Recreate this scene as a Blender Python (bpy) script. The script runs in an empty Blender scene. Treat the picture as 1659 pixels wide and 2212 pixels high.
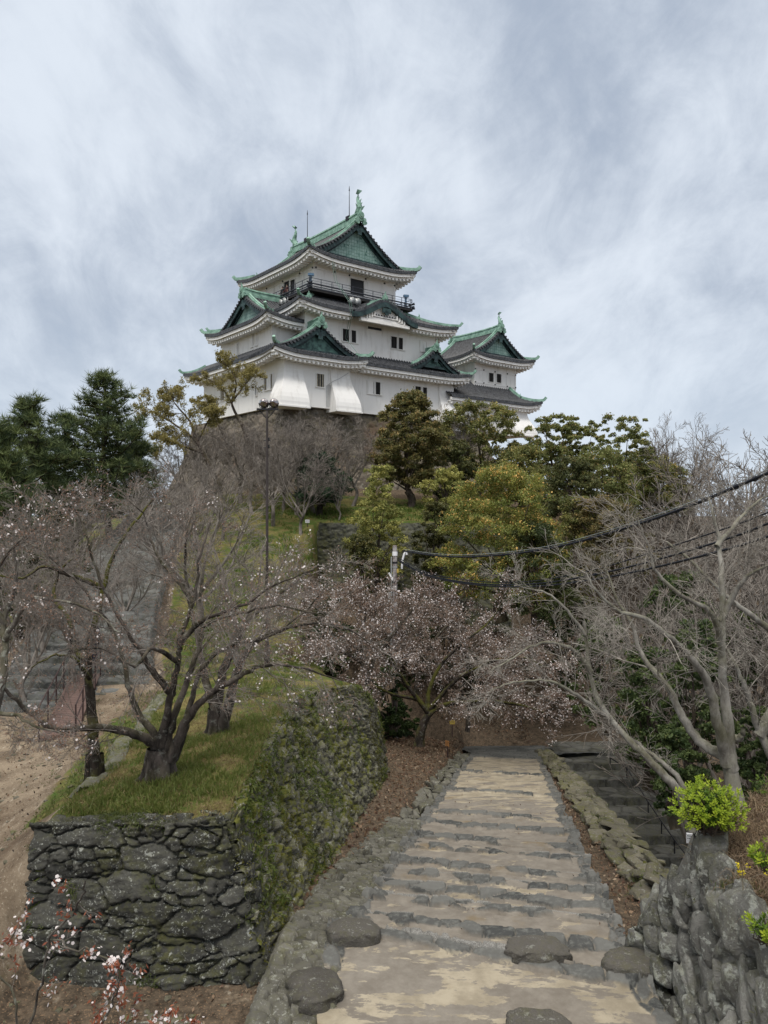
import bpy, bmesh, math, random
import numpy as np
from math import sin, cos, radians, pi, sqrt
C = bpy.context.scene.collection
SC = bpy.context.scene
# ---------------------------------------------------------------- camera, sky, sun, exposure
cam_d = bpy.data.cameras.new("camera"); cam = bpy.data.objects.new("camera", cam_d); C.objects.link(cam)
cam.location = (0, 0, 0); cam.rotation_euler = (radians(90), 0, 0)
cam_d.sensor_fit = 'VERTICAL'; cam_d.sensor_height = 36.0; cam_d.lens = 36.0 * 3030 / 4032
cam_d.clip_start = 0.1; cam_d.clip_end = 6000
SC.camera = cam
SUN_EL, SUN_AZ = radians(56), radians(196)      # azimuth measured clockwise from +Y
SC.view_settings.view_transform = 'Standard'; SC.view_settings.look = 'None'
SC.view_settings.exposure = 0.5; SC.view_settings.gamma = 1.0
SC.render.film_transparent = False
sd = bpy.data.lights.new("sun", 'SUN'); sd.energy = 1.5; sd.angle = radians(13); sd.color = (1.0, 0.965, 0.91)
sun = bpy.data.objects.new("sun", sd); C.objects.link(sun)
sun.rotation_euler = (pi / 2 - SUN_EL, 0, -SUN_AZ + pi)

def N(nt, typ, **kw):
    n = nt.nodes.new(typ)
    for k, v in kw.items():
        if k in n.inputs.keys() if hasattr(n.inputs, 'keys') else False:
            n.inputs[k].default_value = v
        else:
            setattr(n, k, v)
    return n
def Lk(nt, a, b): nt.links.new(a, b)
def mathn(nt, op, a, b=None, clamp=False):
    n = nt.nodes.new('ShaderNodeMath'); n.operation = op; n.use_clamp = clamp
    for i, v in enumerate((a, b)):
        if v is None: continue
        if isinstance(v, (int, float)): n.inputs[i].default_value = v
        else: nt.links.new(v, n.inputs[i])
    return n.outputs[0]
def maprange(nt, v, a, b, c=0.0, d=1.0, smooth=True):
    n = nt.nodes.new('ShaderNodeMapRange'); n.interpolation_type = 'SMOOTHSTEP' if smooth else 'LINEAR'
    nt.links.new(v, n.inputs[0])
    for i, x in enumerate((a, b, c, d)): n.inputs[i + 1].default_value = x
    return n.outputs[0]
def mixc(nt, f, a, b):
    n = nt.nodes.new('ShaderNodeMix'); n.data_type = 'RGBA'
    if isinstance(f, (int, float)): n.inputs[0].default_value = f
    else: nt.links.new(f, n.inputs[0])
    for i, v in ((6, a), (7, b)):
        if isinstance(v, tuple): n.inputs[i].default_value = (v[0], v[1], v[2], 1)
        else: nt.links.new(v, n.inputs[i])
    return n.outputs[2]
def noise(nt, vec, scale, detail=4, rough=0.55, dist=0.0):
    n = nt.nodes.new('ShaderNodeTexNoise'); n.inputs['Scale'].default_value = scale
    n.inputs['Detail'].default_value = detail; n.inputs['Roughness'].default_value = rough; n.inputs['Distortion'].default_value = dist
    if vec is not None: nt.links.new(vec, n.inputs['Vector'])
    return n.outputs['Fac']
def mapping(nt, vec, scale=(1, 1, 1), rot=(0, 0, 0), loc=(0, 0, 0)):
    n = nt.nodes.new('ShaderNodeMapping'); nt.links.new(vec, n.inputs[0])
    n.inputs['Scale'].default_value = scale; n.inputs['Rotation'].default_value = rot; n.inputs['Location'].default_value = loc
    return n.outputs[0]

# overcast sky: a Nishita sky showing through a deck of cloud that lies on a plane above the place
W = bpy.data.worlds.new("World"); SC.world = W; W.use_nodes = True
nt = W.node_tree; nt.nodes.clear()
out = nt.nodes.new('ShaderNodeOutputWorld')
sky = nt.nodes.new('ShaderNodeTexSky'); sky.sky_type = 'NISHITA'; sky.sun_disc = False
sky.sun_elevation = SUN_EL; sky.sun_rotation = SUN_AZ
bg1 = nt.nodes.new('ShaderNodeBackground'); bg1.inputs[1].default_value = 0.10; Lk(nt, sky.outputs[0], bg1.inputs[0])
tc = nt.nodes.new('ShaderNodeTexCoord')
sep = nt.nodes.new('ShaderNodeSeparateXYZ'); Lk(nt, tc.outputs['Generated'], sep.inputs[0])
zz = mathn(nt, 'ADD', mathn(nt, 'MAXIMUM', sep.outputs[2], 0.0), 0.62)
comb = nt.nodes.new('ShaderNodeCombineXYZ')
Lk(nt, mathn(nt, 'DIVIDE', sep.outputs[0], zz), comb.inputs[0]); Lk(nt, mathn(nt, 'DIVIDE', sep.outputs[1], zz), comb.inputs[1])
pv = comb.outputs[0]
streak = mapping(nt, pv, scale=(3.6, 2.4, 1), rot=(0, 0, radians(52)))
big = noise(nt, mapping(nt, pv, scale=(2.0, 1.35, 1), rot=(0, 0, radians(52)), loc=(3.3, 1.4, 0)), 1.5, 5, 0.5, 0.3)
mid = noise(nt, streak, 1.15, 10, 0.62, 0.5)
fine = noise(nt, mapping(nt, pv, scale=(2.2, 1.5, 1), rot=(0, 0, radians(52)), loc=(7, 2, 0)), 4.2, 9, 0.66, 0.6)
cl = mathn(nt, 'ADD', mathn(nt, 'ADD', mathn(nt, 'MULTIPLY', big, 0.40), mathn(nt, 'MULTIPLY', mid, 0.38)), mathn(nt, 'MULTIPLY', fine, 0.24))
lum = maprange(nt, cl, 0.39, 0.62)
ccol = mixc(nt, lum, (0.300, 0.348, 0.425), (0.545, 0.592, 0.655))
hor = maprange(nt, sep.outputs[2], 0.02, 0.30)
ccol = mixc(nt, hor, mixc(nt, 0.55, ccol, (0.49, 0.555, 0.63)), ccol)
bg2 = nt.nodes.new('ShaderNodeBackground'); Lk(nt, mixc(nt, maprange(nt, sep.outputs[2], 0.56, 0.75), ccol, (0.60, 0.575, 0.535)), bg2.inputs[0])
# an overcast sky is brightest overhead
Lk(nt, mathn(nt, 'ADD', 1.0, mathn(nt, 'MULTIPLY', maprange(nt, sep.outputs[2], 0.56, 0.92), 1.45)), bg2.inputs[1])
ms = nt.nodes.new('ShaderNodeMixShader')
Lk(nt, maprange(nt, cl, 0.30, 0.46, 0.82, 0.97), ms.inputs[0]); Lk(nt, bg1.outputs[0], ms.inputs[1]); Lk(nt, bg2.outputs[0], ms.inputs[2])
Lk(nt, ms.outputs[0], out.inputs[0])

# ---------------------------------------------------------------- helpers
F = 1662.0; UC, VC = 829.5, 1106.0
def P(u, v, D): return ((u - UC) / F * D, D, (VC - v) / F * D)   # a point seen in that direction at depth D metres
def tag(o, label=None, cat=None, group=None, kind=None):
    if label: o['label'] = label
    if cat: o['category'] = cat
    if group: o['group'] = group
    if kind: o['kind'] = kind
    return o
def empty(name, loc, rz=0, label=None, cat=None, group=None):
    o = bpy.data.objects.new(name, None); C.objects.link(o); o.location = loc; o.rotation_euler = (0, 0, rz)
    o.empty_display_size = 0.3
    return tag(o, label, cat, group)
def link(name, me, m, parent=None):
    o = bpy.data.objects.new(name, me); C.objects.link(o)
    if m is not None and len(me.materials) == 0: me.materials.append(m)
    if parent is not None: o.parent = parent
    return o
class MB:
    """collects polygons; build() links them as one mesh object"""
    def __init__(s): s.v = []; s.f = []; s.c = []
    def add(s, vs, fs, col=None):
        b = len(s.v); s.v.extend([tuple(map(float, p)) for p in vs]); s.f.extend([tuple(b + i for i in f) for f in fs])
        if col is not None: s.c.extend([col] * len(vs))
    def box(s, x0, x1, y0, y1, z0, z1):
        s.add([(x0, y0, z0), (x1, y0, z0), (x1, y1, z0), (x0, y1, z0), (x0, y0, z1), (x1, y0, z1), (x1, y1, z1), (x0, y1, z1)],
              [(0, 3, 2, 1), (4, 5, 6, 7), (0, 1, 5, 4), (1, 2, 6, 5), (2, 3, 7, 6), (3, 0, 4, 7)])
    def obox(s, c, ax, ay, az):
        c, ax, ay, az = map(np.array, (c, ax, ay, az))
        s.add([c + i * ax + j * ay + k * az for k in (-1, 1) for i, j in ((-1, -1), (1, -1), (1, 1), (-1, 1))],
              [(0, 3, 2, 1), (4, 5, 6, 7), (0, 1, 5, 4), (1, 2, 6, 5), (2, 3, 7, 6), (3, 0, 4, 7)])
    def tube(s, pts, r, n=6, cap=True):
        pts = [np.array(p, float) for p in pts]; m = len(pts)
        rs = r if isinstance(r, (list, tuple, np.ndarray)) else [r] * m
        vs = []; u = None
        for i, p in enumerate(pts):
            d = pts[min(i + 1, m - 1)] - pts[max(i - 1, 0)]; d = d / (np.linalg.norm(d) + 1e-9)
            if u is None: u = np.cross(d, (0, 0, 1) if abs(d[2]) < .9 else (1, 0, 0))
            u = u - d * (u @ d); u /= np.linalg.norm(u) + 1e-9; w = np.cross(d, u)
            vs += [p + rs[i] * (cos(2 * pi * k / n) * u + sin(2 * pi * k / n) * w) for k in range(n)]
        fs = [(i * n + k, i * n + (k + 1) % n, (i + 1) * n + (k + 1) % n, (i + 1) * n + k) for i in range(m - 1) for k in range(n)]
        if cap: fs += [tuple(range(n))[::-1], tuple((m - 1) * n + k for k in range(n))]
        s.add(vs, fs)
    def sweep(s, pts, prof, up=(0, 0, 1)):
        """sweep a closed (side, up) profile along pts"""
        pts = [np.array(p, float) for p in pts]; m = len(pts); n = len(prof); vs = []; up = np.array(up, float)
        for i, p in enumerate(pts):
            d = pts[min(i + 1, m - 1)] - pts[max(i - 1, 0)]; d /= np.linalg.norm(d) + 1e-9
            sd_ = np.cross(d, up); sd_ /= np.linalg.norm(sd_) + 1e-9; w = np.cross(sd_, d)
            vs += [p + a * sd_ + b * w for a, b in prof]
        fs = [(i * n + k, i * n + (k + 1) % n, (i + 1) * n + (k + 1) % n, (i + 1) * n + k) for i in range(m - 1) for k in range(n)]
        fs += [tuple(range(n))[::-1], tuple((m - 1) * n + k for k in range(n))]
        s.add(vs, fs)
    def lathe(s, base, axis, prof, n=12):
        """prof = [(t along axis, radius)]"""
        a = np.array(axis, float); a /= np.linalg.norm(a); b = np.array(base, float)
        s.tube([b + a * t for t, r in prof], [r for t, r in prof], n)
    def build(s, name, m, parent=None, smooth=False):
        me = bpy.data.meshes.new(name); me.from_pydata(s.v, [], s.f)
        if smooth: me.polygons.foreach_set('use_smooth', [True] * len(me.polygons))
        if s.c and len(s.c) == len(s.v):
            at = me.color_attributes.new('Col', 'FLOAT_COLOR', 'POINT')
            at.data.foreach_set('color', np.array([(c[0], c[1], c[2], 1) for c in s.c], np.float32).ravel())
        me.update()
        return link(name, me, m, parent)
def mesh_np(name, V, faces, m, parent=None, col=None, smooth=False):
    """faces: list of int arrays (k, n)"""
    me = bpy.data.meshes.new(name); V = np.asarray(V, np.float32)
    me.vertices.add(len(V)); me.vertices.foreach_set('co', V.ravel())
    faces = [np.asarray(f) for f in faces if len(f)]
    loops = np.concatenate([f.ravel() for f in faces]).astype(np.int32)
    tot = np.concatenate([np.full(len(f), f.shape[1]) for f in faces]).astype(np.int32)
    st = np.concatenate([[0], np.cumsum(tot)[:-1]]).astype(np.int32)
    me.loops.add(len(loops)); me.loops.foreach_set('vertex_index', loops)
    me.polygons.add(len(tot)); me.polygons.foreach_set('loop_start', st)
    if smooth: me.polygons.foreach_set('use_smooth', np.ones(len(tot), bool))
    if col is not None:
        at = me.color_attributes.new('Col', 'FLOAT_COLOR', 'POINT')
        c4 = np.ones((len(V), 4), np.float32); c4[:, :col.shape[1]] = col
        at.data.foreach_set('color', c4.ravel())
    me.update(calc_edges=True); me.validate()
    return link(name, me, m, parent)
def grid_faces(nu, nv):
    i = np.arange(nu - 1)[:, None] * nv + np.arange(nv - 1)[None, :]
    i = i.ravel()
    return np.stack([i, i + nv, i + nv + 1, i + 1], 1)
# value noise in numpy (for geometry)
def hash2(i, j, s=0):
    i = np.asarray(i).astype(np.int64); j = np.asarray(j).astype(np.int64)
    h = (i * 374761393 + j * 668265263 + s * 1274126177) & 0x7fffffff
    h = ((h ^ (h >> 13)) * 1274126177) & 0x7fffffff
    return ((h ^ (h >> 16)) & 0xffff) / 65535.0
def vnoise(x, y, s=0):
    xi, yi = np.floor(x), np.floor(y); fx, fy = x - xi, y - yi
    fx = fx * fx * (3 - 2 * fx); fy = fy * fy * (3 - 2 * fy)
    a, b = hash2(xi, yi, s), hash2(xi + 1, yi, s); c, d = hash2(xi, yi + 1, s), hash2(xi + 1, yi + 1, s)
    return (a * (1 - fx) + b * fx) * (1 - fy) + (c * (1 - fx) + d * fx) * fy
def fbm(x, y, s=0, o=4):
    t = 0; a = .5; n = 0
    for k in range(o):
        t = t + a * vnoise(x, y, s + k * 17); n += a; a *= .5; x = x * 2.03; y = y * 2.03
    return t / n
def sstep(a, b, x):
    t = np.clip((x - a) / (b - a), 0, 1); return t * t * (3 - 2 * t)
def voronoi(x, y, s=0, jit=0.85):
    """returns F2-F1, cell id hash, offset from the nearest point"""
    xi, yi = np.floor(x), np.floor(y)
    d1 = np.full(x.shape, 9.); d2 = np.full(x.shape, 9.); cid = np.zeros(x.shape); ox = np.zeros(x.shape); oy = np.zeros(x.shape)
    for a in (-1, 0, 1):
        for b in (-1, 0, 1):
            ci, cj = xi + a, yi + b
            px_ = ci + .5 + jit * (hash2(ci, cj, s) - .5) + .5 * (np.mod(cj, 2) - .5); py_ = cj + .5 + jit * .8 * (hash2(ci, cj, s + 7) - .5)
            d = np.sqrt((x - px_) ** 2 + (y - py_) ** 2); near = d < d1
            d2 = np.where(near, d1, np.minimum(d2, d))
            cid = np.where(near, hash2(ci, cj, s + 31), cid); ox = np.where(near, x - px_, ox); oy = np.where(near, y - py_, oy)
            d1 = np.where(near, d, d1)
    return d2 - d1, cid, ox, oy
# ---------------------------------------------------------------- materials
def newmat(name, rough=0.8, spec=0.3):
    m = bpy.data.materials.new(name); m.use_nodes = True; nt = m.node_tree
    b = nt.nodes['Principled BSDF']; b.inputs['Roughness'].default_value = rough
    b.inputs['Specular IOR Level'].default_value = spec
    return m, nt, b
def objco(nt): return nt.nodes.new('ShaderNodeTexCoord').outputs['Object']
def posn(nt): return nt.nodes.new('ShaderNodeNewGeometry').outputs['Position']
def colattr(nt):
    a = nt.nodes.new('ShaderNodeVertexColor'); a.layer_name = 'Col'
    s = nt.nodes.new('ShaderNodeSeparateColor'); nt.links.new(a.outputs[0], s.inputs[0]); return a.outputs[0], s.outputs
def bump(nt, b, h, strength=0.4, dist=0.02):
    n = nt.nodes.new('ShaderNodeBump'); n.inputs['Strength'].default_value = strength; n.inputs['Distance'].default_value = dist
    nt.links.new(h, n.inputs['Height']); nt.links.new(n.outputs[0], b.inputs['Normal'])
def simple(name, col, rough=0.7, var=0.15, scale=3.0, metal=0.0, col2=None, bmp=0.0, spec=0.3):
    m, nt, b = newmat(name, rough, spec); b.inputs['Metallic'].default_value = metal
    v = objco(nt); f = noise(nt, v, scale, 5)
    c2 = col2 or tuple(c * (1 - var * 2) for c in col)
    Lk(nt, mixc(nt, maprange(nt, f, 0.35, 0.65), c2, col), b.inputs['Base Color'])
    if bmp: bump(nt, b, noise(nt, v, scale * 4, 5), bmp, 0.02)
    return m
def up_z(nt):
    s = nt.nodes.new('ShaderNodeSeparateXYZ'); nt.links.new(nt.nodes.new('ShaderNodeNewGeometry').outputs['Normal'], s.inputs[0]); return s.outputs[2]
def stone_mat(name, dark, light, moss=0.0, lichen=0.5, warm=0.0, sc=1.0, mosscol=(0.075, 0.085, 0.018), bs=.6, bd=.03):
    m, nt, b = newmat(name, 0.85, 0.25); v = posn(nt); _, ch = colattr(nt)
    base = mixc(nt, ch[0], dark, light)
    n1 = noise(nt, v, 2.2 * sc, 8, 0.65); base = mixc(nt, maprange(nt, n1, 0.38, 0.68), base, tuple(0.5 * (a + c) for a, c in zip(dark, light)))
    if warm: base = mixc(nt, mathn(nt, 'MULTIPLY', maprange(nt, noise(nt, v, 0.5 * sc, 3), 0.5, 0.7), warm), base, (0.13, 0.085, 0.06))
    l1 = maprange(nt, noise(nt, v, 19 * sc, 6, 0.70), 0.575, 0.615); l2 = maprange(nt, noise(nt, v, 1.7 * sc, 4), 0.40, 0.58); l3 = maprange(nt, noise(nt, v, 4 * sc, 6, .7), 0.60 - .07 * max(0, lichen - 1) * 2, 0.64 - .06 * max(0, lichen - 1) * 2)
    lf = mathn(nt, 'MULTIPLY', mathn(nt, 'MAXIMUM', mathn(nt, 'MULTIPLY', l1, l2), l3), min(1, lichen))
    base = mixc(nt, lf, base, (0.36, 0.37, 0.335))
    if moss:
        mo = mathn(nt, 'ADD', maprange(nt, noise(nt, v, 0.75 * sc, 5, 0.6), 0.42, 0.62), mathn(nt, 'MULTIPLY', up_z(nt), 0.5))
        mo = mathn(nt, 'MULTIPLY', mathn(nt, 'MULTIPLY', mo, maprange(nt, noise(nt, v, 6 * sc, 5, 0.7), 0.40, 0.58)), moss, True)
        base = mixc(nt, mo, base, mixc(nt, noise(nt, v, 3 * sc, 3), mosscol, (0.12, 0.115, 0.02)))
    Lk(nt, base, b.inputs['Base Color'])
    bump(nt, b, noise(nt, v, 14 * sc, 8, 0.7), bs, bd / sc)
    return m
M = {}
M['front_stone'] = stone_mat('front_wall_stone', (0.014, 0.014, 0.013), (0.098, 0.096, 0.084), bs=1.0, bd=.05, moss=0.30, lichen=0.85, sc=1.25)
M['moss_stone'] = stone_mat('mossy_wall_stone', (0.032, 0.031, 0.024), (0.20, 0.19, 0.15), bs=.9, bd=.05, moss=1.0, lichen=0.95, sc=1.2, mosscol=(0.085, 0.10, 0.016))
M['base_stone'] = stone_mat('castle_base_stone', (0.06, 0.050, 0.040), (0.22, 0.185, 0.15), moss=0.25, lichen=0.4, warm=0.9, sc=0.6)
M['mid_stone'] = stone_mat('terrace_wall_stone', (0.030, 0.032, 0.024), (0.105, 0.105, 0.085), moss=0.4, lichen=0.2, sc=0.6)
M['rock'] = stone_mat('rock_face_stone', (0.065, 0.065, 0.060), (0.27, 0.265, 0.245), bs=1.0, bd=.09, moss=0.25, lichen=1.4, sc=1.3)
M['curb_stone'] = stone_mat('curb_stone', (0.06, 0.062, 0.05), (0.17, 0.165, 0.135), moss=0.45, lichen=0.5)
M['flag'] = stone_mat('flagstone', (0.022, 0.022, 0.02), (0.14, 0.138, 0.128), moss=0.15, lichen=0.12)
M['left_flag'] = stone_mat('left_flagstone', (0.03, 0.031, 0.03), (0.17, 0.172, 0.17), moss=0.12, lichen=0.2)
M['kerb_dark'] = stone_mat('kerb_dark_stone', (0.042, 0.040, 0.034), (0.15, 0.143, 0.122), moss=0.22, lichen=0.5, sc=1.4)
M['kerb_pale'] = stone_mat('kerb_pale_stone', (0.055, 0.050, 0.038), (0.17, 0.155, 0.12), bs=.9, bd=.06, moss=0.4, lichen=0.4, sc=1.3)
M['boulder'] = stone_mat('boulder_stone', (0.05, 0.045, 0.04), (0.145, 0.135, 0.12), bs=1.0, bd=.07, moss=0.15, lichen=0.4, sc=1.6)

def path_mat():
    m, nt, b = newmat('path_concrete_and_stone', 0.8, 0.25); v = posn(nt); _, ch = colattr(nt)
    tan = mixc(nt, maprange(nt, noise(nt, v, 2.5, 6, 0.65), 0.35, 0.65), (0.235, 0.203, 0.15), (0.335, 0.294, 0.222))
    grey = mixc(nt, maprange(nt, noise(nt, v, 3.1, 6, 0.7), 0.3, 0.7), (0.150, 0.132, 0.110), (0.215, 0.194, 0.165))
    sv = mapping(nt, v, scale=(0.65, 1.5, 1), rot=(0, 0, radians(22)))
    wa = nt.nodes.new('ShaderNodeVertexColor'); wa.layer_name = 'Wear'; ws = nt.nodes.new('ShaderNodeSeparateColor'); nt.links.new(wa.outputs[0], ws.inputs[0])
    wn = mathn(nt, 'ADD', noise(nt, sv, 1.5, 8, 0.68, 0.25), mathn(nt, 'MULTIPLY', mathn(nt, 'SUBTRACT', ws.outputs[0], .45), .17))
    wear = maprange(nt, wn, 0.53, 0.56)
    sand = mixc(nt, wear, grey, tan)
    sand = mixc(nt, mathn(nt, 'MULTIPLY', maprange(nt, noise(nt, v, 0.9, 4), 0.6, 0.75), 0.5), sand, (0.16, 0.105, 0.035))
    st = mixc(nt, ch[1], (0.038, 0.040, 0.040), (0.125, 0.124, 0.116))
    st = mixc(nt, maprange(nt, noise(nt, v, 9, 6, .7), 0.45, 0.7), st, (0.135, 0.138, 0.128))
    c = mixc(nt, ch[0], sand, st)
    c = mixc(nt, ch[2], c, mixc(nt, maprange(nt, noise(nt, v, 70, 2, .6), .45, .55), (0.14, 0.135, 0.125), (0.24, 0.235, 0.22)))
    Lk(nt, c, b.inputs['Base Color'])
    hh = mathn(nt, 'ADD', noise(nt, v, 12, 8, 0.7), mathn(nt, 'MULTIPLY', noise(nt, mapping(nt, v, scale=(1, 9, 1)), 3.0, 3), 0.35))
    bump(nt, b, hh, 0.35, 0.02)
    return m
M['path'] = path_mat()
def ground_mat():
    m, nt, b = newmat('ground_soil_grass', 0.95, 0.1); v = posn(nt); _, ch = colattr(nt)
    dirt = mixc(nt, maprange(nt, noise(nt, v, 1.2, 8, 0.65), 0.35, 0.68), (0.125, 0.094, 0.066), (0.255, 0.203, 0.146))
    dirt = mixc(nt, maprange(nt, noise(nt, v, 24, 4, .75), .56, .64), dirt, (0.34, 0.29, 0.22)); dirt = mixc(nt, maprange(nt, noise(nt, mapping(nt, v, loc=(4, 2, 0)), 17, 5, .75), .57, .66), dirt, (0.085, 0.058, 0.038))
    dirt = mixc(nt, mathn(nt, 'MULTIPLY', maprange(nt, noise(nt, mapping(nt, v, scale=(2.4, .8, 1), rot=(0, 0, .5)), 1.5, 6, .7), .58, .66), .7), dirt, (0.40, 0.35, 0.28))
    dirt = mixc(nt, maprange(nt, noise(nt, v, 0.35, 4), 0.52, 0.66, 0, .6), dirt, (0.10, 0.066, 0.043))
    grass = mixc(nt, maprange(nt, noise(nt, v, 0.9, 6, 0.65), 0.36, 0.62), (0.055, 0.095, 0.018), (0.17, 0.15, 0.055))
    grass = mixc(nt, maprange(nt, noise(nt, v, 7, 5, 0.7), 0.45, 0.7), grass, (0.10, 0.07, 0.035))
    leaf = mixc(nt, maprange(nt, noise(nt, v, 5, 8, 0.75), 0.35, 0.65), (0.05, 0.040, 0.030), (0.135, 0.102, 0.072))
    leaf = mixc(nt, maprange(nt, noise(nt, v, 26, 3, .6), .58, .66), leaf, (0.24, 0.16, 0.10))
    edge = maprange(nt, mathn(nt, 'ADD', ch[0], mathn(nt, 'MULTIPLY', mathn(nt, 'SUBTRACT', noise(nt, v, 1.6, 6, .7), .5), 0.9)), .42, .58)
    c = mixc(nt, edge, dirt, grass)
    e2 = maprange(nt, mathn(nt, 'ADD', ch[2], mathn(nt, 'MULTIPLY', mathn(nt, 'SUBTRACT', noise(nt, v, 1.1, 6, .7), .5), 0.9)), .42, .58)
    c = mixc(nt, e2, c, leaf)
    Lk(nt, c, b.inputs['Base Color']); bump(nt, b, noise(nt, v, 9, 8, 0.75), 0.8, 0.06)
    return m
M['ground'] = ground_mat()
def plaster():
    m, nt, b = newmat('white_plaster', 0.75, 0.2); v = objco(nt)
    s1 = noise(nt, mapping(nt, v, scale=(1.2, 1.2, 0.18)), 1.6, 6, 0.65); s2 = noise(nt, v, 0.5, 4)
    f = mathn(nt, 'MULTIPLY', maprange(nt, s1, 0.48, 0.72), maprange(nt, s2, 0.35, 0.65))
    Lk(nt, mixc(nt, mathn(nt, 'MULTIPLY', f, .85), (0.84, 0.825, 0.80), (0.56, 0.535, 0.50)), b.inputs['Base Color'])
    bump(nt, b, noise(nt, v, 6, 5), 0.1, 0.02)
    return m
M['plaster'] = plaster()
def tile():
    m, nt, b = newmat('grey_roof_tile', 0.55, 0.4); v = objco(nt)
    c = mixc(nt, maprange(nt, noise(nt, v, 3.3, 6, .75), .34, .66), (0.020, 0.022, 0.026), (0.080, 0.084, 0.094))
    c = mixc(nt, maprange(nt, noise(nt, v, 0.7, 4), .5, .7, 0, .6), c, (0.06, 0.062, 0.066))
    Lk(nt, c, b.inputs['Base Color']); bump(nt, b, noise(nt, v, 9, 4), .3, .03); return m
M['tile'] = tile()
M['copper'] = simple('green_copper', (0.27, 0.43, 0.35), 0.6, 0, 2.2, 0, (0.15, 0.265, 0.21), 0.2)
M['copper_dark'] = simple('dark_copper_board', (0.038, 0.075, 0.075), 0.55, 0, 2, 0, (0.012, 0.022, 0.026), 0.1)
def gablepanel():
    m, nt, b = newmat('gable_copper_panel', 0.6, 0.3); v = objco(nt)
    br = nt.nodes.new('ShaderNodeTexVoronoi'); br.feature = 'DISTANCE_TO_EDGE'; br.inputs['Scale'].default_value = 3.2; br.inputs['Randomness'].default_value = 0.15; Lk(nt, v, br.inputs['Vector'])
    c = mixc(nt, maprange(nt, noise(nt, v, 1.5, 5, .7), .35, .65), (0.15, 0.25, 0.225), (0.26, 0.375, 0.34))
    c = mixc(nt, maprange(nt, br.outputs['Distance'], 0.02, 0.08), (0.05, 0.12, 0.10), c)
    Lk(nt, c, b.inputs['Base Color']); return m
M['gable'] = gablepanel()
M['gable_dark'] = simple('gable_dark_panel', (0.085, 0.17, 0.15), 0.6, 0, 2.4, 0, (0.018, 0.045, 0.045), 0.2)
M['dark_wood'] = simple('dark_wood', (0.03, 0.027, 0.026), 0.7, .2, 4)
M['unlit_panel'] = simple('unlit_opening_panel', (0.012, 0.011, 0.011), 0.4, .1, 2)  # darkness inside the windows put into a near-black panel colour
M['pale_wood'] = simple('pale_wood', (0.45, 0.40, 0.31), 0.7, .15, 5)
M['post_metal'] = simple('dark_brown_post', (0.055, 0.045, 0.042), 0.6, .15, 5)
M['black_metal'] = simple('black_metal', (0.018, 0.018, 0.022), 0.45, .1, 5, 0.0)
M['dark_rail'] = simple('dark_rail', (0.045, 0.05, 0.065), 0.5, .15, 5)
M['blue_metal'] = simple('blue_painted_metal', (0.10, 0.18, 0.28), 0.5, .1, 5)
M['grey_metal'] = simple('grey_metal', (0.42, 0.43, 0.43), 0.4, .1, 6, .3)
M['chrome'] = simple('mirror_housing', (0.36, 0.33, 0.33), 0.12, .05, 2, 1.0)
M['brown_metal'] = simple('brown_ramp_plate', (0.135, 0.088, 0.075), 0.6, .08, 5)
M['brown_rail'] = simple('brown_rail', (0.055, 0.034, 0.033), 0.55, .1, 5)
M['concrete_pole'] = simple('weathered_pole', (0.30, 0.285, 0.28), 0.85, 0, 5, 0, (0.11, 0.085, 0.082), .4)
M['white_paint'] = simple('white_paint', (0.78, 0.78, 0.80), 0.5, .03, 3)
M['cable'] = simple('black_cable', (0.013, 0.015, 0.022), 0.45, .1, 3)
M['steel_wire'] = simple('steel_wire', (0.36, 0.40, 0.40), 0.4, .1, 3, .4)
M['rope'] = simple('green_rope', (0.17, 0.27, 0.23), 0.8, .1, 3)
M['yellow_sign'] = simple('yellow_sign', (0.50, 0.37, 0.09), 0.6, .08, 8)
M['orange_sign'] = simple('orange_sign', (0.42, 0.20, 0.07), 0.6, .08, 8)
M['ink'] = simple('ink', (0.03, 0.03, 0.035), 0.7, .05, 5)
M['paper'] = simple('white_paper', (0.78, 0.79, 0.82), 0.8, .03, 3)
def bark(name, c1, c2, sc=3.0, moss=0.0, lichen=0.0):
    m, nt, b = newmat(name, 0.9, 0.15); v = objco(nt)
    f = noise(nt, mapping(nt, v, scale=(1, 1, .45)), sc, 7, .7)
    c = mixc(nt, maprange(nt, f, .36, .64), c1, c2)
    if lichen: c = mixc(nt, mathn(nt, 'MULTIPLY', maprange(nt, noise(nt, v, sc * 1.7, 5, .7), .55, .64), lichen), c, (0.36, 0.37, 0.33))
    if moss: c = mixc(nt, mathn(nt, 'MULTIPLY', maprange(nt, mathn(nt, 'ADD', noise(nt, v, .9, 5, .6), mathn(nt, 'MULTIPLY', up_z(nt), .12)), .46, .6), moss), c, (0.085, 0.085, 0.015))
    Lk(nt, c, b.inputs['Base Color']); bump(nt, b, noise(nt, mapping(nt, v, scale=(1, 1, .3)), sc * 4, 6, .7), .9, .03); return m
M['cherry_bark'] = bark('cherry_bark', (0.020, 0.017, 0.015), (0.105, 0.088, 0.078), 3.5, .15, .25)
M['dark_bark'] = bark('dark_bark', (0.012, 0.010, 0.008), (0.05, 0.04, 0.034), 4, .75, .2)
M['lichen_bark'] = bark('lichen_bark', (0.04, 0.034, 0.03), (0.15, 0.135, 0.12), 3.5, .3, .8)
M['grey_bark'] = bark('grey_bark', (0.125, 0.115, 0.10), (0.31, 0.295, 0.265), 2.5, .35, .35)
M['far_bark'] = bark('far_bare_bark', (0.125, 0.108, 0.094), (0.28, 0.25, 0.222), 2, 0, .1)
M['brown_bark'] = bark('brown_bark', (0.04, 0.03, 0.025), (0.12, 0.095, 0.08), 3, .2, .1)
M['cherry_twig'] = bark('cherry_twig', (0.095, 0.083, 0.074), (0.27, 0.24, 0.215), 3, 0, .3)
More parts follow.
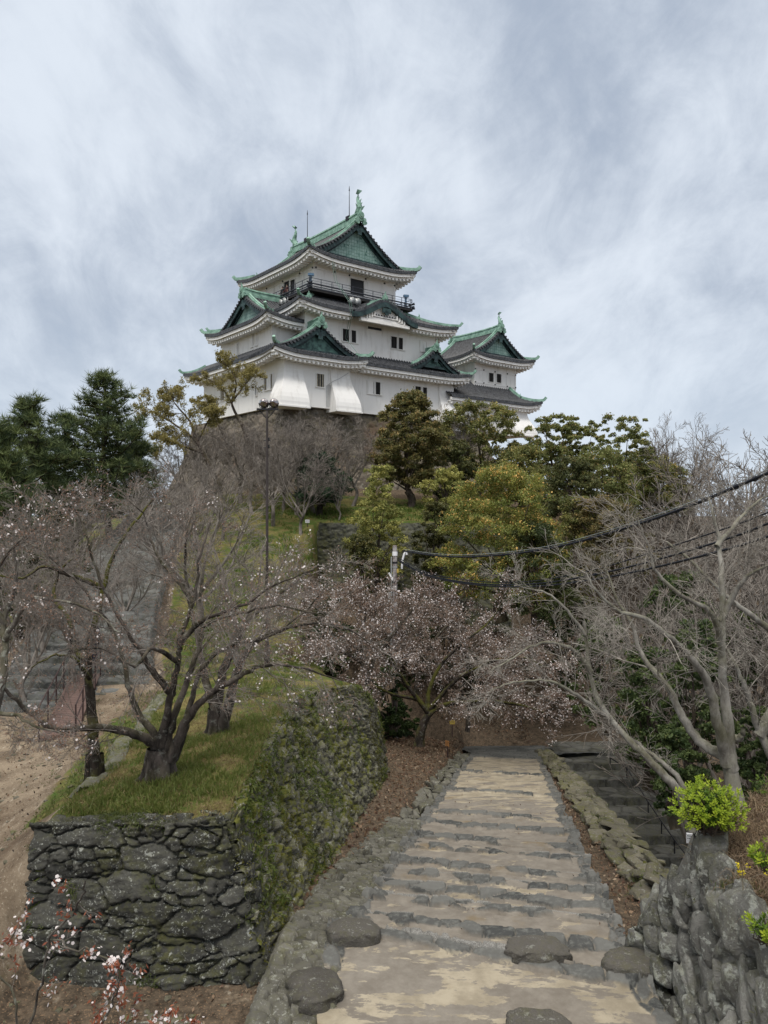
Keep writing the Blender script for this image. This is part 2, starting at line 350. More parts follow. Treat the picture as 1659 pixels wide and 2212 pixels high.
M['grey_twig'] = bark('grey_twig', (0.17, 0.156, 0.136), (0.37, 0.34, 0.30), 2.5, 0, .3)
M['twig_pale'] = bark('pale_twig', (0.25, 0.22, 0.17), (0.42, 0.37, 0.28), 5)
def leafmat(name, rough=.55, trans=.3):
    m, nt, b = newmat(name, rough, 0.3); col, _ = colattr(nt)
    Lk(nt, col, b.inputs['Base Color'])
    t = nt.nodes.new('ShaderNodeBsdfTranslucent'); Lk(nt, col, t.inputs[0])
    mx = nt.nodes.new('ShaderNodeMixShader'); mx.inputs[0].default_value = trans
    Lk(nt, b.outputs[0], mx.inputs[1]); Lk(nt, t.outputs[0], mx.inputs[2])
    Lk(nt, mx.outputs[0], nt.nodes['Material Output'].inputs[0]); return m
M['leaf'] = leafmat('leaf', .5, .38); M['petal'] = leafmat('petal', .7, .4); M['needle'] = leafmat('needle', .6, .15)
# ---------------------------------------------------------------- terrain
def rbf(pts):
    A = np.array(pts, float); X = A[:, :2]; n = len(X)
    r = np.linalg.norm(X[:, None] - X[None], axis=2); K = r * 1.0 + np.eye(n) * 0.02
    Pm = np.c_[np.ones(n), X]; S = np.block([[K, Pm], [Pm.T, np.zeros((3, 3))]])
    w = np.linalg.solve(S, np.r_[A[:, 2], 0, 0, 0])
    def f(x, y):
        x = np.asarray(x, float); y = np.asarray(y, float); o = w[n] + w[n + 1] * x + w[n + 2] * y
        for i in range(n): o = o + w[i] * np.sqrt((x - X[i, 0]) ** 2 + (y - X[i, 1]) ** 2)
        return o
    return f
PK = 0.211
def pz(y): return -7.0 - PK * (np.asarray(y) - 12.6)          # plane of the descending stepped path
def pxl(y): return -0.83 + 0.1915 * (np.asarray(y) - 12.6)     # its left and right edges
def pxr(y): return 3.87 + 0.1575 * (np.asarray(y) - 12.6)
Tf = rbf([(-4, 13, -5.05), (-2.4, 12.6, -5.0), (-2.4, 20.6, -5.02), (-.9, 26.8, -6.05), (-.4, 29.3, -7.9), (-2.6, 26.5, -5.5), (-3.0, 30, -6.0), (-4, 17, -5.02), (-5.6, 13.2, -5.15), (-6.2, 18, -5.5), (-7.6, 14, -6.5), (-9, 12.5, -6.7),
          (-10, 16, -6.5), (-13, 20, -6.5), (-8.3, 20, -6.2), (-10, 23, -6.15), (-7, 24, -5.6), (-5, 24, -5.1), (-3.4, 35, -6.2), (-5, 28, -5.5), (-7, 33, -5.6),
          (-5, 40, -4.4), (-6.5, 45, -3.2), (-5, 50, -2.0), (-4.8, 55, -0.9), (0, 56, -0.6), (6, 57, -0.5), (2, 60, 0.4), (-5, 60, 0.5), (-9, 62, 1.4),
          (-2, 66, 1.8), (10, 72, 1.5), (20, 82, 1), (-12, 70, 2), (-20, 80, 1.5), (0, 85, 2), (20, 100, 0), (-9.5, 24, -5.75), (-11.5, 30, -5.05), (-14, 45, -2.55), (-17, 60, 0.0),
          (-18, 72, 1), (-22, 45, -4), (-30, 30, -6), (-40, 60, -6), (-60, 60, -9), (-60, 20, -8), (-20, 22, -6.4), (-9, 10, -7.2), (-6.2, 11, -7.3), (-12, 8, -7.6), (-8, 5, -7.6),
          (-100, 100, -16), (0, 140, -8), (60, 140, -16), (-60, 200, -18)])
Rf = rbf([(1.5, 12.6, -7.2), (2, 5, -7.2), (-4, 8, -7.45), (-5.8, 11, -7.35), (-3, 11.6, -7.35), (3, 20, -8.8), (5, 30, -10.9), (6.5, 42, -13.4), (8, 46, -13.9), (0.5, 30, -10.5), (1.7, 38, -11.4),
          (-1.5, 38, -9.9), (-3, 46, -8), (-4, 52, -6.2), (2, 53, -6.2), (6, 54, -7.5), (12, 34, -15.1), (9.8, 41.5, -13.4), (14, 36, -14.6), (12, 25, -15), (20, 20, -14), (25, 35, -15), (30, 60, -13),
          (14, 55, -11), (22, 68, -8), (40, 80, -10), (7.4, 17, -11), (8, 12, -9.6), (60, 40, -16), (100, 100, -18), (5.2, 10, -7.4), (4, 8, -7.3), (3, 44, -12.0), (-1.4, 13, -7.2), (-.6, 18, -8.0), (4.5, 47, -12.6), (8, 50, -13.0),
          (60, -20, -14), (0, -20, -7.3), (-6, 5, -7.5)])
TB = np.array([(-5.87, -400), (-5.87, 12.5), (-2.45, 12.5), (-2.45, 20.8), (-.95, 26.8), (-.35, 29.4), (-4.9, 42), (-4.75, 55.2), (7, 55.4), (14, 62), (24, 72), (70, 95), (70, 4000), (-4000, 4000), (-4000, -400)], float)
def tside(x, y):
    """signed distance to the upper terrace outline (positive inside)"""
    x = np.asarray(x, float); y = np.asarray(y, float); ins = np.zeros(x.shape, bool); dm = np.full(x.shape, 1e9)
    for i in range(len(TB)):
        a, b = TB[i], TB[(i + 1) % len(TB)]
        c = ((a[1] > y) != (b[1] > y)); ins ^= c & (x < (b[0] - a[0]) * (y - a[1]) / (b[1] - a[1] + 1e-12) + a[0])
        d = b - a; t = np.clip(((x - a[0]) * d[0] + (y - a[1]) * d[1]) / (d @ d), 0, 1)
        dm = np.minimum(dm, np.hypot(x - a[0] - t * d[0], y - a[1] - t * d[1]))
    return np.where(ins, dm, -dm)
def height(x, y):
    x = np.asarray(x, float); y = np.asarray(y, float)
    s = tside(x, y)
    w = np.where((y > 30) & ((y < 52) | (x > 7.5)), 1.6, 0.12); w = np.where((x < -5.0) & (y < 12.6), .35, w)
    k = sstep(-1, 1, s / w)
    t = Tf(x, y); r = Rf(x, y)
    c = sstep(1.1, 0.5, np.maximum(pxl(y) - x, x - pxr(y))) * (y > 11) * (y < 46)   # the path's own corridor lies just under the path
    r = r * (1 - c) + np.minimum(r, pz(np.maximum(y, 12.6)) - 0.30) * c
    # left flank of the path: a leaf-strewn bank against the mossy wall
    bank = sstep(.3, 1.6, pxl(y) - x) * (y > 13) * (y < 45)
    r = r * (1 - bank) + (pz(y) + 0.10 + 0.35 * sstep(16, 30, y) * np.clip(pxl(y) - x, 0, 5) * .6) * bank
    z = k * t + (1 - k) * r
    st_ = (x > np.interp(y, [26, 32.5, 41.5, 44], [11.4, 10.7, 9.2, 9.0])) & (x < np.interp(y, [26, 44], [16.6, 14.2])) & (y > 26) & (y < 43.6)
    z = np.where(st_, np.minimum(z, np.interp(y, [26, 32, 42, 44], [-16.4, -16.1, -13.9, -13.5])), z)
    far = sstep(110, 320, np.hypot(x, y)); z = z * (1 - far) - 22 * far
    return z + 0.06 * (fbm(x * 1.3, y * 1.3, 3) - .5) * (1 - far) + .5 * (fbm(x * .12, y * .12, 5) - .5) * sstep(30, 60, np.abs(x)) 
xs = np.concatenate([-np.geomspace(3000, 62, 16), np.linspace(-60, -16, 50), np.arange(-15.6, 16, .2), np.linspace(16.5, 60, 60), np.geomspace(62, 3000, 16)])
ys = np.concatenate([-np.geomspace(3000, 12, 14), np.arange(-10, 4, 1.0), np.arange(4, 36, .2), np.arange(36, 64, .5), np.linspace(65, 140, 60), np.geomspace(145, 4000, 18)])
GX, GY = np.meshgrid(xs, ys, indexing='ij'); GZ = height(GX, GY)
# cover: R grass, G unused, B fallen leaves
s_ = tside(GX, GY)
grass = np.zeros(GX.shape); leafc = np.zeros(GX.shape)
terr = sstep(-7.6, -6.2, GX + .14 * (GY - 16)) * (s_ > 0) * (GY < 56) * np.where(GX < -5.7, sstep(13.4, 14.6, GY), 1)
lp = np.interp(GY, [23, 30, 45, 60], [-9.4, -11.5, -14.8, -17.3]); lw = np.interp(GY, [23, 30, 60], [3.0, 2.9, 2.6])
onpath = sstep(.2, -.4, np.abs(GX - lp) - lw) * (GY > 22)
grass = np.maximum(grass, terr * (1 - onpath)); grass = np.maximum(grass, .75 * (s_ > 0) * (GY > 33) * (1 - onpath))
grass = np.where((GX < -13) & (GY < 33), .55 * sstep(-13, -17, GX), grass)
leafc = np.where((s_ < 0) & (GX < 60), 1.0 * sstep(12.5, 15, GY), 0); leafc = np.where((s_ < 0) & (GX < 0) & (GY < 12.7), .62, leafc); leafc = np.where((GX < -5.7) & (GY < 13), .35, leafc)
leafc = np.maximum(leafc, .8 * sstep(60, 66, GY) * (GX > -12)); leafc = np.maximum(leafc, .55 * sstep(4, 8, np.abs(GX - lp) - lw) * (GX < -12) * (GY > 24))
leafc = np.where((s_ < 0) & (GX > 3) & (GY < 13), .9, leafc)
grass = np.where((s_ < 0) & (GX < 0) & (GY < 12.6), .35, grass)
mesh = mesh_np('ground', np.stack([GX, GY, GZ], -1).reshape(-1, 3), [grid_faces(len(xs), len(ys))], M['ground'], None, np.stack([grass, 0 * grass, leafc], -1).reshape(-1, 3), True)
tag(mesh, kind='structure')
def gz(x, y): return float(height(np.array([float(x)]), np.array([float(y)]))[0])

# ---------------------------------------------------------------- dry-stone walls: every stone is real relief
def stone_wall(name, label, top, foot, m, ss=(.7, .42), depth=.16, res=.05, seed=1, cap=.55, capm=None, curve=0.0, cat='stone wall', rough=.05, strata=1.0, tiltk=.55):
    """top, foot: matching 3D polylines; the face is the ruled surface between them, stones standing out of it and running on over the top"""
    top = np.array(top, float); foot = np.array(foot, float)
    seg = np.linalg.norm(np.diff(top, axis=0), axis=1); cs = np.r_[0, np.cumsum(seg)]; Ls = cs[-1]
    hgt = max(np.linalg.norm(top - foot, axis=1)); nu = int(Ls / res) + 1; nv = max(6, int(hgt / res) + 1); nc = max(4, int(cap / res))
    s = np.linspace(0, Ls, nu); T = np.stack([np.interp(s, cs, top[:, k]) for k in range(3)], 1); B = np.stack([np.interp(s, cs, foot[:, k]) for k in range(3)], 1)
    t = np.linspace(0, 1, nv); Pm = T[:, None] * (1 - t)[None, :, None] + B[:, None] * t[None, :, None]
    if curve:
        Pm = Pm - (B - T)[:, None] * np.array([1, 1, 0]) * (curve * (t * (1 - t)))[None, :, None]
    du = np.gradient(Pm, axis=0); dv = np.gradient(Pm, axis=1); nn = np.cross(dv, du); nn /= np.linalg.norm(nn, axis=2, keepdims=True) + 1e-9
    k = max(1, int(.15 / res))
    pad = np.pad(nn, ((k, k), (0, 0), (0, 0)), mode='edge'); nn = sum(pad[i:i + nu] for i in range(2 * k + 1)); nn /= np.linalg.norm(nn, axis=2, keepdims=True) + 1e-9
    inn = -nn[:, 0].copy(); inn[:, 2] = 0; inn /= np.linalg.norm(inn, axis=1, keepdims=True) + 1e-9
    d = np.linspace(cap, cap / nc, nc); capP = T[:, None] + inn[:, None] * d[None, :, None]; capN = np.tile(np.array([0, 0, 1.]), (nu, nc, 1))
    e = np.clip(1 - d / .12, 0, 1)[None, :, None]; capN = capN * (1 - .6 * e) + nn[:, :1] * .6 * e
    nn = nn.copy(); h0 = np.linalg.norm(Pm - T[:, None], axis=2); e2 = np.clip(1 - h0 / .10, 0, 1)[:, :, None] * .45; nn = nn * (1 - e2) + np.array([0, 0, 1.]) * e2
    Pm = np.concatenate([capP, Pm], 1); nn = np.concatenate([capN, nn], 1); nn /= np.linalg.norm(nn, axis=2, keepdims=True)
    H = np.concatenate([np.repeat(-d[None], nu, 0), h0], 1); nv = nv + nc
    S = np.repeat(s[:, None], nv, 1)
    wx = ss[0] * (.30 * (fbm(S * 1.3, H * 1.3, seed + 50, 2) - .5) + .16 * (fbm(S * 11, H * 11, seed + 51, 3) - .5)); wy = ss[1] * (.45 * (fbm(S * 1.2, H * 1.5, seed + 60, 2) - .5) + .22 * (fbm(S * 9, H * 12, seed + 61, 3) - .5))
    x = (S + wx) / ss[0]; y = (H + wy) / ss[1]
    g1, c1, ox, oy = voronoi(x, y, seed); g2, c2, o2x, o2y = voronoi(x * 2.1 + .3, y * 1.9, seed + 200)
    small = (hash2(np.floor(c1 * 997), 3, seed) < .36)      # some stones are built of smaller ones
    g = np.where(small, np.minimum(g1, g2 * .55), g1); cc = np.where(small, (c1 + c2) % 1, c1); ox = np.where(small, o2x * .5, ox); oy = np.where(small, o2y * .5, oy)
    face = sstep(0.006, .075, g); rnd = sstep(0, .4, g)
    tilt = ((cc * 7.3 % 1) - .5) * ox + ((cc * 13.7 % 1) - .5) * oy
    n1 = np.abs(fbm(S * 4, H * 5, seed + 9, 5) - .5) * 2; n2 = np.abs(fbm(S * 3 + cc * 40, H * 13 + S * 1.5, seed + 19, 4) - .5) * 2
    disp = depth * (face * (.45 + .5 * (cc * 5.1 % 1)) + .14 * rnd + tiltk * tilt * face - .95) - rough * (n1 * 1.3 + strata * n2 * .9) * (.4 + face) + .25 * depth * (fbm(S * .8, H * .8, seed) - .5)
    disp[:, :nc] *= .7; disp[:, 0] -= .5; 
    Pm = Pm + nn * disp[:, :, None]
    col = np.stack([np.clip(cc, 0, 1), face, 0 * face], -1).reshape(-1, 3)
    o = mesh_np(name, Pm.reshape(-1, 3), [grid_faces(nu, nv)], m, None, col, False)
    tag(o, label, cat)
    return o
_hr = np.random.default_rng(4242); HULLS = []
for _k in range(18):
    bm = bmesh.new(); pp = _hr.normal(size=(15, 3)); pp /= np.linalg.norm(pp, axis=1, keepdims=True); pp = np.sign(pp) * np.abs(pp) ** .62 * .5
    for p in pp: bm.verts.new(p)
    r_ = bmesh.ops.convex_hull(bm, input=bm.verts[:]); bmesh.ops.delete(bm, geom=[g for g in bm.verts if not g.link_faces], context='VERTS')
    bmesh.ops.dissolve_limit(bm, angle_limit=.22, verts=bm.verts[:], edges=bm.edges[:]); bmesh.ops.bevel(bm, geom=bm.edges[:], offset=.035, segments=1, affect='EDGES'); bmesh.ops.triangulate(bm, faces=bm.faces[:]); bmesh.ops.subdivide_edges(bm, edges=bm.edges[:], cuts=2, use_grid_fill=True); bmesh.ops.triangulate(bm, faces=bm.faces[:])
    for v in bm.verts:
        q = v.co; nz = fbm(np.array([q.x * 5 + q.z * 3 + _k]), np.array([q.y * 5 - q.z * 4 + 9]), _k, 4)[0] - .5; n2 = abs(fbm(np.array([q.x * 3 + q.y * 2 + _k]), np.array([q.z * 9 + 9]), _k + 50, 3)[0] - .5); v.co = q * (1 + .30 * nz - .30 * n2)
    bm.verts.index_update(); HULLS.append((np.array([v.co[:] for v in bm.verts]), np.array([[v.index for v in f.verts[:3]] for f in bm.faces]))); bm.free()
def blocks(name, label, items, m, cat, seed=1):
    """a rough wall of split stones: items = (centre, size, euler)"""
    rng = np.random.default_rng(seed); Vs = []; Fs = []; Cs = []; b = 0
    for (c, sz, eu) in items:
        V, Fc = HULLS[rng.integers(len(HULLS))]; V = V * np.array(sz)
        cx, sx, cy, sy, cz, sn = cos(eu[0]), sin(eu[0]), cos(eu[1]), sin(eu[1]), cos(eu[2]), sin(eu[2])
        Rm = np.array([[cz, -sn, 0], [sn, cz, 0], [0, 0, 1]]) @ np.array([[cy, 0, sy], [0, 1, 0], [-sy, 0, cy]]) @ np.array([[1, 0, 0], [0, cx, -sx], [0, sx, cx]])
        Vs.append(V @ Rm.T + np.array(c)); Fs.append(Fc + b); b += len(V); Cs.append(np.tile([rng.random(), 1, 0], (len(V), 1)))
    o = mesh_np(name, np.concatenate(Vs), [np.concatenate(Fs)], m, None, np.concatenate(Cs), False); return tag(o, label, cat)
# the near retaining wall: end face, rounded corner, long mossy side along the sunken path
stone_wall('stone_wall', 'dark lichen-spotted stone wall end of big blocks below the grass terrace', [(-5.9, 13.6, -5.45), (-5.82, 12.62, -5.12), (-5.0, 12.42, -5.02), (-3.4, 12.38, -5.0), (-2.6, 12.42, -4.95), (-2.44, 12.55, -4.95), (-2.40, 13.4, -4.96)],
           [(-6.2, 13.4, -7.5), (-5.95, 12.1, -7.6), (-5.0, 11.9, -7.6), (-3.4, 11.75, -7.6), (-1.95, 11.6, -7.6), (-1.66, 11.75, -7.6), (-1.50, 12.75, -7.6)], M['front_stone'], (.86, .42), .19, .020, 11, .5, rough=.030, tiltk=.9)
tp = [(-2.40, 12.5, -4.97), (-2.36, 13.2, -4.95), (-2.42, 15, -5.0), (-2.36, 18, -4.96), (-2.38, 20.5, -5.0), (-1.9, 23, -5.3), (-1.25, 25.3, -5.7), (-.75, 27, -6.05), (-.30, 28.6, -7.0), (-.05, 29.8, -8.2), (-.5, 31, -8.9), (-2.2, 32.5, -8.6)]
ft = [(-1.62, 11.75, -7.45), (-1.45, 12.8, -7.5), (-1.17, 15, -7.9), (-.75, 18, -8.5), (-.42, 20.5, -9.05), (-.12, 23, -9.6), (.12, 25.3, -10.1), (.26, 27, -10.45), (.36, 28.8, -10.85), (.42, 30.3, -11.1), (.1, 31.8, -11.2), (-1.8, 33.4, -10.9)]
stone_wall('stone_wall', 'long mossy stone wall sloping along the left side of the stepped path', tp, ft, M['moss_stone'], (.40, .27), .22, .032, 23, .4, curve=.22, rough=.05, tiltk=1.0)
# terrace wall half way up the hill
stone_wall('stone_wall', 'dark grey terrace wall behind the utility pole, below the round evergreen', [(-5.2, 60, -.55), (-4.75, 55.1, -.75), (0, 55.2, -.75), (4, 55.3, -.7), (8.5, 55.6, -.9)],
           [(-6.2, 59.5, -7.5), (-5.5, 53.6, -7.5), (0, 53.3, -7.5), (4, 53.3, -7.8), (9, 53.6, -8.5)], M['mid_stone'], (.85, .45), .22, .09, 37, .7, rough=.08)
# ---------------------------------------------------------------- stepped path
EV = [2045, 2005, 1960, 1930, 1902, 1875, 1840, 1815, 1786, 1761, 1712, 1671, 1631]
ED = [1662 * 4.34 / ((v - VC) - 1662 * .211) for v in EV]        # depth of each step edge
def pathz_s(yc):
    """height on the axis as a flight of shallow treads"""
    yc = np.asarray(yc, float); z = np.where(yc < 12.6, -7.0 + .01 * (12.6 - yc), pz(yc)); z = z.copy()
    prev = ED[0]
    for a, b in zip(ED[:-1], ED[1:]):
        mk = (yc >= a) & (yc < b); f = (yc - a) / (b - a); dr = pz(a) - pz(b); k = min(.78, .13 / dr)
        z = np.where(mk, pz(a) - dr * (1 - k) * f - dr * k * sstep(0.0, .10 / (b - a), f), z)
    return z + 0.04
axis_y = np.concatenate([np.arange(5, 9.5, .06), np.arange(9.5, 20, .022), np.arange(20, 34, .04), np.arange(34, 49, .08)]); vv = np.linspace(-.02, 1.02, 210)
AY, AV = np.meshgrid(axis_y, vv, indexing='ij')
skew = -np.interp(AY, [12, 30, 42], [.36, .46, .30]) * (AV - .5) * (pxr(AY) - pxl(AY))                      # step lines run square to the path
wob = .10 * (fbm(AV * 7, AY * .6, 71) - .5)
yc = AY; PY = AY + skew * sstep(8.5, 12.0, AY) + wob; pl = np.where(AY < 12.6, pxl(12.6) - .12 * (12.6 - AY) * 0, pxl(AY)); pr = np.where(AY < 12.6, pxr(12.6) + 0.02 * (12.6 - AY), pxr(AY))
pl = pl + .22 * (fbm(AY * 1.1, AY * 0, 5) - .5); pr = pr + .22 * (fbm(AY * 1.1, AY * 0, 6) - .5)
end = sstep(41.2, 43.5, AY); pl = pl - .6 * end; pr = pr + 5.2 * end
YS = np.clip(PY, 12.6, 60); PX = np.where(AY < 12.6, pl, pxl(YS) + pl - pxl(AY)); PXr = np.where(AY < 12.6, pr, pxr(YS) + pr - pxr(AY)); PX = PX + (PXr - PX) * AV
PZ = pathz_s(yc) + (pz(YS) - pz(np.clip(AY, 12.6, 60)))
stonem = np.zeros(AY.shape); sval = np.zeros(AY.shape); gran = np.zeros(AY.shape); dz = np.zeros(AY.shape); wear = np.zeros(AY.shape)
for i, e in enumerate(ED):
    wd = (.26 if e < 20 else .34) * (1 + .4 * (hash2(i, 1) - .5)); Lm = AV * (pxr(e) - pxl(e))
    dd = AY - (e - wd * .5) + .14 * (fbm(Lm * 1.1, Lm * 0 + 3 * i, 61) - .5) + .05 * (fbm(Lm * 6, Lm * 0 + 3 * i, 63) - .5)
    wxx = .18 * (fbm(Lm * 3, dd * 5, 66 + i) - .5); wyy = .16 * (fbm(Lm * 3.5, dd * 5, 67 + i) - .5)
    g, cc, ox, oy = voronoi((Lm + wxx) / (.36 + .3 * hash2(i, 5)) + 3.1 * i, (dd + wyy) / (wd * 1.05) + .5, 100 + i, .8)
    lim = wd * (.38 + .35 * vnoise(Lm * 3.1, Lm * 0 + i, 40 + i)); inb = sstep(lim + .012, lim - .012, np.abs(dd))
    present = (cc * 3.7 % 1) > (.25 if i < 10 else .04); f = sstep(.03, .09, g) * inb * present
    gap = inb * present * (1 - sstep(.02, .12, g))
    stonem = np.maximum(stonem, inb * present * (g > .02)); sval = np.where(inb * present > .3, cc, sval); dz = dz + f * (.022 + .03 * cc + .035 * ox + .03 * oy) - .055 * gap
    strip = sstep(-wd * .75, -wd * .75 + .03, dd) * sstep(wd * 1.2, wd * .9, dd); dz = dz + .030 * strip - .05 * np.exp(-((dd + wd * .62 + .03) / .030) ** 2) * (vnoise(Lm * 1.3, Lm * 0 + i, 93) > .3)
    if i < 8:
        d2 = AY - (e + wd * .25) + .02 * (fbm(Lm * 3, Lm * 0 + i, 64) - .5)
        gr = (np.abs(d2) < .085) * (vnoise(Lm * .45, Lm * 0 + 3 * i, 90) > .33) * (np.abs((Lm / 1.35 + hash2(i, 9)) % 1 - .5) < .49); gran = np.maximum(gran, gr * 1.0); dz = dz + .018 * gr
    wear = np.maximum(wear, .46 * np.exp(-((dd + .26) / .12) ** 2) * (vnoise(Lm * 1.1, Lm * 0 + i, 95) > .4))
wear = np.where(AY < ED[0] - .1, .50, wear); wear = np.maximum(wear, sstep(ED[9] - .3, ED[10], AY) * .95)
eg = np.minimum(AV * (pr - pl), (1 - AV) * (pr - pl)); edge = (eg < .20 + .25 * (fbm(AY * 1.7, AV * 3, 8) - .5)) & (AY > 11)
g, cc, ox, oy = voronoi(AY / .36, eg / .24 + .2 * AY, 222, .85); f = sstep(.02, .10, g) * edge; dz = dz - .04 * edge * (1 - sstep(0, .08, g)); stonem = np.maximum(stonem, f); sval = np.where(f > .3, cc, sval); dz = dz + f * .05 * (cc + .2)
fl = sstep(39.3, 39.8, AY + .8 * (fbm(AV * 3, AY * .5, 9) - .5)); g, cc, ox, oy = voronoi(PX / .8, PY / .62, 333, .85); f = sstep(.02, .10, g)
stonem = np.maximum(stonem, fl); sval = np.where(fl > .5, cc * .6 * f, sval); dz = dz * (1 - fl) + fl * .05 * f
cx = (PX - pl); left_drop = 0
PZ = PZ + dz + .04 * (fbm(PX * 1.1, PY * 1.1, 12) - .5) + .008 * (fbm(PX * 12, PY * 12, 13) - .5)
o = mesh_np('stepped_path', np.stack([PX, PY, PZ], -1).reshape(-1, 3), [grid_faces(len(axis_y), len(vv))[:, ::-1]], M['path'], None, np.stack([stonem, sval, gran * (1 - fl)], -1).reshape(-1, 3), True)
at = o.data.color_attributes.new('Wear', 'FLOAT_COLOR', 'POINT'); at.data.foreach_set('color', np.repeat(wear.reshape(-1, 1), 4, 1).astype(np.float32).ravel())
tag(o, kind='structure')
# rubble apron left of the path foot
def rubble(name, xl, xr, y0, y1, zf, m, ss, dep, res, seed, kind='structure'):
    ya = np.arange(y0, y1, res); va = np.linspace(0, 1, max(4, int(max(abs(xr(y0) - xl(y0)), abs(xr(y1) - xl(y1))) / res)))
    A, Bv = np.meshgrid(ya, va, indexing='ij'); X = xl(A) + (xr(A) - xl(A)) * Bv; X = X + .1 * (fbm(A * 2, Bv * 3, seed) - .5)
    g, cc, ox, oy = voronoi((X + .07 * (fbm(X * 6, A * 6, 3) - .5)) / ss[0], (A + .07 * (fbm(X * 6, A * 6, 4) - .5)) / ss[1], seed, .9); f = sstep(.02, .16, g)
    Z = zf(X, A) + dep * (f * (.4 + cc) - .7) + dep * 1.2 * f * ((cc * 9 % 1 - .5) * ox + (cc * 17 % 1 - .5) * oy) + .03 * (fbm(X * 5, A * 5, seed) - .5)
    fade = np.minimum(np.minimum(Bv, 1 - Bv) / .08, 1) ; Z = Z - .10 * (1 - fade)
    return tag(mesh_np(name, np.stack([X, A, Z], -1).reshape(-1, 3), [grid_faces(len(ya), len(va))[:, ::-1]], m, None, np.stack([cc, f, 0 * f], -1).reshape(-1, 3), False), kind=kind)
rubble('rubble_paving', lambda y: np.interp(y, [9, 11.4, 16.3, 22], [-2.0, -1.85, -1.3, -.1]), lambda y: np.where(y < 12.6, -.62, pxl(y) + .12), 9.2, 22.5,
       lambda x, y: np.where(y < 12.6, -7.0, pz(np.maximum(y, 12.6))) + .05 + .08 * np.clip(pxl(np.maximum(y, 12.6)) - x, 0, 2), M['kerb_dark'], (.27, .20), .085, .022, 404)
# gutter stones along the left edge farther up, low wall on the right edge
lwx = lambda y: pxr(y) + np.interp(y, [11.8, 13.6, 41], [.95, .80, .12])
ylw = np.linspace(13.3, 41.5, 22)
it = []; y = 15.0
while y < 42:
    k = 1 + (y - 15) * .012; L = _hr.uniform(.32, .6) * k
    for ln in (0, 1):
        if _hr.random() < .85: it.append(((float(pxl(y)) - .28 - .34 * ln + _hr.normal() * .05, y + _hr.normal() * .06, float(pz(y)) - .02 + .04 * ln + _hr.normal() * .03), (_hr.uniform(.28, .46), L * _hr.uniform(.7, 1.1), _hr.uniform(.2, .38)), (_hr.normal() * .15, _hr.normal() * .15, _hr.normal() * .5)))
    y += L * .82
blocks('low_wall', 'low rough edging of loose mossy stones along the left side of the stepped path', it, M['kerb_dark'], 'low wall', 5)
it = []; y = 13.0
while y < 42:
    k = 1 + (y - 13) * .012; L = _hr.uniform(.36, .75) * k; wd = float(np.interp(y, [13, 41], [.95, .6]))
    for ln in range(3):
        f = (ln + .5) / 3; it.append(((float(lwx(y)) - .10 + wd * f + _hr.normal() * .05, y + _hr.normal() * .1, float(pz(y)) + .08 + .07 * (ln > 0) + _hr.normal() * .03), (_hr.uniform(.36, .60), L * _hr.uniform(.95, 1.35), _hr.uniform(.20, .30)), (_hr.normal() * .08, _hr.normal() * .08, _hr.normal() * .3)))
    y += L * .80
for (x, y, z, sx, sy, sz) in ((5.35, 13.1, -7.05, .75, .7, .3), (5.0, 12.4, -7.15, .8, .6, .25), (5.6, 12.6, -7.25, .7, .7, .3), (4.75, 13.0, -7.1, .5, .5, .25), (5.2, 11.9, -7.2, .7, .5, .3)): it.append(((x, y, z), (sx, sy, sz), (.05, .08, .3)))
blocks('low_wall', 'low rough stone wall between the stepped path and the dark lower stairs', it, M['kerb_pale'], 'low wall', 6)
# back face of that low wall, dropping to the lower stairs
stone_wall('retaining_wall', 'mossy shaded retaining wall dropping from the low wall to the lower stairs', [(float(lwx(y)) + .56, y, float(pz(y)) + .25) for y in ylw], [(float(lwx(y)) + 1.5, y, float(pz(y)) - np.interp(y, [13, 30, 41], [4.2, 2.6, .6])) for y in ylw], M['moss_stone'], (.6, .4), .10, .09, 53, .1)
# gutter with leaf litter between path and low wall
ya = np.arange(12, 42, .12); va = np.linspace(0, 1, 8); A, Bv = np.meshgrid(ya, va, indexing='ij')
X = pxr(A) - .05 + (lwx(A) + .05 - pxr(A)) * Bv; Zg = pz(np.maximum(A, 12.6)) - .03 - .10 * np.sin(pi * Bv) + .05 * (fbm(X * 4, A * 4, 77) - .5)
tag(mesh_np('gutter', np.stack([X, A, Zg], -1).reshape(-1, 3), [grid_faces(len(ya), len(va))[:, ::-1]], M['ground'], None, np.tile([[.05, 0, 1.0]], (A.size, 1)), True), kind='structure')
# ---------------------------------------------------------------- lower stairs on the right: long treads climbing away
LS = [(32.0, -15.35), (33.3, -15.0), (34.7, -14.65), (36.1, -14.3), (37.5, -13.95), (39.0, -13.6), (40.5, -13.3), (42.0, -13.15), (45, -13.1)]
def lsz(y):
    z = np.full(np.shape(y), LS[0][1] - .3)
    for (a, h), nx in zip(LS, LS[1:] + [(60, 0)]): z = np.where(y >= a, h, z)
    return z
yl = np.concatenate([np.arange(26, 31.9, .2), np.arange(31.9, 44, .06)]); vl = np.linspace(0, 1, 70); A, Bv = np.meshgrid(yl, vl, indexing='ij')
xl_ = np.interp(A, [26, 32.5, 41.5, 44], [11.6, 10.9, 9.4, 9.2]); X = xl_ + Bv * 4.6
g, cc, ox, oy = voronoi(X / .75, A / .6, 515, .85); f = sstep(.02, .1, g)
rs = sum(np.exp(-((A + .12 * (fbm(X * 2, A * .3, 41) - .5) - a_) / .07) ** 2) for a_, h_ in LS); cc = cc * sstep(.03, .13, g) * (1 - np.clip(rs, 0, 1))  # dark joints; along the risers, shade put into the stone colour
Z = lsz(A + .12 * (fbm(X * 2, A * .3, 41) - .5)) + .045 * f * (.3 + cc) + .02 * (fbm(X * 4, A * 4, 5) - .5)
